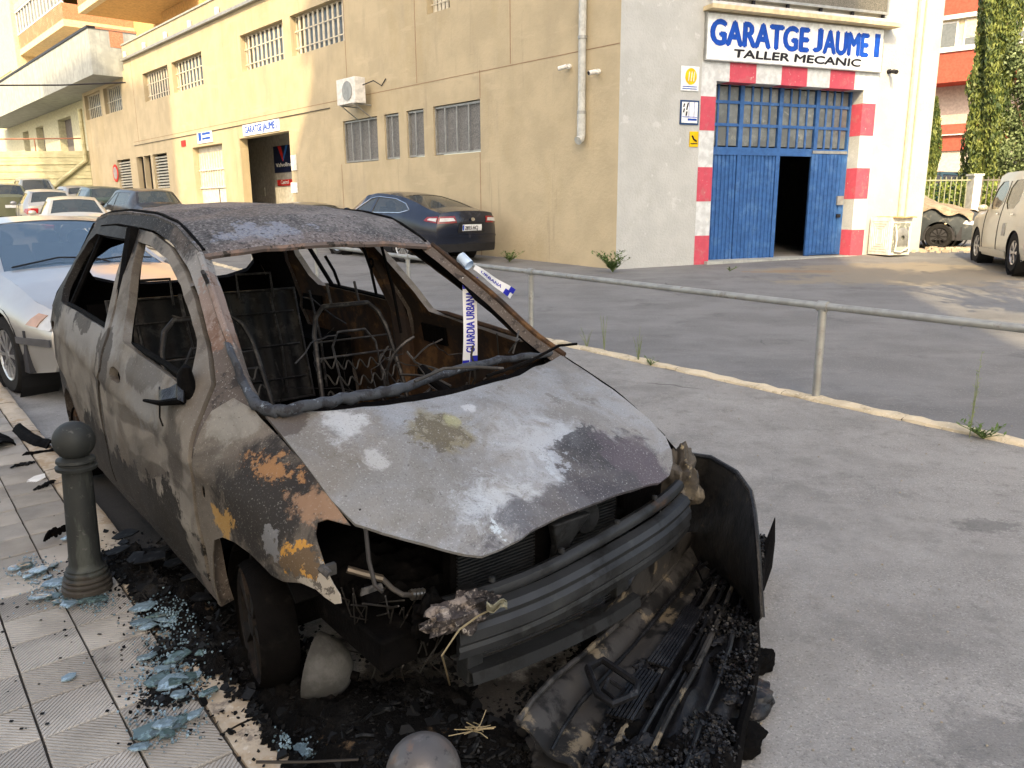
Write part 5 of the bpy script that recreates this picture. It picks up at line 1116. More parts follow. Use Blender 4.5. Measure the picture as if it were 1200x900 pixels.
m_frame=lay('burnt_frame',(.11,.09,.076),[dict(c=(.30,.29,.275),s=8,at=(-.75,-.6,1.25),r=(.55,.4,.35),k=.5,lo=.30,hi=.5,a=.85),dict(c=(.022,.02,.019),s=3,at=(-2.7,-.6,1.25),r=(2.0,.9,1.0),k=.5,lo=.20,hi=.42,a=.96),
  dict(c=(.03,.026,.024),s=10,lo=.56,hi=.62,a=.8),dict(c=(.03,.027,.025),s=2,at=(-1.7,-.8,.16),r=(2.2,.7,.34),k=.5,lo=.25,hi=.38,a=.95),dict(c=(.02,.018,.018),s=3,at=(-3.1,-.7,.8),r=(.5,.7,.9),k=.5,lo=.3,hi=.5,a=.95),
  dict(c=(.25,.13,.08),s=14,at=(-.6,-.55,1.15),r=(.6,.3,.3),k=.5,lo=.46,hi=.52,a=.5),dict(c=(.48,.46,.43),s=110,d=4,lo=.58,hi=.68,a=.5)],rough=.65,metal=.15,bump=[(20,.3,.005),(90,.3,.002)],vs=6)
m_fend=lay('burnt_wing',(.165,.14,.112),[
  dict(c=(.27,.25,.21),s=5,at=(-.15,-.75,.88),r=(.25,.3,.12),k=.4,lo=.34,hi=.5,a=.8),
  dict(c=(.075,.062,.05),s=2,dist=1.5,lo=.40,hi=.64,a=.8),
  dict(c=(.025,.022,.020),s=7,dist=.5,at=(.15,-.75,.68),r=(.46,.4,.30),k=.5,lo=.30,hi=.58,a=.92),
  dict(c=(.20,.20,.20),s=7,at=(.25,-.75,.62),r=(.25,.4,.12),k=.4,lo=.46,hi=.50,a=.85),
  dict(c=(.33,.17,.075),s=20,ro=.75,at=(.12,-.70,.80),r=(.32,.3,.11),k=.28,lo=.50,hi=.62,a=.85),
  dict(c=(.30,.18,.11),s=18,ro=.75,at=(.36,-.68,.745),r=(.22,.3,.10),k=.38,lo=.42,hi=.66,a=.8),
  dict(c=(.38,.34,.28),s=6,at=(.50,-.73,.59),r=(.16,.4,.10),k=.5,lo=.26,hi=.40,a=.95),
  dict(c=(.50,.25,.05),s=16,at=(.39,-.76,.615),r=(.13,.4,.08),k=.45,lo=.38,hi=.46,a=.92),
  dict(c=(.45,.26,.08),s=14,at=(-.03,-.8,.60),r=(.16,.4,.10),k=.4,lo=.48,hi=.56,a=.75),
  dict(c=(.07,.06,.05),s=14,at=(.42,-.74,.62),r=(.3,.4,.14),k=.3,lo=.52,hi=.55,a=.85),
  dict(c=(.05,.045,.04),s=60,d=5,lo=.62,hi=.68,a=.6),dict(c=(.45,.43,.38),s=140,d=2,lo=.60,hi=.70,a=.3)],rough=.65,metal=.2,bump=[(10,.25,.006),(70,.3,.003)],vs=4)
m_roof=lay('burnt_roof',(.088,.083,.080),[dict(c=(.19,.17,.16),s=2.5,lo=.48,hi=.6,a=.8),dict(c=(.26,.29,.35),s=9,at=(-1.02,-.25,1.45),r=(.20,.45,.3),k=.4,lo=.46,hi=.56,a=.65),dict(c=(.16,.13,.12),s=5,at=(-.92,0,1.4),r=(.12,.9,.3),k=.4,lo=.3,hi=.5,a=.7),
  dict(c=(.34,.32,.30),s=75,d=5,lo=.48,hi=.64,a=.6),dict(c=(.018,.017,.016),s=60,d=5,lo=.52,hi=.64,a=.8),dict(c=(.015,.015,.015),s=4,dist=.6,lo=.58,hi=.66,a=.7)],rough=.6,metal=.15,bump=[(6,.3,.01),(60,.4,.004)],vs=5)
m_char=lay('charred',(.0045,.004,.0038),[dict(c=(.020,.018,.016),s=9,lo=.56,hi=.68,a=.6),dict(c=(.002,.002,.002),s=6,lo=.5,hi=.6,a=.7)],rough=.75,bump=[(30,.6,.008),(120,.4,.003)],vs=8,spec=.04)
m_gloss=lay('glossy_char',(.007,.007,.008),[dict(c=(.028,.029,.031),s=11,lo=.5,hi=.6,a=.6)],rough=.38,bump=[(60,.7,.006)],vs=9,spec=.3)
m_rusty=lay('rusty_inner',(.06,.034,.02),[dict(c=(.15,.08,.036),s=5,lo=.5,hi=.6,a=.8),dict(c=(.025,.02,.018),s=4,lo=.48,hi=.56,a=.85)],rough=.8,bump=[(25,.5,.006)],vs=7)
m_wire=lay('burnt_wire',(.05,.045,.04),rough=.6,metal=.5); m_tubf=lay('seat_tube',(.035,.033,.032),[dict(c=(.08,.075,.07),s=20,lo=.5,hi=.6)],rough=.5,metal=.5)
m_ashg=lay('grey_ash_metal',(.05,.048,.045),[dict(c=(.10,.095,.09),s=9,lo=.5,hi=.6),dict(c=(.02,.02,.02),s=14,lo=.56,hi=.62,a=.8)],rough=.75,bump=[(40,.5,.006)])
m_seal=lay('charred_seal',(.055,.062,.072),[dict(c=(.025,.025,.028),s=14,lo=.5,hi=.58,a=.9),dict(c=(.26,.31,.36),s=26,lo=.60,hi=.66,a=.6)],rough=.5,bump=[(35,.6,.008)],vs=14)
m_beam=lay('front_beam_metal',(.040,.043,.046),[dict(c=(.014,.014,.014),s=6,lo=.5,hi=.6,a=.8),dict(c=(.075,.08,.08),s=12,lo=.55,hi=.68,a=.6),dict(c=(.28,.16,.10),s=6,at=(.62,.45,.55),r=(.12,.16,.06),k=.3,lo=.5,hi=.9,a=.4)],rough=.45,metal=.4,bump=[(60,.3,.003)])
FO=[(-.29,.285),(-.283,.50),(-.283,.70),(-.297,.88),(-.335,.962),(-.431,1.03),(-.568,1.10),(-.761,1.206),(-.969,1.308),(-1.184,1.385),(-1.444,1.428),(-1.68,1.435),(-1.60,1.25),(-1.50,1.08),(-1.46,.98),(-1.48,.83),(-1.55,.74),(-1.585,.60),(-1.57,.45),(-1.56,.27)]
RO=[(-1.575,.27),(-1.585,.45),(-1.60,.60),(-1.565,.745),(-1.495,.83),(-1.475,.98),(-1.515,1.08),(-1.615,1.25),(-1.695,1.435),(-2.1,1.44),(-2.5,1.42),(-2.68,1.34),(-2.80,1.18),(-2.86,1.0),(-2.85,.84),(-2.78,.72),(-2.62,.66),(-2.42,.62),(-2.25,.54),(-2.16,.42),(-2.13,.27)]
FWn=[(-1.58,1.375),(-1.39,1.367),(-1.143,1.325),(-.928,1.237),(-.759,1.157),(-.588,1.074),(-.51,1.0),(-.445,.948),(-.51,.938),(-1.17,.98),(-1.25,.99),(-1.37,1.132),(-1.505,1.286)]
RWn=[(-2.46,1.378),(-1.80,1.378),(-1.715,1.291),(-1.62,1.112),(-1.545,1.0),(-2.38,1.016),(-2.56,1.02),(-2.64,1.08),(-2.65,1.22),(-2.59,1.33)]
def inset(poly,d):
    c=sum((Vector(p) for p in poly),Vector((0,0)))/len(poly); return [tuple(Vector(p)+(c-Vector(p)).normalized()*d) for p in poly]
FRAME=[(x,bs.ZT(x)) for x in np.linspace(-.07,-2.93,44)]+[(-3.05,1.20),(-3.14,1.0),(-3.16,.70),(-3.16,.35)]+[(-2.79,.24)]+arcpts(-2.48,.24,.31,172,8,12)+[(-2.15,.19),(-.27,.20),(-.266,.50),(-.264,.90),(-.20,.925)]
FEND=[(-.258,.22),(-.255,.50),(-.254,.70),(-.262,.895),(-.215,.94),(-.10,.922)]+[(x,bs.ZT(x)-.003) for x in np.linspace(-.05,.468,12)]+[(.40,.722),(.383,.712),(.40,.69),(.443,.655),(.494,.615),(.545,.572),(.553,.552),(.535,.545),(.47,.565),(.40,.560),(.315,.533),(.243,.527),(.116,.552),(.03,.556),(-.06,.544),(-.14,.506),(-.195,.43),(-.225,.33),(-.235,.22)]
bumps=lambda sg:None
for sg in (-1,1):
    fl=sg<0; ins=m_char if sg<0 else m_rusty
    mb=MB(); panel(mb,FRAME,S_(sg,-.009),.05,[FO,RO],flip=not fl); mb.build('side_frame',m_frame,bc,smooth=True,solid=.045,off=-1 if True else 1,mat2=m_char)
    hs=[smoothpoly([(-1.33,.825),(-1.17,.82),(-1.16,.872),(-1.32,.885)],1)]
    mb=MB(); panel(mb,inset(FO,.010),S_(sg),.030 if sg<0 else .06,[FWn]+hs,flip=not fl); d1=mb.build('front_door',m_side,bc,smooth=True,solid=.035,mat2=ins)
    MB().add([S_(sg,-.05)(*q) for q in ((-1.36,.80),(-1.13,.80),(-1.13,.90),(-1.36,.90))],[(0,1,2,3)]).build('handle_recess',m_char,d1,solid=.01)
    mb=MB(); panel(mb,inset(RO,.010),S_(sg),.030 if sg<0 else .06,[RWn,smoothpoly([(-2.76,.845),(-2.60,.84),(-2.60,.90),(-2.74,.90)],1)],flip=not fl); d2=mb.build('rear_door',m_side,bc,smooth=True,solid=.035,mat2=ins)
    MB().add([S_(sg,-.05)(*q) for q in ((-2.82,.82),(-2.56,.82),(-2.56,.93),(-2.80,.93))],[(0,1,2,3)]).build('handle_recess',m_char,d2,solid=.01)
    # window channels: thin inner strips round the openings
    MB().tube([S_(sg,-.022)(*q) for q in resample([(-.445,.948),(-1.2,.988)],.1)+[(-1.25,.99)]],.012,6).build('window_channel',m_char if sg<0 else m_rusty,d1,smooth=True)
    MB().tube([S_(sg,-.022)(*q) for q in resample([(-1.545,1.0),(-2.5,1.02)],.1)],.012,6).build('window_channel',m_char,d2,smooth=True)
    MB().tube([S_(sg,-.03)(*q) for q in ((-2.38,1.02),(-2.42,1.38))],.014,6).build('quarter_post',m_char,d2)
    mb=MB(); panel(mb,FEND,S_(sg,.002) ,.035,[smoothpoly([(-.20,.64),(-.175,.635),(-.172,.672),(-.197,.68)],1)],flip=not fl); fe_=mb.build('wing',m_fend if sg<0 else m_char,bc,smooth=True,solid=.004,mat2=m_char)
    if sg<0:
        MB().tube([S_(sg,.004)(.47,.625),S_(sg,-.0)(.50,.612)],.012,6).box((.47,-.735,.60),(.485,-.70,.63)).build('bracket_tab',m_ashg,fe_)
    # inner arch liners
    MB().grid(lambda u,v:Vector((.05+.34*math.cos(math.pi*(.25+.75*u)),sg*(.74-.30*v),.20+.34*math.sin(math.pi*(.25+.75*u)))),14,2).build('arch_liner',m_char,bc,solid=.01)
    MB().grid(lambda u,v:Vector((-2.48+.33*math.cos(math.pi*u),sg*(.76-.30*v),.24+.33*math.sin(math.pi*u))),14,2).build('arch_liner',m_char,bc,solid=.01)
    # B pillar inner, roof inner rails
    MB().tube([(-1.50,sg*.73,.3),(-1.50,sg*.735,.75),(-1.52,sg*.715,.98),(-1.60,sg*.64,1.2),(-1.68,sg*.57,1.42)],[.06,.055,.05,.045,.04],8).build('inner_pillar',m_char if sg<0 else m_rusty,bc,smooth=True)
# bonnet
def hoodf(x,y):
    d=.009*noise.noise(Vector((x*3,y*3,1)))+.004*noise.noise(Vector((x*8,y*8,4)))+.0012*noise.noise(Vector((x*24,y*24,4)))-.010*math.exp(-((x-.32+.5*y)/.05)**2)*math.exp(-((y+.05)/.3)**2)
    c=.012*math.exp(-((abs(y)-.40+.12*(x))/.05)**2)
    return Vector((x,y,hz(x,y)+d+c*.5))
HOOD=[(-.05,-.655),(.0,-.52),(.055,-.40),(.088,-.2),(.092,-.05),(.075,.12),(.04,.30),(-.03,.48),(-.11,.655),(.218,.648),(.374,.655),(.48,.632),(.545,.59),(.60,.53),(.645,.46),(.668,.38),(.672,.28),(.675,.17),(.68,.08),(.684,-.08),(.694,-.20),(.706,-.255),(.710,-.32),(.70,-.38),(.677,-.415),(.60,-.50),(.53,-.58),(.474,-.634),(.374,-.65),(.2,-.655)]
mb=MB(); panel(mb,HOOD,hoodf,.03); mb.build('bonnet',m_hood,bc,smooth=True,solid=.010,mat2=m_char)
# roof with crumpled sheet metal
def rooff(x,v):
    q=bs.top()(x,v); n=.006*noise.noise(Vector((x*1.6,v*1.6,2)))+.002*noise.noise(Vector((x*5,v*4,7)))
    n-=.010*math.exp(-((x+1.55+.25*v)/.05)**2)*(v<.4); n+=.007*math.exp(-((abs(v)-.55)/.05)**2)
    q.z+=n*(1-abs(v)**6); return q
ROOF=[(-.90,-1),(-.895,-.5),(-.89,0),(-.895,.5),(-.90,1),(-1.5,1.0),(-2.2,1.0),(-2.92,1),(-2.95,0),(-2.92,-1),(-2.2,-1),(-1.5,-1)]
mb=MB(); panel(mb,ROOF,rooff,.035); mb.build('roof',m_roof,bc,smooth=True,solid=.012,off=-1,mat2=m_char)
# header rail under the front edge of the roof, rusty lip
MB().tube([rooff(-.905,v)+Vector((.004,0,-.014)) for v in np.linspace(-.98,.98,14)],.014,6).build('header_rail',lay('header_rust',(.13,.105,.095),[dict(c=(.22,.15,.12),s=9,lo=.5,hi=.6),dict(c=(.04,.035,.03),s=14,lo=.55,hi=.6)],rough=.7),bc,smooth=True)
for sg in (-1,1):   # roof drip seams
    MB().tube([rooff(x,sg*.965)+Vector((0,0,.004)) for x in np.linspace(-.92,-2.9,20)],.007,5).build('roof_seam',m_char,bc)
    MB().tube([bs.top(.006)(x,sg*1.0)+Vector((0,0,-.004)) for x in np.linspace(-.10,-.90,12)],[.013]*12,7).build('screen_edge',m_frame if sg<0 else m_rusty,bc,smooth=True)
# tailgate with the rear screen opening
rgx=itp([(.35,-3.20),(1.0,-3.17),(1.2,-3.07),(1.42,-2.93)]); rgy=itp([(.35,.72),(.95,.72),(1.2,.58),(1.42,.49)])
mb=MB(); panel(mb,[(-1,.35),(1,.35),(1,1.42),(-1,1.42)],lambda v,z:Vector((rgx(z)-.06*(1-v*v),v*rgy(z),z)),.08,[smoothpoly([(-.86,1.03),(.86,1.03),(.84,1.35),(-.84,1.35)],2)],flip=True); mb.build('tailgate',m_char,bc,smooth=True,solid=.04)
# floor, firewall, inner body
MB().box((-3.1,-.72,.16),(-.05,.72,.20)).build('floor',m_char,bc)
MB().grid(lambda u,v:Vector((-.02-.03*math.sin(v*6)+.02*noise.noise(Vector((u*6,v*4,3))),-.74+1.48*u,.2+.62*v)),20,10).build('firewall',m_char,bc,smooth=True,solid=.02)
MB().grid(lambda u,v:Vector((-2.62-.18*v,-.60+1.2*u,.22+.74*v)),6,6).build('boot_bulkhead',m_char,bc,solid=.02)
for sg in (-1,1): MB().box((-3.0,min(sg*.50,sg*.74),.2),(-2.15,max(sg*.50,sg*.74),.72)).build('wheel_housing',m_char,bc)
# rear seat back: sheet steel with ribs, headrest loops
def rsb(y0,y1,lean=0):
    q=MB().grid(lambda u,v:Vector((-2.02-.20*v+.012*math.sin(u*26)*(v>.05)*(v<.95),y0+(y1-y0)*u,.42+.62*v)),36,8)
    o=q.build('rear_seat_back',m_tubf2,bc,smooth=True,solid=.012)
    fr=[Vector((-2.0-.20*v,y,.42+.62*v)) for y,v in ((y0,0),(y0,1),(y1,1),(y1,0),(y0,0))]
    MB().tube(fr,.012,6).build('edge_tube',m_tubf,o)
    for k in range(3):
        v=.2+.3*k; MB().tube([Vector((-1.985-.20*v,y0+.03,.42+.62*v)),Vector((-1.985-.20*v,y1-.03,.42+.62*v))],.006,5).build('rib',m_tubf,o)
m_tubf2=lay('burnt_sheet_steel',(.022,.021,.020),[dict(c=(.055,.052,.047),s=7,lo=.52,hi=.6,a=.7),dict(c=(.015,.012,.012),s=16,lo=.52,hi=.58,a=.8)],rough=.6,metal=.3)
rsb(-.62,-.08); rsb(-.05,.40)
for y in (-.40,.16):
    MB().tube([Vector((-2.17,y-.10,1.0)),Vector((-2.19,y-.10,1.14)),Vector((-2.19,y+.10,1.14)),Vector((-2.17,y+.10,1.0))],.008,6).build('headrest_loop',m_tubf,bc,smooth=True)
# front seat skeletons
m_spr=lay('spring_wire',(.055,.052,.047),rough=.45,metal=.4)
def seatframe(yc,lean=-.26,xb=-1.22):
    s_=MB(); w0,w1=.235,.20
    P=lambda y,v:Vector((xb+lean*v,yc+y,.36+.66*v))
    outl=[P(-w0,0),P(-w0*1.02,.35),P(-w1-.01,.80),P(-w1+.02,.93),P(-w1+.07,1.0),P(w1-.07,1.0),P(w1-.02,.93),P(w1+.01,.80),P(w0*1.02,.35),P(w0,0)]
    s_.tube(outl,.013,8); o=s_.build('seat_frame',m_tubf,bc,smooth=True)
    MB().tube([P(-w0+.02,.62),P(w0-.02,.62)],.006,6).build('cross_wire',m_tubf,o); MB().tube([P(-w0+.02,.74),P(w0-.02,.74)],.005,6).build('cross_wire',m_tubf,o); MB().tube([P(-w0,.06),P(w0,.06)],.012,6).build('cross_bar',m_tubf,o)
    for v in (.12,.24,.36,.48,.60):
        pts=[]; n=54
        for i in range(n+1):
            y=-w0+.02+(2*w0-.04)*i/n; pts.append(P(y,v+.034*math.sin(i/n*math.pi*13)-.10*(1-(2*i/n-1)**2)*.5)+Vector((.02,0,0)))
        MB().tube(pts,.0046,5).build('spring',m_spr,o,smooth=True)
    for y in (-.08,.08): MB().tube([P(y,1.0),P(y,1.17)],.008,6).build('headrest_post',m_tubf,o)
    MB().tube([P(-.12,.30),P(-.125,.70),P(-.08,.80),P(.08,.80),P(.125,.70),P(.12,.30)],.007,6).build('inner_hoop',m_tubf,o,smooth=True)
    # seat pan
    Q=lambda u,y:Vector((xb+.03+.46*u,yc+y,.33+.05*u))
    s2=MB().tube([Q(0,-w0),Q(1,-w0+.02),Q(1.03,-w0+.08),Q(1.03,w0-.08),Q(1,w0-.02),Q(0,w0)],.016,8).build('seat_pan_frame',m_tubf,o,smooth=True)
    for k in range(4):
        pts=[Q(.1+.9*i/24,-.15+.1*k+.018*math.sin(i*1.6)) for i in range(25)]
        MB().tube(pts,.0035,5).build('spring',m_tubf,o)
seatframe(.37); seatframe(-.37)
# steering column and dashboard beam, hanging wires, fallen trim
MB().tube([(-.42,-.70,.74),(-.40,-.2,.76),(-.42,.2,.76),(-.42,.70,.74)],.022,8).build('dash_beam',m_char,bc,smooth=True)
MB().tube([(-.35,.36,.66),(-.74,.36,.80)],.025,8).build('steering_column',m_char,bc)
MB().tube([Vector((-.76,.36,.81))+Vector((.055*math.sin(a),.17*math.cos(a),.16*math.sin(a))) for a in np.linspace(1.9,5.6,16)],.007,6).build('steering_wheel_ring',m_tubf,bc,smooth=True)
dbm=MB().grid(lambda u,v:Vector((-.62+.55*v,-.68+1.36*u,.60+.12*v+.05*noise.noise(Vector((u*9,v*5,1)))+.03*noise.noise(Vector((u*25,v*15,1))))),60,14); dbm.build('dashboard_remains',m_char,bc,smooth=True,solid=.02)
random.seed(21)
for k in range(16):
    p=Vector((random.uniform(-.9,-.2),random.uniform(.1,.65),random.uniform(.62,.86))); pts=[p]
    d=Vector((random.gauss(0,1),random.gauss(0,1),random.gauss(0,.4))).normalized()
    for i in range(5): d=(d+Vector((random.gauss(0,.4),random.gauss(0,.4),random.gauss(0,.3)))).normalized(); pts.append(pts[-1]+d*random.uniform(.03,.08))
    MB().tube(pts,random.uniform(.003,.006),5).build('burnt_wire',m_wire if k%3 else m_ashg,bc,smooth=True)
random.seed(55)
for k in range(22):
    p=Vector((random.uniform(-2.0,-.6),random.uniform(-.62,.66),random.uniform(.35,.95))); pts=[p]; d=Vector((random.gauss(0,.6),random.gauss(0,.6),random.gauss(0,1))).normalized()
    for i in range(6): d=(d+Vector((random.gauss(0,.35),random.gauss(0,.35),random.gauss(0,.35)))).normalized(); pts.append(pts[-1]+d*random.uniform(.04,.09))
    pts=[Vector((q.x,max(-.68,min(.70,q.y)),max(.25,min(1.0,q.z)))) for q in pts]
    MB().tube(pts,random.uniform(.002,.005),5).build('burnt_wire',m_tubf,bc,smooth=True)
fl2=MB().grid(lambda u,v:Vector((-2.0+1.5*u,-.68+1.36*v,.27+.10*noise.noise(Vector((u*7,v*7,3)))+.05*noise.noise(Vector((u*21,v*21,6))))),70,60); fl2.build('cabin_debris',m_char,bc,smooth=True)
for k in range(5):
    y=-.5+.25*k; MB().tube([Vector((-2.03,y,.45)),Vector((-2.10,y+.01,.75)),Vector((-2.20,y,1.02))],.008,6).build('seat_rib',m_tubf,bc)
# broken seat-belt straps hanging from roof on the far side
for (x0,y0,x1,y1) in ((424,285,441,345),(447,288,470,390),(381,300,398,335)):
    a=aty(x0,y0,.52); b=aty(x1,y1,.60); MB().tube([a,(a+b)/2+Vector((.0,.01,0)),b],.009,6).build('hanging_strap',m_char,bc)
ln=aty(435,308,.55); MB().tube([ln+Vector((.022*math.cos(t),0,.022*math.sin(t))) for t in np.linspace(0,6.28,13)],.006,6).build('belt_ring',m_char,bc)
# sagging screen seal and scuttle across the base of the windscreen
sl=[(238,318),(255,366),(271,413),(284,447),(300,474),(318,482),(337,480),(370,474),(400,469),(440,462),(470,455),(492,447),(533,434),(575,424),(612,418),(650,414)]
pts=[]
for i,(x,y) in enumerate(sl):
    d=cray(x,y); z=.95
    for _ in range(60):
        t=(z-co.z)/d.z; p=co+d*t; z=.5*z+.5*(hz(max(-.9,min(0,p.x)),max(-.66,min(.66,p.y)))+.012)
    if i>5:  p=atz(x,y,.93+.004*math.sin(i*2.1))
    pts.append(p)
rr_=[.008,.010,.011,.014,.019,.021,.020,.019,.021,.019,.020,.016,.018,.016,.015,.012]
q=MB(); P2=[];R2=[]
for i in range(len(pts)-1):
    for k in range(4): 
        t=k/4; P2.append(pts[i].lerp(pts[i+1],t)+Vector((random.gauss(0,.0022),0,random.gauss(0,.0025)))); R2.append((rr_[i]*(1-t)+rr_[i+1]*t)*random.uniform(.88,1.12))
P2.append(pts[-1]); R2.append(rr_[-1]); q.tube(P2,R2,10).build('screen_seal',m_seal,bc,smooth=True)
MB().grid(lambda u,v:Vector(( [-.10,-.03,.05,.07,.06,.02,-.05,-.15][min(7,int(u*7))]+([-.10,-.03,.05,.07,.06,.02,-.05,-.15][min(7,int(u*7)+1)]-[-.10,-.03,.05,.07,.06,.02,-.05,-.15][min(7,int(u*7))])*(u*7-int(u*7))-.10+.13*v,-.66+1.32*u,.885-.05*math.sin(v*3)+.012*noise.noise(Vector((u*20,v*6,0))))),56,8).build('scuttle',m_char,bc,smooth=True,solid=.012)
wpp=[atz(570,441,.95),atz(600,431,.965),atz(625,421,.975),atz(655,405,.985),atz(676,403,.985)]
MB().tube(wpp,.006,6).build('wiper_arm',m_char,bc,smooth=True)
MB().tube([atz(486,447,.95),atz(520,432,.97),atz(560,430,.965),atz(590,432,.955)],.006,6).build('wiper_arm',m_ashg,bc,smooth=True)
MB().tube([atz(601,414,.95),atz(605,400,1.0),atz(608,388,1.02)],.004,5).tube([atz(596,413,.95),atz(604,402,1.0),atz(610,398,1.02)],.003,5).build('burnt_wire',m_ashg,bc)
# door mirror stump
mr=onside(222,455); q=MB().ball((0,0,0),1,12); q.v=[(mr.x-.01+.05*v[0]+.01*math.sin(v[2]*9),mr.y-.005+.028*v[1],mr.z+.01+.075*v[2]) for v in q.v]; ms=q.build('mirror_mount',m_char,bc,smooth=True)
m2=[onside(222,468)+Vector((0,-.02,0)),onside(205,468)+Vector((0,-.05,-.005)),onside(190,466)+Vector((0,-.06,0))]
MB().tube(m2,[.014,.010,.006],7).tube([m2[1],m2[1]+Vector((.0,-.005,-.05)),m2[1]+Vector((.01,0,-.08))],.003,5).build('mirror_arm',m_char,ms,smooth=True)
MB().grid(lambda u,v:onside(195+30*u,452+16*v+4*math.sin(u*7))+Vector((0,-.02-.012*math.sin(u*9),0)),8,5).build('mirror_shell',m_gloss,ms,smooth=True,solid=.006)
# wheels on bare rims
for (wx,sg,st) in ((0,-1,-.16),(0,1,-.16),(-2.48,-1,0),(-2.48,1,0)):
    wheel(bc,wx,sg*.725,.205,.12,sg,spokes=5,rimr=.90,zc=.25,tyre=m_char,rim=lay('burnt_rim',(.014,.012,.011),[dict(c=(.04,.03,.024),s=9,lo=.5,hi=.6)],rough=.7,metal=.3) if wx==0 else m_rusty,steer=st)
# engine bay
random.seed(4)
eng=MB().grid(lambda u,v:Vector((.02+.44*u,-.60+1.16*v,.47+.09*noise.noise(Vector((u*4,v*6,3)))+.05*noise.noise(Vector((u*13,v*17,8))))),40,70)
eng.build('engine_remains',m_char,bc,smooth=True,solid=.03)
MB().box((.05,-.40,.16),(.40,.55,.42)).build('engine_block',m_char,bc,bevel=.03)
rd=empty('r',None,None); bpy.data.objects.remove(rd)
RX=.52
rad_=MB().box((RX-.04,-.36,.22),(RX,.34,.60)).build('radiator',m_char,bc)
fn_=MB()
for k in range(34): z=.235+.0108*k; fn_.box((RX+.001,-.34,z),(RX+.012,-.045,z+.0045)); fn_.box((RX+.001,.03,z),(RX+.012,.32,z+.0045))
stuff(fn_.build('radiator_fins',m_beam,rad_))
MB().lathe([(.045,0),(.055,.015),(.05,.02),(.02,.012),(.001,.02)],lambda a,b,c:Vector((RX+.012+c,.17+a,.545+b)),20,cap=False).build('fan_hub',m_beam,rad_,smooth=True)
MB().prism([(-.075,.62),(.085,.62),(.035,.52),(.03,.42),(-.01,.42),(-.03,.53)],lambda y,z,h:Vector((RX+.03+h+(z-.42)*.35,y,z)),(0,.03)).build('latch_bracket',m_beam,bc,bevel=.006)
for sg in (-1,1): MB().box((.10,min(sg*.62,sg*.50),.30),(.56,max(sg*.62,sg*.50),.40)).build('chassis_rail',m_char,bc,bevel=.01)
MB().box((.40,-.40,.60),(.50,.60,.63)).build('slam_panel',m_char,bc,bevel=.01)
MB().box((.30,.44,.25),(.46,.66,.64)).build('inner_wing_block',m_char,bc,bevel=.02)
# front beam: ridged section following a gentle bow, top tube and lower cross member
def bow(y,x0): return x0-.10*(abs(y)/.62)**2.2
def tl(y): return .075*(y+.25)
ys=np.linspace(-.44,.61,22)
prof=[(.0,.466),(.030,.462),(.040,.450),(.034,.432),(.046,.418),(.048,.392),(.040,.380),(.044,.366),(.040,.345),(.02,.335),(.0,.333)]
q=MB(); vs=[Vector((bow(y,.675)+a,y,z+tl(y)+.004*math.sin(y*9))) for y in ys for a,z in prof]; n=len(prof)
q.add(vs,[(i*n+j,(i+1)*n+j,(i+1)*n+j+1,i*n+j+1) for i in range(len(ys)-1) for j in range(n-1)]).build('bumper_beam',m_beam,bc,smooth=False,solid=.006)
MB().tube([Vector((bow(y,.66),y,.490+tl(y)*1.1+.006*math.sin(y*8)))for y in np.linspace(-.45,.62,14)],.022,9).build('upper_bar',m_beam,bc,smooth=True)
for y in (-.3,-.05,.2,.42): MB().lathe([(.010,0),(.010,.012),(.004,.014)],lambda a,b,c:Vector((bow(y,.66)+a,y+b,.514+tl(y)*1.1+c)),8).build('bolt_head',m_beam,bc)
MB().box((0,0,0),(1,1,1),lambda u,v,z:Vector((bow(-.62+1.2*v,.66)+.05*u,-.62+1.2*v,.19+.04*z)))
q=MB(); prof2=[(0,.225),(.05,.225),(.055,.195),(.03,.18),(0,.18)]; n=5
ys2=np.linspace(-.36,.36,14); q.add([Vector((bow(y,.60)+a,y,z)) for y in ys2 for a,z in prof2],[(i*n+j,(i+1)*n+j,(i+1)*n+j+1,i*n+j+1) for i in range(len(ys2)-1) for j in range(n-1)]).build('lower_crossmember',m_beam,bc,solid=.006)
for y in (-.33,.30): MB().box((.54,y-.03,.18),(.60,y+.03,.47)).build('beam_strut',m_beam,bc,bevel=.006)
gm_=MB()
for k in range(7): z=.232+.0095*k; gm_.tube([Vector((bow(y,.585),y,z)) for y in np.linspace(-.3,.28,8)],.0022,4)
stuff(gm_.build('lower_grille_mesh',m_beam,bc))
# melted clump and pipe at the right headlamp, melted left headlamp
def lump(name,c,r,mat,par,seed=0,amp=.35,fr=2.5,n=28,sc=(1,1,1)):
    q=MB().ball((0,0,0),1,n); out=[]
    for v in q.v:
        V=Vector(v); k=1+amp*noise.noise(V*fr+Vector((seed,0,0)))+amp*.5*noise.noise(V*fr*2.7+Vector((0,seed,0))); out.append((c[0]+V.x*r*sc[0]*k,c[1]+V.y*r*sc[1]*k,c[2]+V.z*r*sc[2]*k))
    q.v=out; return q.build(name,mat,par,smooth=True)
m_clump=lay('melted_alloy',(.06,.052,.05),[dict(c=(.27,.23,.20),s=22,lo=.50,hi=.56,a=.9),dict(c=(.40,.36,.32),s=50,lo=.58,hi=.63,a=.8),dict(c=(.02,.018,.018),s=9,lo=.52,hi=.58,a=.9)],rough=.6,bump=[(25,.9,.02),(80,.6,.006)],metal=.2)
cp_=onx(540,718,.66); lump('melted_clump',cp_,.06,m_clump,bc,3,.6,2.2,40,(.9,1.8,.75))
cp_=onx(505,722,.60); lump('melted_clump',cp_,.045,m_char,bc,5,.6,2.2,30,(.9,1.2,1.3))
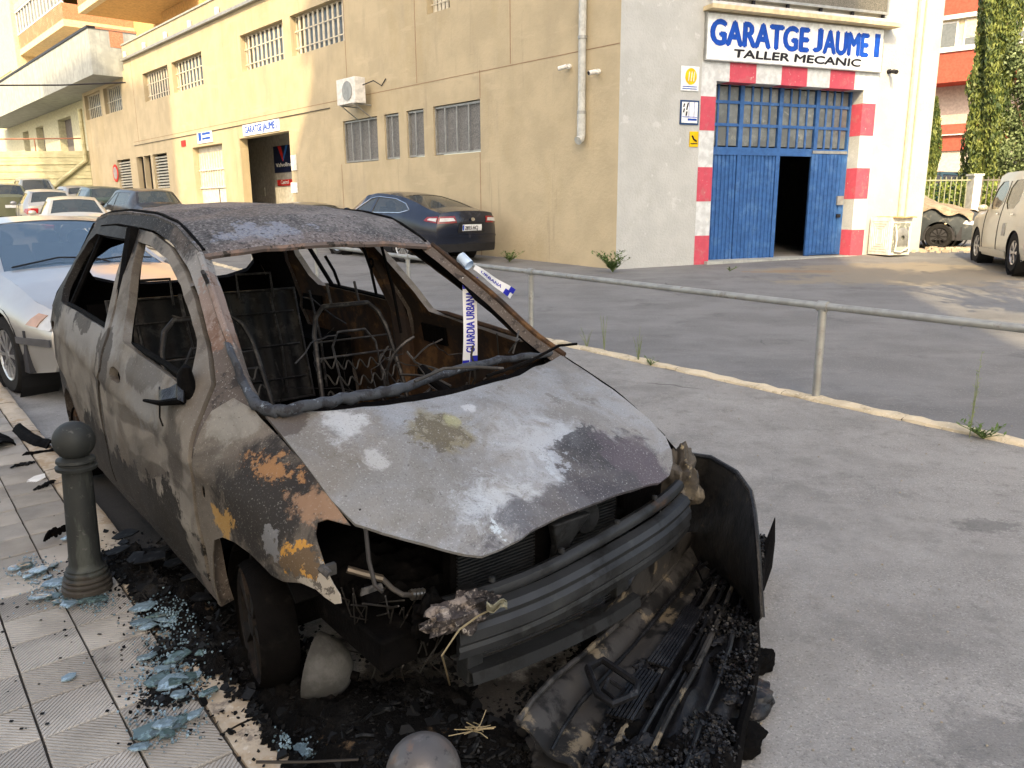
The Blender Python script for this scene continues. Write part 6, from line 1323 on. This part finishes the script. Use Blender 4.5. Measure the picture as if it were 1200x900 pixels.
m_hl=lay('melted_lamp',(.075,.068,.06),[dict(c=(.16,.14,.105),s=6,lo=.5,hi=.6,a=.8),dict(c=(.04,.035,.03),s=8,lo=.52,hi=.58,a=.8),dict(c=(.45,.38,.25),s=14,lo=.60,hi=.64,a=.7)],rough=.4,bump=[(14,.5,.015)])
cp_=onx(792,563,.47); lump('melted_headlamp',cp_,.10,m_hl,bc,8,.42,2.3,52,(1.0,.62,1.25))
pp=[onx(407,667,.40),onx(425,672,.42),onx(448,678,.44)]; MB().tube(pp,.011,8).build('pipe',lay('tarnished_pipe',(.16,.13,.10),rough=.35,metal=.6),bc,smooth=True)
pp=[onx(448,678,.44),onx(460,690,.47),onx(472,697,.5),onx(487,697,.5)]; MB().tube(pp,.008,8).build('pipe',lay('tarnished_pipe',(.13,.12,.11),rough=.35,metal=.6),bc,smooth=True)
for k in range(4):
    c=onx(483+4.2*k,697-.5*k,.5); MB().tube([c+Vector((0,-.004,0)),c+Vector((0,.004,0))],.0165,10).build('coil_ring',lay('coil_metal',(.25,.23,.20),rough=.3,metal=.8) if k==0 else bpy.data.materials['coil_metal'],bc,smooth=True)
pp=[onside(398,600),onside(405,625),onside(408,660),onside(415,690),onside(424,697)]; MB().tube([p+Vector((.02,.05,0)) for p in pp],.006,6).build('hose',m_wire,bc,smooth=True)
MB().prism([(-.035,-.008),(.035,-.008),(.03,.008),(-.03,.012)],lambda a,b,h:onx(435,690,.50)+Vector((h,a,b)),(0,.006)).build('bracket',m_ashg,bc)
random.seed(31)
for k in range(26):
    x0,y0=random.choice([(450,700),(480,715),(500,735),(520,740),(430,705),(400,700)]); a=onx(x0+random.uniform(-12,12),y0,.50+random.uniform(-.08,.1))
    b=Mi@onground(random.uniform(400,520),random.uniform(740,800)); pts=[a.lerp(b,t)+Vector((random.gauss(0,.022),random.gauss(0,.022),-.06*math.sin(t*3.14)*random.random()+ random.gauss(0,.01))) for t in np.linspace(0,1,7)]
    MB().tube(pts,random.uniform(.0015,.0032),4).build('burnt_wire',m_wire if k%4 else m_ashg,bc,smooth=True)
b1=[onx(590,707,.70),onx(560,722,.74),onx(538,738,.76),onx(518,768,.77),Mi@onground(528,806),Mi@onground(550,850)]
MB().tube(b1,.0028,5).build('burnt_wire',lay('bare_copper_wire',(.30,.24,.14),rough=.5,metal=.4),bc,smooth=True)
MB().grid(lambda u,v:onx(570+24*u,705+10*v+4*math.sin(u*6),.745+.01*math.sin(v*5+u*4)),6,4).build('torn_foil',lay('torn_foil',(.22,.21,.15),rough=.6),bc,solid=.002)
# ------------------------------------------------------------------ police tape
m_tape=lay('white_tape',(.76,.78,.80),rough=.35,vary=.02); m_tblue=lay('tape_blue',(.02,.03,.42),rough=.35)
pp=onside(546,309,1); ptop=Mc@(pp+Vector((0,.0,0))); 
e=empty('police_tape','white tape reading GUARDIA URBANA in blue, hanging from the windscreen pillar','tape',ptop); 
dist=(ptop-Vector((0,0,CH))).dot(cf); wdt=.072
ctr=Vector((0,0,CH))+ray(551,325)*(dist/1.0); bot=Vector((0,0,CH))+ray(551,427)*(dist+.03)
ax=(bot-ctr); Lt=ax.length; ax.normalize(); rt=Vector((math.cos(.1),math.sin(.1)*0+.25,0)).normalized()
def tpf(s,tt,off=0): 
    c=ctr+ax*s*Lt; return c-Vector(e.location)+rt*(tt*wdt/2*(1-.10*math.sin(s*3)))+rt.cross(ax)*(.006*math.sin(s*7)+off)
MB().grid(lambda u,v:tpf(u,v*2-1),16,2).build('strip',m_tape,e,smooth=True,solid=.0006)
nrm=rt.cross(ax); sgn=-1 if (nrm.dot(Vector((0,0,CH))-ctr)<0) else 1
for (s0,s1,t0,t1) in ((.02,.13,-1,-.3),(.0,.04,.1,1),(.95,1.0,-1,-.1),(.90,.985,0.0,1)):
    MB().grid(lambda u,v:tpf(s0+(s1-s0)*u,t0+(t1-t0)*v,sgn*.0015),2,1).build('blue_check',m_tblue,e)
text('GUARDIA URBANA','lettering',m_tblue,lambda x,y,z:tpf(.86-x/Lt,-(y-.021)/(wdt/2),sgn*(.0022+z*.2)),.060,Lt*.70,e,bold=.0016,ext=.0005)
e=empty('police_tape','blue and white tape wrapped round the windscreen pillar, its loose end blown right','tape',ptop)
l=Vector(e.location); pb=[onside(534,296,1),onside(552,316,1)]
q=MB(); A=Mc@onside(540,301,1); B=Mc@onside(550,311,1); q.tube([A-l,B-l],.025,12,cap=False); q.build('wrap',lay('tape_wrap',(.50,.62,.74),rough=.3),e,smooth=True)
c0=Vector((0,0,CH))+ray(556,313)*(dist+.02); c1=Vector((0,0,CH))+ray(601,345)*(dist+.18)
dv=(c1-c0); Lw=dv.length; dn=dv.normalized(); up=(dn.cross(cf)).normalized(); up=up if up.z>0 else -up
def tw(s,t,off=0): return c0+dv*s-l+up*(t*.5*(.022+.030*s))+cf*(-.02*math.sin(s*9)-off)
MB().grid(lambda u,v:tw(u,v*2-1),16,2).build('strip',m_tape,e,smooth=True,solid=.0006)
MB().grid(lambda u,v:tw(.80+.13*u,-1+1.1*v,.002),2,1).build('blue_check',m_tblue,e); MB().grid(lambda u,v:tw(.88+.12*u,.0+1.0*v,.002),2,1).build('blue_check',m_tblue,e)
text('URBANA','lettering',m_tblue,lambda x,y,z:tw(.18+x/Lw,(y-.010)/.026,.003+z*.2),.026,Lw*.52,e,bold=.0007,ext=.0004)
# ------------------------------------------------------------------ torn-off front bumper lying before the car
fb=empty('torn_bumper','charred front bumper cover torn off and lying on the road before the burnt car','bumper',Mc@Vector((.95,.35,.06))); fb.rotation_euler=(0,.0150,CAA)
fl_=Vector((.95,.35,.06+0)); 
def FBp(p): return Vector(p)-fl_
def gl_(x,y,h=.0): return Mi@(onground(x,y)+Vector((0,0,h)))
def strip(a,b,name,mat,par,nu=30,nv=8,prof=None,amp=.0,solid=.006,seed=0,fr=6):
    """sheet between two polylines a and b of car-space points"""
    def pl(P,u):
        L=[0]
        for i in range(len(P)-1): L.append(L[-1]+(P[i+1]-P[i]).length)
        t=u*L[-1]
        for i in range(len(P)-1):
            if t<=L[i+1]+1e-9: return P[i].lerp(P[i+1],(t-L[i])/(L[i+1]-L[i]+1e-9))
        return P[-1]
    def f(u,v):
        p=pl(a,u).lerp(pl(b,u),v); h=(prof(u,v) if prof else 0)+amp*noise.noise(Vector((p.x*fr,p.y*fr,p.z*fr+seed)))
        return FBp(p)+Vector((0,0,h))
    return MB().grid(f,nu,nv).build(name,mat,par,smooth=True,solid=solid)
m_cov=lay('charred_cover',(.008,.008,.009),[dict(c=(.07,.062,.05),s=4,lo=.56,hi=.70,a=.5),dict(c=(.006,.006,.007),s=7,lo=.5,hi=.6,a=.8),dict(c=(.10,.105,.115),s=30,lo=.60,hi=.68,a=.4)],rough=.5,bump=[(14,.5,.015),(60,.5,.005)],vs=6,spec=.25)
m_cov2=lay('ashy_cover',(.050,.048,.046),[dict(c=(.010,.010,.010),s=5,lo=.46,hi=.54,a=.85),dict(c=(.26,.21,.14),s=6,lo=.56,hi=.62,a=.6)],rough=.5,bump=[(14,.4,.01)],vs=6)
m_end=lay('scorched_lit_cover_end',(.030,.029,.028),[dict(c=(.09,.085,.078),s=2.5,at=(.50,.72,.25),r=(.3,.35,.3),k=.5,lo=.2,hi=.9,a=.9),dict(c=(.008,.008,.008),s=6,lo=.5,hi=.62,a=.85),dict(c=(.12,.10,.07),s=16,lo=.62,hi=.68,a=.5)],rough=.55,bump=[(14,.5,.02),(50,.4,.006)],vs=6,spec=.2)  # scorched plastic; the lighter grey patch paints light on its inner face
TOP=[Vector(p) for p in ((.40,.80,.60),(.52,.86,.60),(.66,.83,.585),(.78,.74,.57),(.86,.65,.54),(.93,.575,.46),(.97,.54,.36),(1.0,.52,.26))]
BOT=[gl_(800,628,.03),gl_(815,640,.03),gl_(840,650,.03),gl_(858,665,.03),gl_(868,680,.03),gl_(876,695,.03),gl_(880,705,.03),gl_(884,715,.03)]
INB=[gl_(*q) for q in ((778,640,.22),(788,655,.16),(802,668,.12),(818,680,.09),(834,690,.07),(850,698,.06),(866,706,.06),(880,714,.06))]
strip(TOP,INB,'cover_end',m_end,fb,40,24,lambda u,v:-.05*math.sin(v*math.pi)+.010*math.sin(u*14+v*5)*v,.022,seed=3,fr=5)
MB().tube([FBp(p) for p in TOP],.009,7).build('cover_edge',m_gloss,fb,smooth=True)
IN=[gl_(*q) for q in ((812,660,.12),(798,680,.12),(785,700,.12),(750,738,.11),(715,775,.11),(680,812,.12),(648,846,.14),(622,880,.15),(606,905,.15))]
M1=[gl_(*q) for q in ((856,655,.08),(838,685,.06),(812,722,.05),(785,762,.05),(757,802,.05),(730,842,.06),(705,880,.06),(690,912,.06),(680,935,.06))]
M2=[gl_(*q) for q in ((872,662,.10),(862,700,.08),(846,742,.07),(826,785,.07),(806,826,.07),(786,866,.08),(768,905,.08),(755,935,.08),(745,960,.08))]
OUT=[gl_(*q) for q in ((893,668,.12),(890,708,.09),(884,752,.06),(886,795,.05),(880,838,.05),(868,880,.05),(862,925,.05),(855,960,.05),(850,985,.05))]
strip(IN,M1,'cover_inner_face',m_cov2,fb,40,8,lambda u,v:.012*math.sin(v*9),.010,seed=1)
strip(M1,M2,'cover_channel',m_cov,fb,46,16,lambda u,v:.022*math.sin(v*16)+.006*math.sin(u*40),.018,seed=5,fr=12)
strip(M2,OUT,'cover_outer_face',m_cov,fb,46,14,lambda u,v:.016*math.sin(v*12),.028,seed=9,fr=10)
strip([Vector(p) for p in ((.52,.60,.42),(.56,.48,.34),(.60,.34,.27),(.63,.15,.22))],[gl_(838,655,.16),gl_(815,668,.14),gl_(785,700,.12),gl_(750,738,.11)],'torn_liner',m_cov2,fb,24,10,lambda u,v:-.05*math.sin(v*math.pi),.015,seed=7)
def lerpL(A,B,t): return [a.lerp(b,t) for a,b in zip(A,B)]
for t,r_,m_,A,B,h in ((.02,.008,m_cov2,IN,M1,.012),(.55,.007,m_gloss,IN,M1,.015),(.1,.010,m_gloss,M1,M2,.03),(.42,.009,m_cov2,M1,M2,.035),(.75,.008,m_gloss,M1,M2,.03),(.02,.009,m_cov2,M2,OUT,.03),(.45,.008,m_gloss,M2,OUT,.03),(.98,.014,m_char,M2,OUT,.02)):
    P_=[FBp(p)+Vector((0,0,h+random.gauss(0,.004))) for p in lerpL(A,B,t)]; MB().tube(P_,[r_*random.uniform(.8,1.3) for _ in P_],7).build('cover_rib',m_,fb,smooth=True)
random.seed(99)
for k in range(22):
    A,B=random.choice([(M1,M2),(M2,OUT)]); u=random.uniform(.2,7.9); i0=int(u); v=random.random(); p_=A[i0].lerp(A[min(8,i0+1)],u-i0).lerp(B[i0].lerp(B[min(8,i0+1)],u-i0),v)
    lump('melted_lump',FBp(p_)+Vector((0,0,.02)),random.uniform(.018,.04),random.choice([m_char,m_gloss,m_cov]),fb,k,.45,2.4,22,(random.uniform(.6,1.2),random.uniform(.8,2.2),.6))
# cross slats and rectangular grille frames within the channel
for (A,B,u0,u1,v0,v1,lab) in ((M1,M2,.55,.74,.05,.50,'grille_block'),(M1,M2,.30,.52,.10,.55,'grille_block')):
    q=MB(); ns=7
    for k in range(ns):
        v=v0+(v1-v0)*k/(ns-1); P_=[]
        for i in range(6):
            u=(u0+(u1-u0)*i/5)*8; i0=min(7,int(u)); P_.append(FBp(A[i0].lerp(A[i0+1],u-i0).lerp(B[i0].lerp(B[i0+1],u-i0),v))+Vector((0,0,.05)))
        q.tube(P_,.006,5)
    q.build(lab,m_gloss,fb,smooth=True)
def ring(pxs,h,r,name,mat):
    P_=[FBp(gl_(x,y,h)) for x,y in pxs]; P_.append(P_[0]); MB().tube(P_,r,7).build(name,mat,fb,smooth=True)
ring([(688,838),(706,828),(746,858),(742,872),(716,884),(700,872)],.16,.012,'lamp_frame',m_cov)
ring([(712,848),(730,862),(720,874),(706,862)],.15,.007,'lamp_frame',m_gloss)
ring([(816,700),(842,680),(846,690),(822,716)],.12,.007,'lamp_frame',m_gloss)
SP=[gl_(884,705,.06),gl_(894,690,.10),gl_(900,676,.16),gl_(904,664,.22)]
q=MB().tube([FBp(p) for p in SP],[.035,.030,.018,.002],8).build('broken_spike',m_char,fb,smooth=True)
lump('melted_mass',FBp(gl_(878,832,.03)),.075,m_gloss,fb,2,.3,1.8,60,(.8,1.2,.6)); lump('melted_mass',FBp(gl_(889,785,.03)),.05,m_char,fb,6,.3,1.8,50,(.8,1.5,.7))
lump('melted_mass',FBp(gl_(832,716,.05)),.06,m_char,fb,12,.5,3,50,(1.1,1.1,.5)); lump('melted_mass',FBp(gl_(660,890,.03)),.09,m_cov2,fb,14,.5,2,40,(1.2,1.0,.5))
lump('melted_mass',FBp(gl_(864,876,.03)),.06,m_char,fb,15,.3,1.6,50,(1.0,1.4,.6)); lump('melted_mass',FBp(gl_(690,770,.05)),.028,m_char,fb,16,.5,3,24)
random.seed(77)
crb=MB()
for k in range(5200):
    u=random.random()*8; i0=min(7,int(u)); A,B=random.choice([(M1,M2),(M2,OUT),(M2,OUT)]); v=random.random()
    c=random.random()
    p=FBp(A[i0].lerp(A[i0+1],u-i0).lerp(B[i0].lerp(B[i0+1],u-i0),v)); n_=noise.noise(p*5)
    if n_<-.02: continue
    s_=random.uniform(.003,.010); d=Vector((random.gauss(0,1),random.gauss(0,1),random.gauss(0,1))).normalized(); e1=d.orthogonal().normalized()*s_; e2=d.cross(e1).normalized()*s_
    p+=Vector((0,0,.02+random.random()*.025)); crb.add([p+e1,p+e2,p-e1,p-e2,p+d*s_],[(0,1,4),(1,2,4),(2,3,4),(3,0,4),(3,2,1,0)])
stuff(crb.build('char_crumbs',m_gloss,fb))
# ------------------------------------------------------------------ ash and charred rubble round the front wheel, and under the nose
HP=[(150,655,.16,.6),(185,660,.20,.9),(225,690,.20,1),(250,720,.18,1),(275,765,.13,.9),(335,795,.16,.9),(400,835,.22,1.1),(470,845,.2,1.1),(530,870,.18,1),(212,765,.07,.3),(190,815,.05,.3),(440,880,.14,.7),(500,800,.10,.6),(570,850,.1,.6),(590,880,.1,.7),(700,760,.10,.7),(645,800,.06,.5),(305,745,.14,.8)]
HPc=[(onground(x,y,.03),r,a) for x,y,r,a in HP]
def ashd(p):
    return sum(a*math.exp(-((p.x-c.x)**2+(p.y-c.y)**2)/(r*r)) for c,r,a in HPc)
def hgt(p):
    n=noise.noise(Vector((p.x*9,p.y*9,1)))*.5+noise.noise(Vector((p.x*24,p.y*24,5)))*.35+noise.noise(Vector((p.x*60,p.y*60,9)))*.25
    q=Mi@p; base=(SZ+.004 if q.y<-.83 else 0) 
    m=ashd(p)+.55*n-.42
    return base,m,n
mb=MB(); x0,x1,y0,y1=-2.1,.75,1.55,4.0; st=.0115; nx=int((x1-x0)/st); ny=int((y1-y0)/st); idx={}
for i in range(nx+1):
    for j in range(ny+1):
        p=Vector((x0+i*st,y0+j*st,0)); b,m,n=hgt(p)
        if m>-.04:
            idx[(i,j)]=len(mb.v); mb.v.append((p.x,p.y,gz(p.y)+b+min(.075,max(-.01,m*.055+.012*n*m*3+.004*n))))
for i in range(nx):
    for j in range(ny):
        k=[(i,j),(i+1,j),(i+1,j+1),(i,j+1)]
        if all(q in idx for q in k): mb.f.append(tuple(idx[q] for q in k))
m_ash=lay('black_ash',(.0045,.0042,.004),[dict(c=(.014,.0125,.011),s=20,lo=.54,hi=.66,a=.6),dict(c=(.10,.09,.08),s=90,lo=.64,hi=.69,a=.6),dict(c=(.055,.052,.048),s=3,lo=.54,hi=.72,a=.6),dict(c=(.15,.10,.06),s=7,lo=.62,hi=.7,a=.6)],rough=.8,bump=[(70,.9,.01),(200,.6,.004)],vs=14,spec=.05)
stuff(mb.build('ash_heap',m_ash,smooth=True),'heap of black ash and charred crumbs around the front wheel and nose of the burnt car','ash')
m_flake=lay('charred_flake',(.006,.0062,.0066),[dict(c=(.045,.048,.05),s=25,lo=.56,hi=.66,a=.7)],rough=.6,spec=.15)
fk=MB(); cnt=0
while cnt<6500:
    c,r,a=random.choice(HPc); p=Vector((c.x+random.gauss(0,r*.75),c.y+random.gauss(0,r*.75),0)); b,m,n=hgt(p)
    s_=random.uniform(.0025,.009) if random.random()<.95 else random.uniform(.012,.026)
    z=gz(p.y)+b+max(0,min(.07,m*.05))+s_*.3; nn=Vector((random.gauss(0,.6),random.gauss(0,.6),1)).normalized(); e1=nn.orthogonal().normalized(); e2=nn.cross(e1); k=random.randint(4,6); a0=random.uniform(0,6)
    pts=[Vector((p.x,p.y,z))+(e1*math.cos(a0+6.283*i/k)+e2*math.sin(a0+6.283*i/k))*s_*random.uniform(.6,1.3) for i in range(k)]
    fk.add(pts+[q-nn*s_*.3 for q in pts],[tuple(range(k)),tuple(reversed(range(k,2*k)))]+[(i,k+i,k+(i+1)%k,(i+1)%k) for i in range(k)]); cnt+=1
for k in range(190):
    p=onground(random.uniform(0,640),random.uniform(600,900)); q=Mi@p
    if random.random()<.75 and q.y>-.8: continue
    s_=random.uniform(.0015,.0055); z=gz(p.y)+(SZ+.006 if q.y<-.83 else 0); fk.box((p.x-s_,p.y-s_*.7,z),(p.x+s_,p.y+s_*.7,z+s_*.6))
stuff(fk.build('char_flakes',m_flake),'scattered small charred flakes on the paving and road by the burnt car','debris')
# pieces of glass
m_gl=lay('crazed_glass',(.15,.22,.25),[dict(c=(.36,.52,.62),s=18,lo=.50,hi=.56,a=.8),dict(c=(.05,.085,.09),s=30,lo=.52,hi=.58,a=.6)],rough=.12,bump=[(60,.6,.004)],vs=20,spec=.9,coat=.6)
m_gl2=lay('sooty_glass',(.07,.12,.12),[dict(c=(.20,.32,.33),s=16,lo=.5,hi=.58,a=.7),dict(c=(.02,.025,.025),s=20,lo=.52,hi=.58,a=.8)],rough=.2,bump=[(60,.6,.004)],vs=20,spec=.8,coat=.4)
def shard(x,y,r,mat,zoff=.0,grp=None,lab=None,name='glass_piece'):
    if lab is None:
        if x<78 and y<690: grp,lab='glass pieces left of the bollard','small bluish glass piece in the little cluster left of the bollard base'
        elif x<125: grp,lab='glass pieces at the bollard foot','bluish glass piece lying close against the foot of the dark bollard'
        elif y<762: grp,lab='glass pieces between bollard and wheel','bluish glass sheet between the bollard and the front wheel'
        else: grp,lab='glass pieces near the bottom edge','crazed blue-green glass piece in the pile nearest the bottom edge'
    p=onground(x,y,.05); k=random.randint(5,8); a0=random.uniform(0,6); tl_=Vector((random.gauss(0,.10),random.gauss(0,.10),1)).normalized()
    e1=tl_.orthogonal().normalized(); e2=tl_.cross(e1); rr=[random.uniform(.6,1.1) for _ in range(k)]; mb=MB(); h=.005
    b=(SZ if (Mi@p).y<-.83 else .0); base=gz(p.y)+b+.006+zoff+r*.12
    T=lambda i,s,hh:e1*math.cos(a0+6.283*i/k)*r*rr[i]*s+e2*math.sin(a0+6.283*i/k)*r*rr[i]*s*.75+tl_*hh
    mb.add([T(i,1,0) for i in range(k)]+[T(i,1,h) for i in range(k)]+[T(i,.55,h+random.uniform(0,.002)) for i in range(k)]+[tl_*h],
      [tuple(reversed(range(k)))]+[(i,(i+1)%k,k+(i+1)%k,k+i) for i in range(k)]+[(k+i,k+(i+1)%k,2*k+(i+1)%k,2*k+i) for i in range(k)]+[(2*k+i,2*k+(i+1)%k,3*k) for i in range(k)])
    o=mb.build(name,mat); o.location=(p.x,p.y,base); tag(o,lab,'broken glass',grp); return o
random.seed(12)
GA=[(18,666,8,1),(30,662,9,2),(47,668,11,1),(60,664,8,2),(33,675,7,1),(56,675,6,1),(64,683,13,1),(50,700,12,1),(62,697,9,2),(70,703,8,2),(81,708,11,1),(168,712,13,1),(166,729,11,1),(173,733,9,1),(190,718,15,2),(199,728,11,1),(196,722,12,1),(212,723,12,2),(222,715,9,2),(172,767,10,1),(208,767,15,2),(190,779,7,1),(185,795,12,2),(200,797,14,1),(216,793,14,2),(211,811,9,1),(226,790,9,1),(180,850,14,2),(192,846,12,1),(206,842,13,2),(196,857,8,2),(226,835,9,1),(164,870,8,1),(244,808,8,2),(345,862,13,1),(100,703,9,2),(115,700,10,2),(241,760,10,2),(80,632,6,1)]
for x,y,r,k in GA: shard(x,y,r*.0040*(1.0 if y>640 else 1.2),m_gl if k==1 else m_gl2,random.uniform(0,.012))
o=shard(80,789,10*.0033,m_gl); tag(o,'single pale blue glass piece lying alone on a clean tile','broken glass'); [o.__delitem__(k_) for k_ in ('group',) if k_ in o.keys()]
o=shard(44,516,12*.005,m_wpl,.0,lab='x'); tag(o,'small white scrap lying on the kerb near the charred moulding','scrap'); [o.__delitem__(k_) for k_ in ('group',) if k_ in o.keys()]; o.location=onground(41,562,SZ+.005)
gc=MB(); random.seed(44)
CL=[(188,722,20),(200,800,24),(192,845,20),(62,690,18),(40,666,16),(200,765,16),(212,725,20),(345,862,10),(110,700,12),(190,780,25)]
for k in range(2000):
    x,y,s0=random.choice(CL); p=onground(x+random.gauss(0,s0*1.0),y+random.gauss(0,s0*.55),.05); q=Mi@p; base=gz(p.y)+(SZ+.005 if q.y<-.83 else .0)
    b_,m_,n_=hgt(p); base+=max(0,min(.07,m_*.05)); s_=random.uniform(.0018,.0045); an=random.uniform(0,3); c_,d_=math.cos(an)*s_,math.sin(an)*s_; z0_=base+random.random()*.004
    gc.add([(p.x+c_,p.y+d_,z0_),(p.x-d_,p.y+c_,z0_),(p.x-c_,p.y-d_,z0_),(p.x+d_,p.y-c_,z0_),(p.x+c_,p.y+d_,z0_+s_*1.3),(p.x-d_,p.y+c_,z0_+s_*1.3),(p.x-c_,p.y-d_,z0_+s_*1.3),(p.x+d_,p.y-c_,z0_+s_*1.3)],[(4,5,6,7),(0,1,5,4),(1,2,6,5),(2,3,7,6),(3,0,4,7)])
stuff(gc.build('glass_crumbs',m_gl),'tiny bluish cubes of broken car glass sprinkled over paving and ash','broken glass')
gr=MB()
for k in range(420):
    if k%3: p=kp(random.uniform(-8,3.5),random.choice([-1,1])*abs(random.gauss(0,.12))+.02)
    else: p=onground(random.uniform(700,1200),random.uniform(420,900))
    s_=random.uniform(.0015,.0042); z_=gz(p.y); gr.box((p.x-s_,p.y-s_*.8,z_-.001),(p.x+s_,p.y+s_*.7,z_+s_))
stuff(gr.build('grit',lay('road_grit',(.30,.27,.22),rough=.9)),'loose grit and pebbles along the kerb and over the near road','grit')
# big sooty glass flakes in the heap
for x,y,r in ((150,640,16),(170,650,14),(178,668,16),(205,660,15),(160,668,12),(225,676,14),(190,645,12),(140,660,12),(235,700,12),(250,690,12)):
    o=shard(x,y,r*.0042,m_flake,.055,grp='charred sheets in the ash heap',lab='thin charred sheet on the ash heap between bollard and car',name='charred_sheet'); o['category']='debris'
# charred strip on the far kerb
def cstrip(pts,w_,lab,name,mat,h=.02):
    P_=[onground(x,y,SZ+.01) for x,y in pts]; o=Vector(P_[0]); mb=MB()
    mb.grid(lambda u,v:(lambda i,t:(P_[i].lerp(P_[i+1],t)-o))(min(len(P_)-2,int(u*(len(P_)-1))),u*(len(P_)-1)-min(len(P_)-2,int(u*(len(P_)-1))))+Vector((.3*w_*(v-.5),w_*(v-.5),h*math.sin(v*3.14)+.012*noise.noise(Vector((u*7,v*4,1))))),18,6)
    q=mb.build(name,mat,smooth=True,solid=.008); q.location=o; tag(q,lab,'car part'); return q
cstrip([(22,503),(32,512),(48,520),(62,523)],.10,'curved charred moulding lying on the kerb behind the bollard','charred_moulding',m_char,.04)
cstrip([(30,532),(48,530),(66,527)],.05,'flat charred strip just below the curved moulding','charred_strip',m_char,.01)
cstrip([(-6,515),(2,520),(5,526)],.16,'charred lump at the left edge of the photo','charred_lump',m_char,.05)
cstrip([(17,547),(26,544),(37,543)],.05,'small dark scrap on the kerb left of the bollard','charred_scrap',m_flake,.01)
cstrip([(44,572),(52,570),(60,566)],.05,'thin dark scrap right of the white scrap','charred_scrap',m_flake,.01)
cstrip([(58,632),(66,627),(77,622)],.05,'black crumpled scrap touching the bollard at mid height','charred_scrap',m_char,.03)
# headlamp bowl
hb=empty('headlamp_bowl','grey scorched headlamp reflector bowl lying in the ash by the front wheel','car part',onground(372,818)+Vector((0,0,.11)))
ax_=Vector((-.93,.12,.16)).normalized(); e1=Vector((-.15,.1,1)); e1=(e1-ax_*e1.dot(ax_)).normalized(); e2=ax_.cross(e1)
prof=[(.005,-.115),(.03,-.11),(.055,-.09),(.072,-.06),(.082,-.02),(.086,.01)]
MB().lathe(prof,lambda a,b,c:e2*a*1.0+e1*b*1.25+ax_*(-c*0+ -c)*-1,28,cap=False).build('bowl',lay('bowl_grey',(.055,.055,.052),[dict(c=(.10,.10,.096),s=9,lo=.45,hi=.65),dict(c=(.08,.08,.075),s=14,lo=.54,hi=.64,a=.8)],rough=.75,bump=[(40,.5,.006)]),hb,smooth=True,solid=.004)
MB().tube([ax_*-.11,ax_*-.14],.014,10).build('bulb_socket',m_char,hb,smooth=True)
MB().tube([ax_*-.05-e1*.09,ax_*-.05-e1*.12],.010,8).build('mount_lug',m_ashg,hb,smooth=True)
hb.scale=(1,1,1)
# burnt tyre bead and twig of wire
bd_=MB().tube([Mi@onground(*q)+Vector((0,0,.035)) for q in ((318,800),(324,822),(340,834),(362,832),(378,820))],.008,6); bd_.build('tyre_bead_wire',m_char,bc,smooth=True)
p=onground(556,872,.03); e=MB(); random.seed(9)
for k in range(16): d=Vector((random.gauss(0,1),random.gauss(0,1),abs(random.gauss(0,.6)))).normalized(); e.tube([Vector((0,0,.01)),d*.02+Vector((random.gauss(0,.01),0,.01)),d*random.uniform(.03,.075)],.0016,4)
o=e.build('wire_tangle',bpy.data.materials['bare_copper_wire']); o.location=p+Vector((0,0,.03)); tag(o,'small tangle of bare yellowish wire on the ash before the car','wire')
rdw=MB().tube([onground(300,893,SZ+.02),onground(360,893,.05),onground(420,890,.04)],.004,6).build('metal_rod',m_wire); tag(rdw,'thin metal rod lying along the bottom edge of the kerb','rod')
# ------------------------------------------------------------------ bollards
m_bol=lay('bollard_iron',(.042,.045,.043),[dict(c=(.085,.093,.082),s=4,vs=(3,3,.6),lo=.5,hi=.6,a=.7),dict(c=(.075,.06,.048),s=9,at=(0,0,0),r=(.3,.3,.16),k=.5,lo=.4,hi=.6,a=.6),dict(c=(.14,.14,.13),s=30,lo=.60,hi=.66,a=.5)],rough=.55,metal=.3,bump=[(40,.3,.003)],vs=6)
m_bol2=lay('bollard_ball_worn',(.12,.11,.105),[dict(c=(.22,.21,.20),s=10,lo=.5,hi=.62,a=.7),dict(c=(.24,.14,.09),s=12,lo=.58,hi=.66,a=.6),dict(c=(.05,.05,.05),s=25,lo=.58,hi=.63,a=.8)],rough=.4,metal=.4,bump=[(50,.3,.002)])
def bollard(pos,lab,H,tilt,ballmat):
    e=empty('bollard',lab,'bollard',pos); e.rotation_euler=tilt
    pr=[(.088,0),(.088,.016),(.080,.022),(.086,.030),(.086,.036),(.077,.042),(.082,.050),(.081,.056),(.072,.062),(.076,.070),(.075,.076),(.067,.082),(.069,.090),(.060,.098),(.056,.115),(.051,H-.205),(.050,H-.188),(.070,H-.182),(.072,H-.170),(.060,H-.164),(.060,H-.158),(.068,H-.152),(.066,H-.142),(.040,H-.132),(.040,H-.12)]
    MB().lathe(pr,n=32).build('post',m_bol,e,smooth=True)
    MB().ball((0,0,H-.073),.073,32).build('ball',ballmat,e,smooth=True)
bp_=onground(103,689,SZ)
bollard(bp_,'dark green iron bollard with a ball top on the paving beside the burnt car',.665,(rad(-1.5),rad(1.5),0),m_bol)
q=ray(495,866); k=1.5/q.dot(cf); tpp=Vector((0,0,CH))+q*k; print('bollard2 top',tpp)
bz=gz(tpp.y)+SZ-.25; bollard(Vector((tpp.x,tpp.y+.0,tpp.z-.665)),'worn ball top of the nearest bollard at the bottom edge of the photo',.665,(0,0,0),m_bol2)
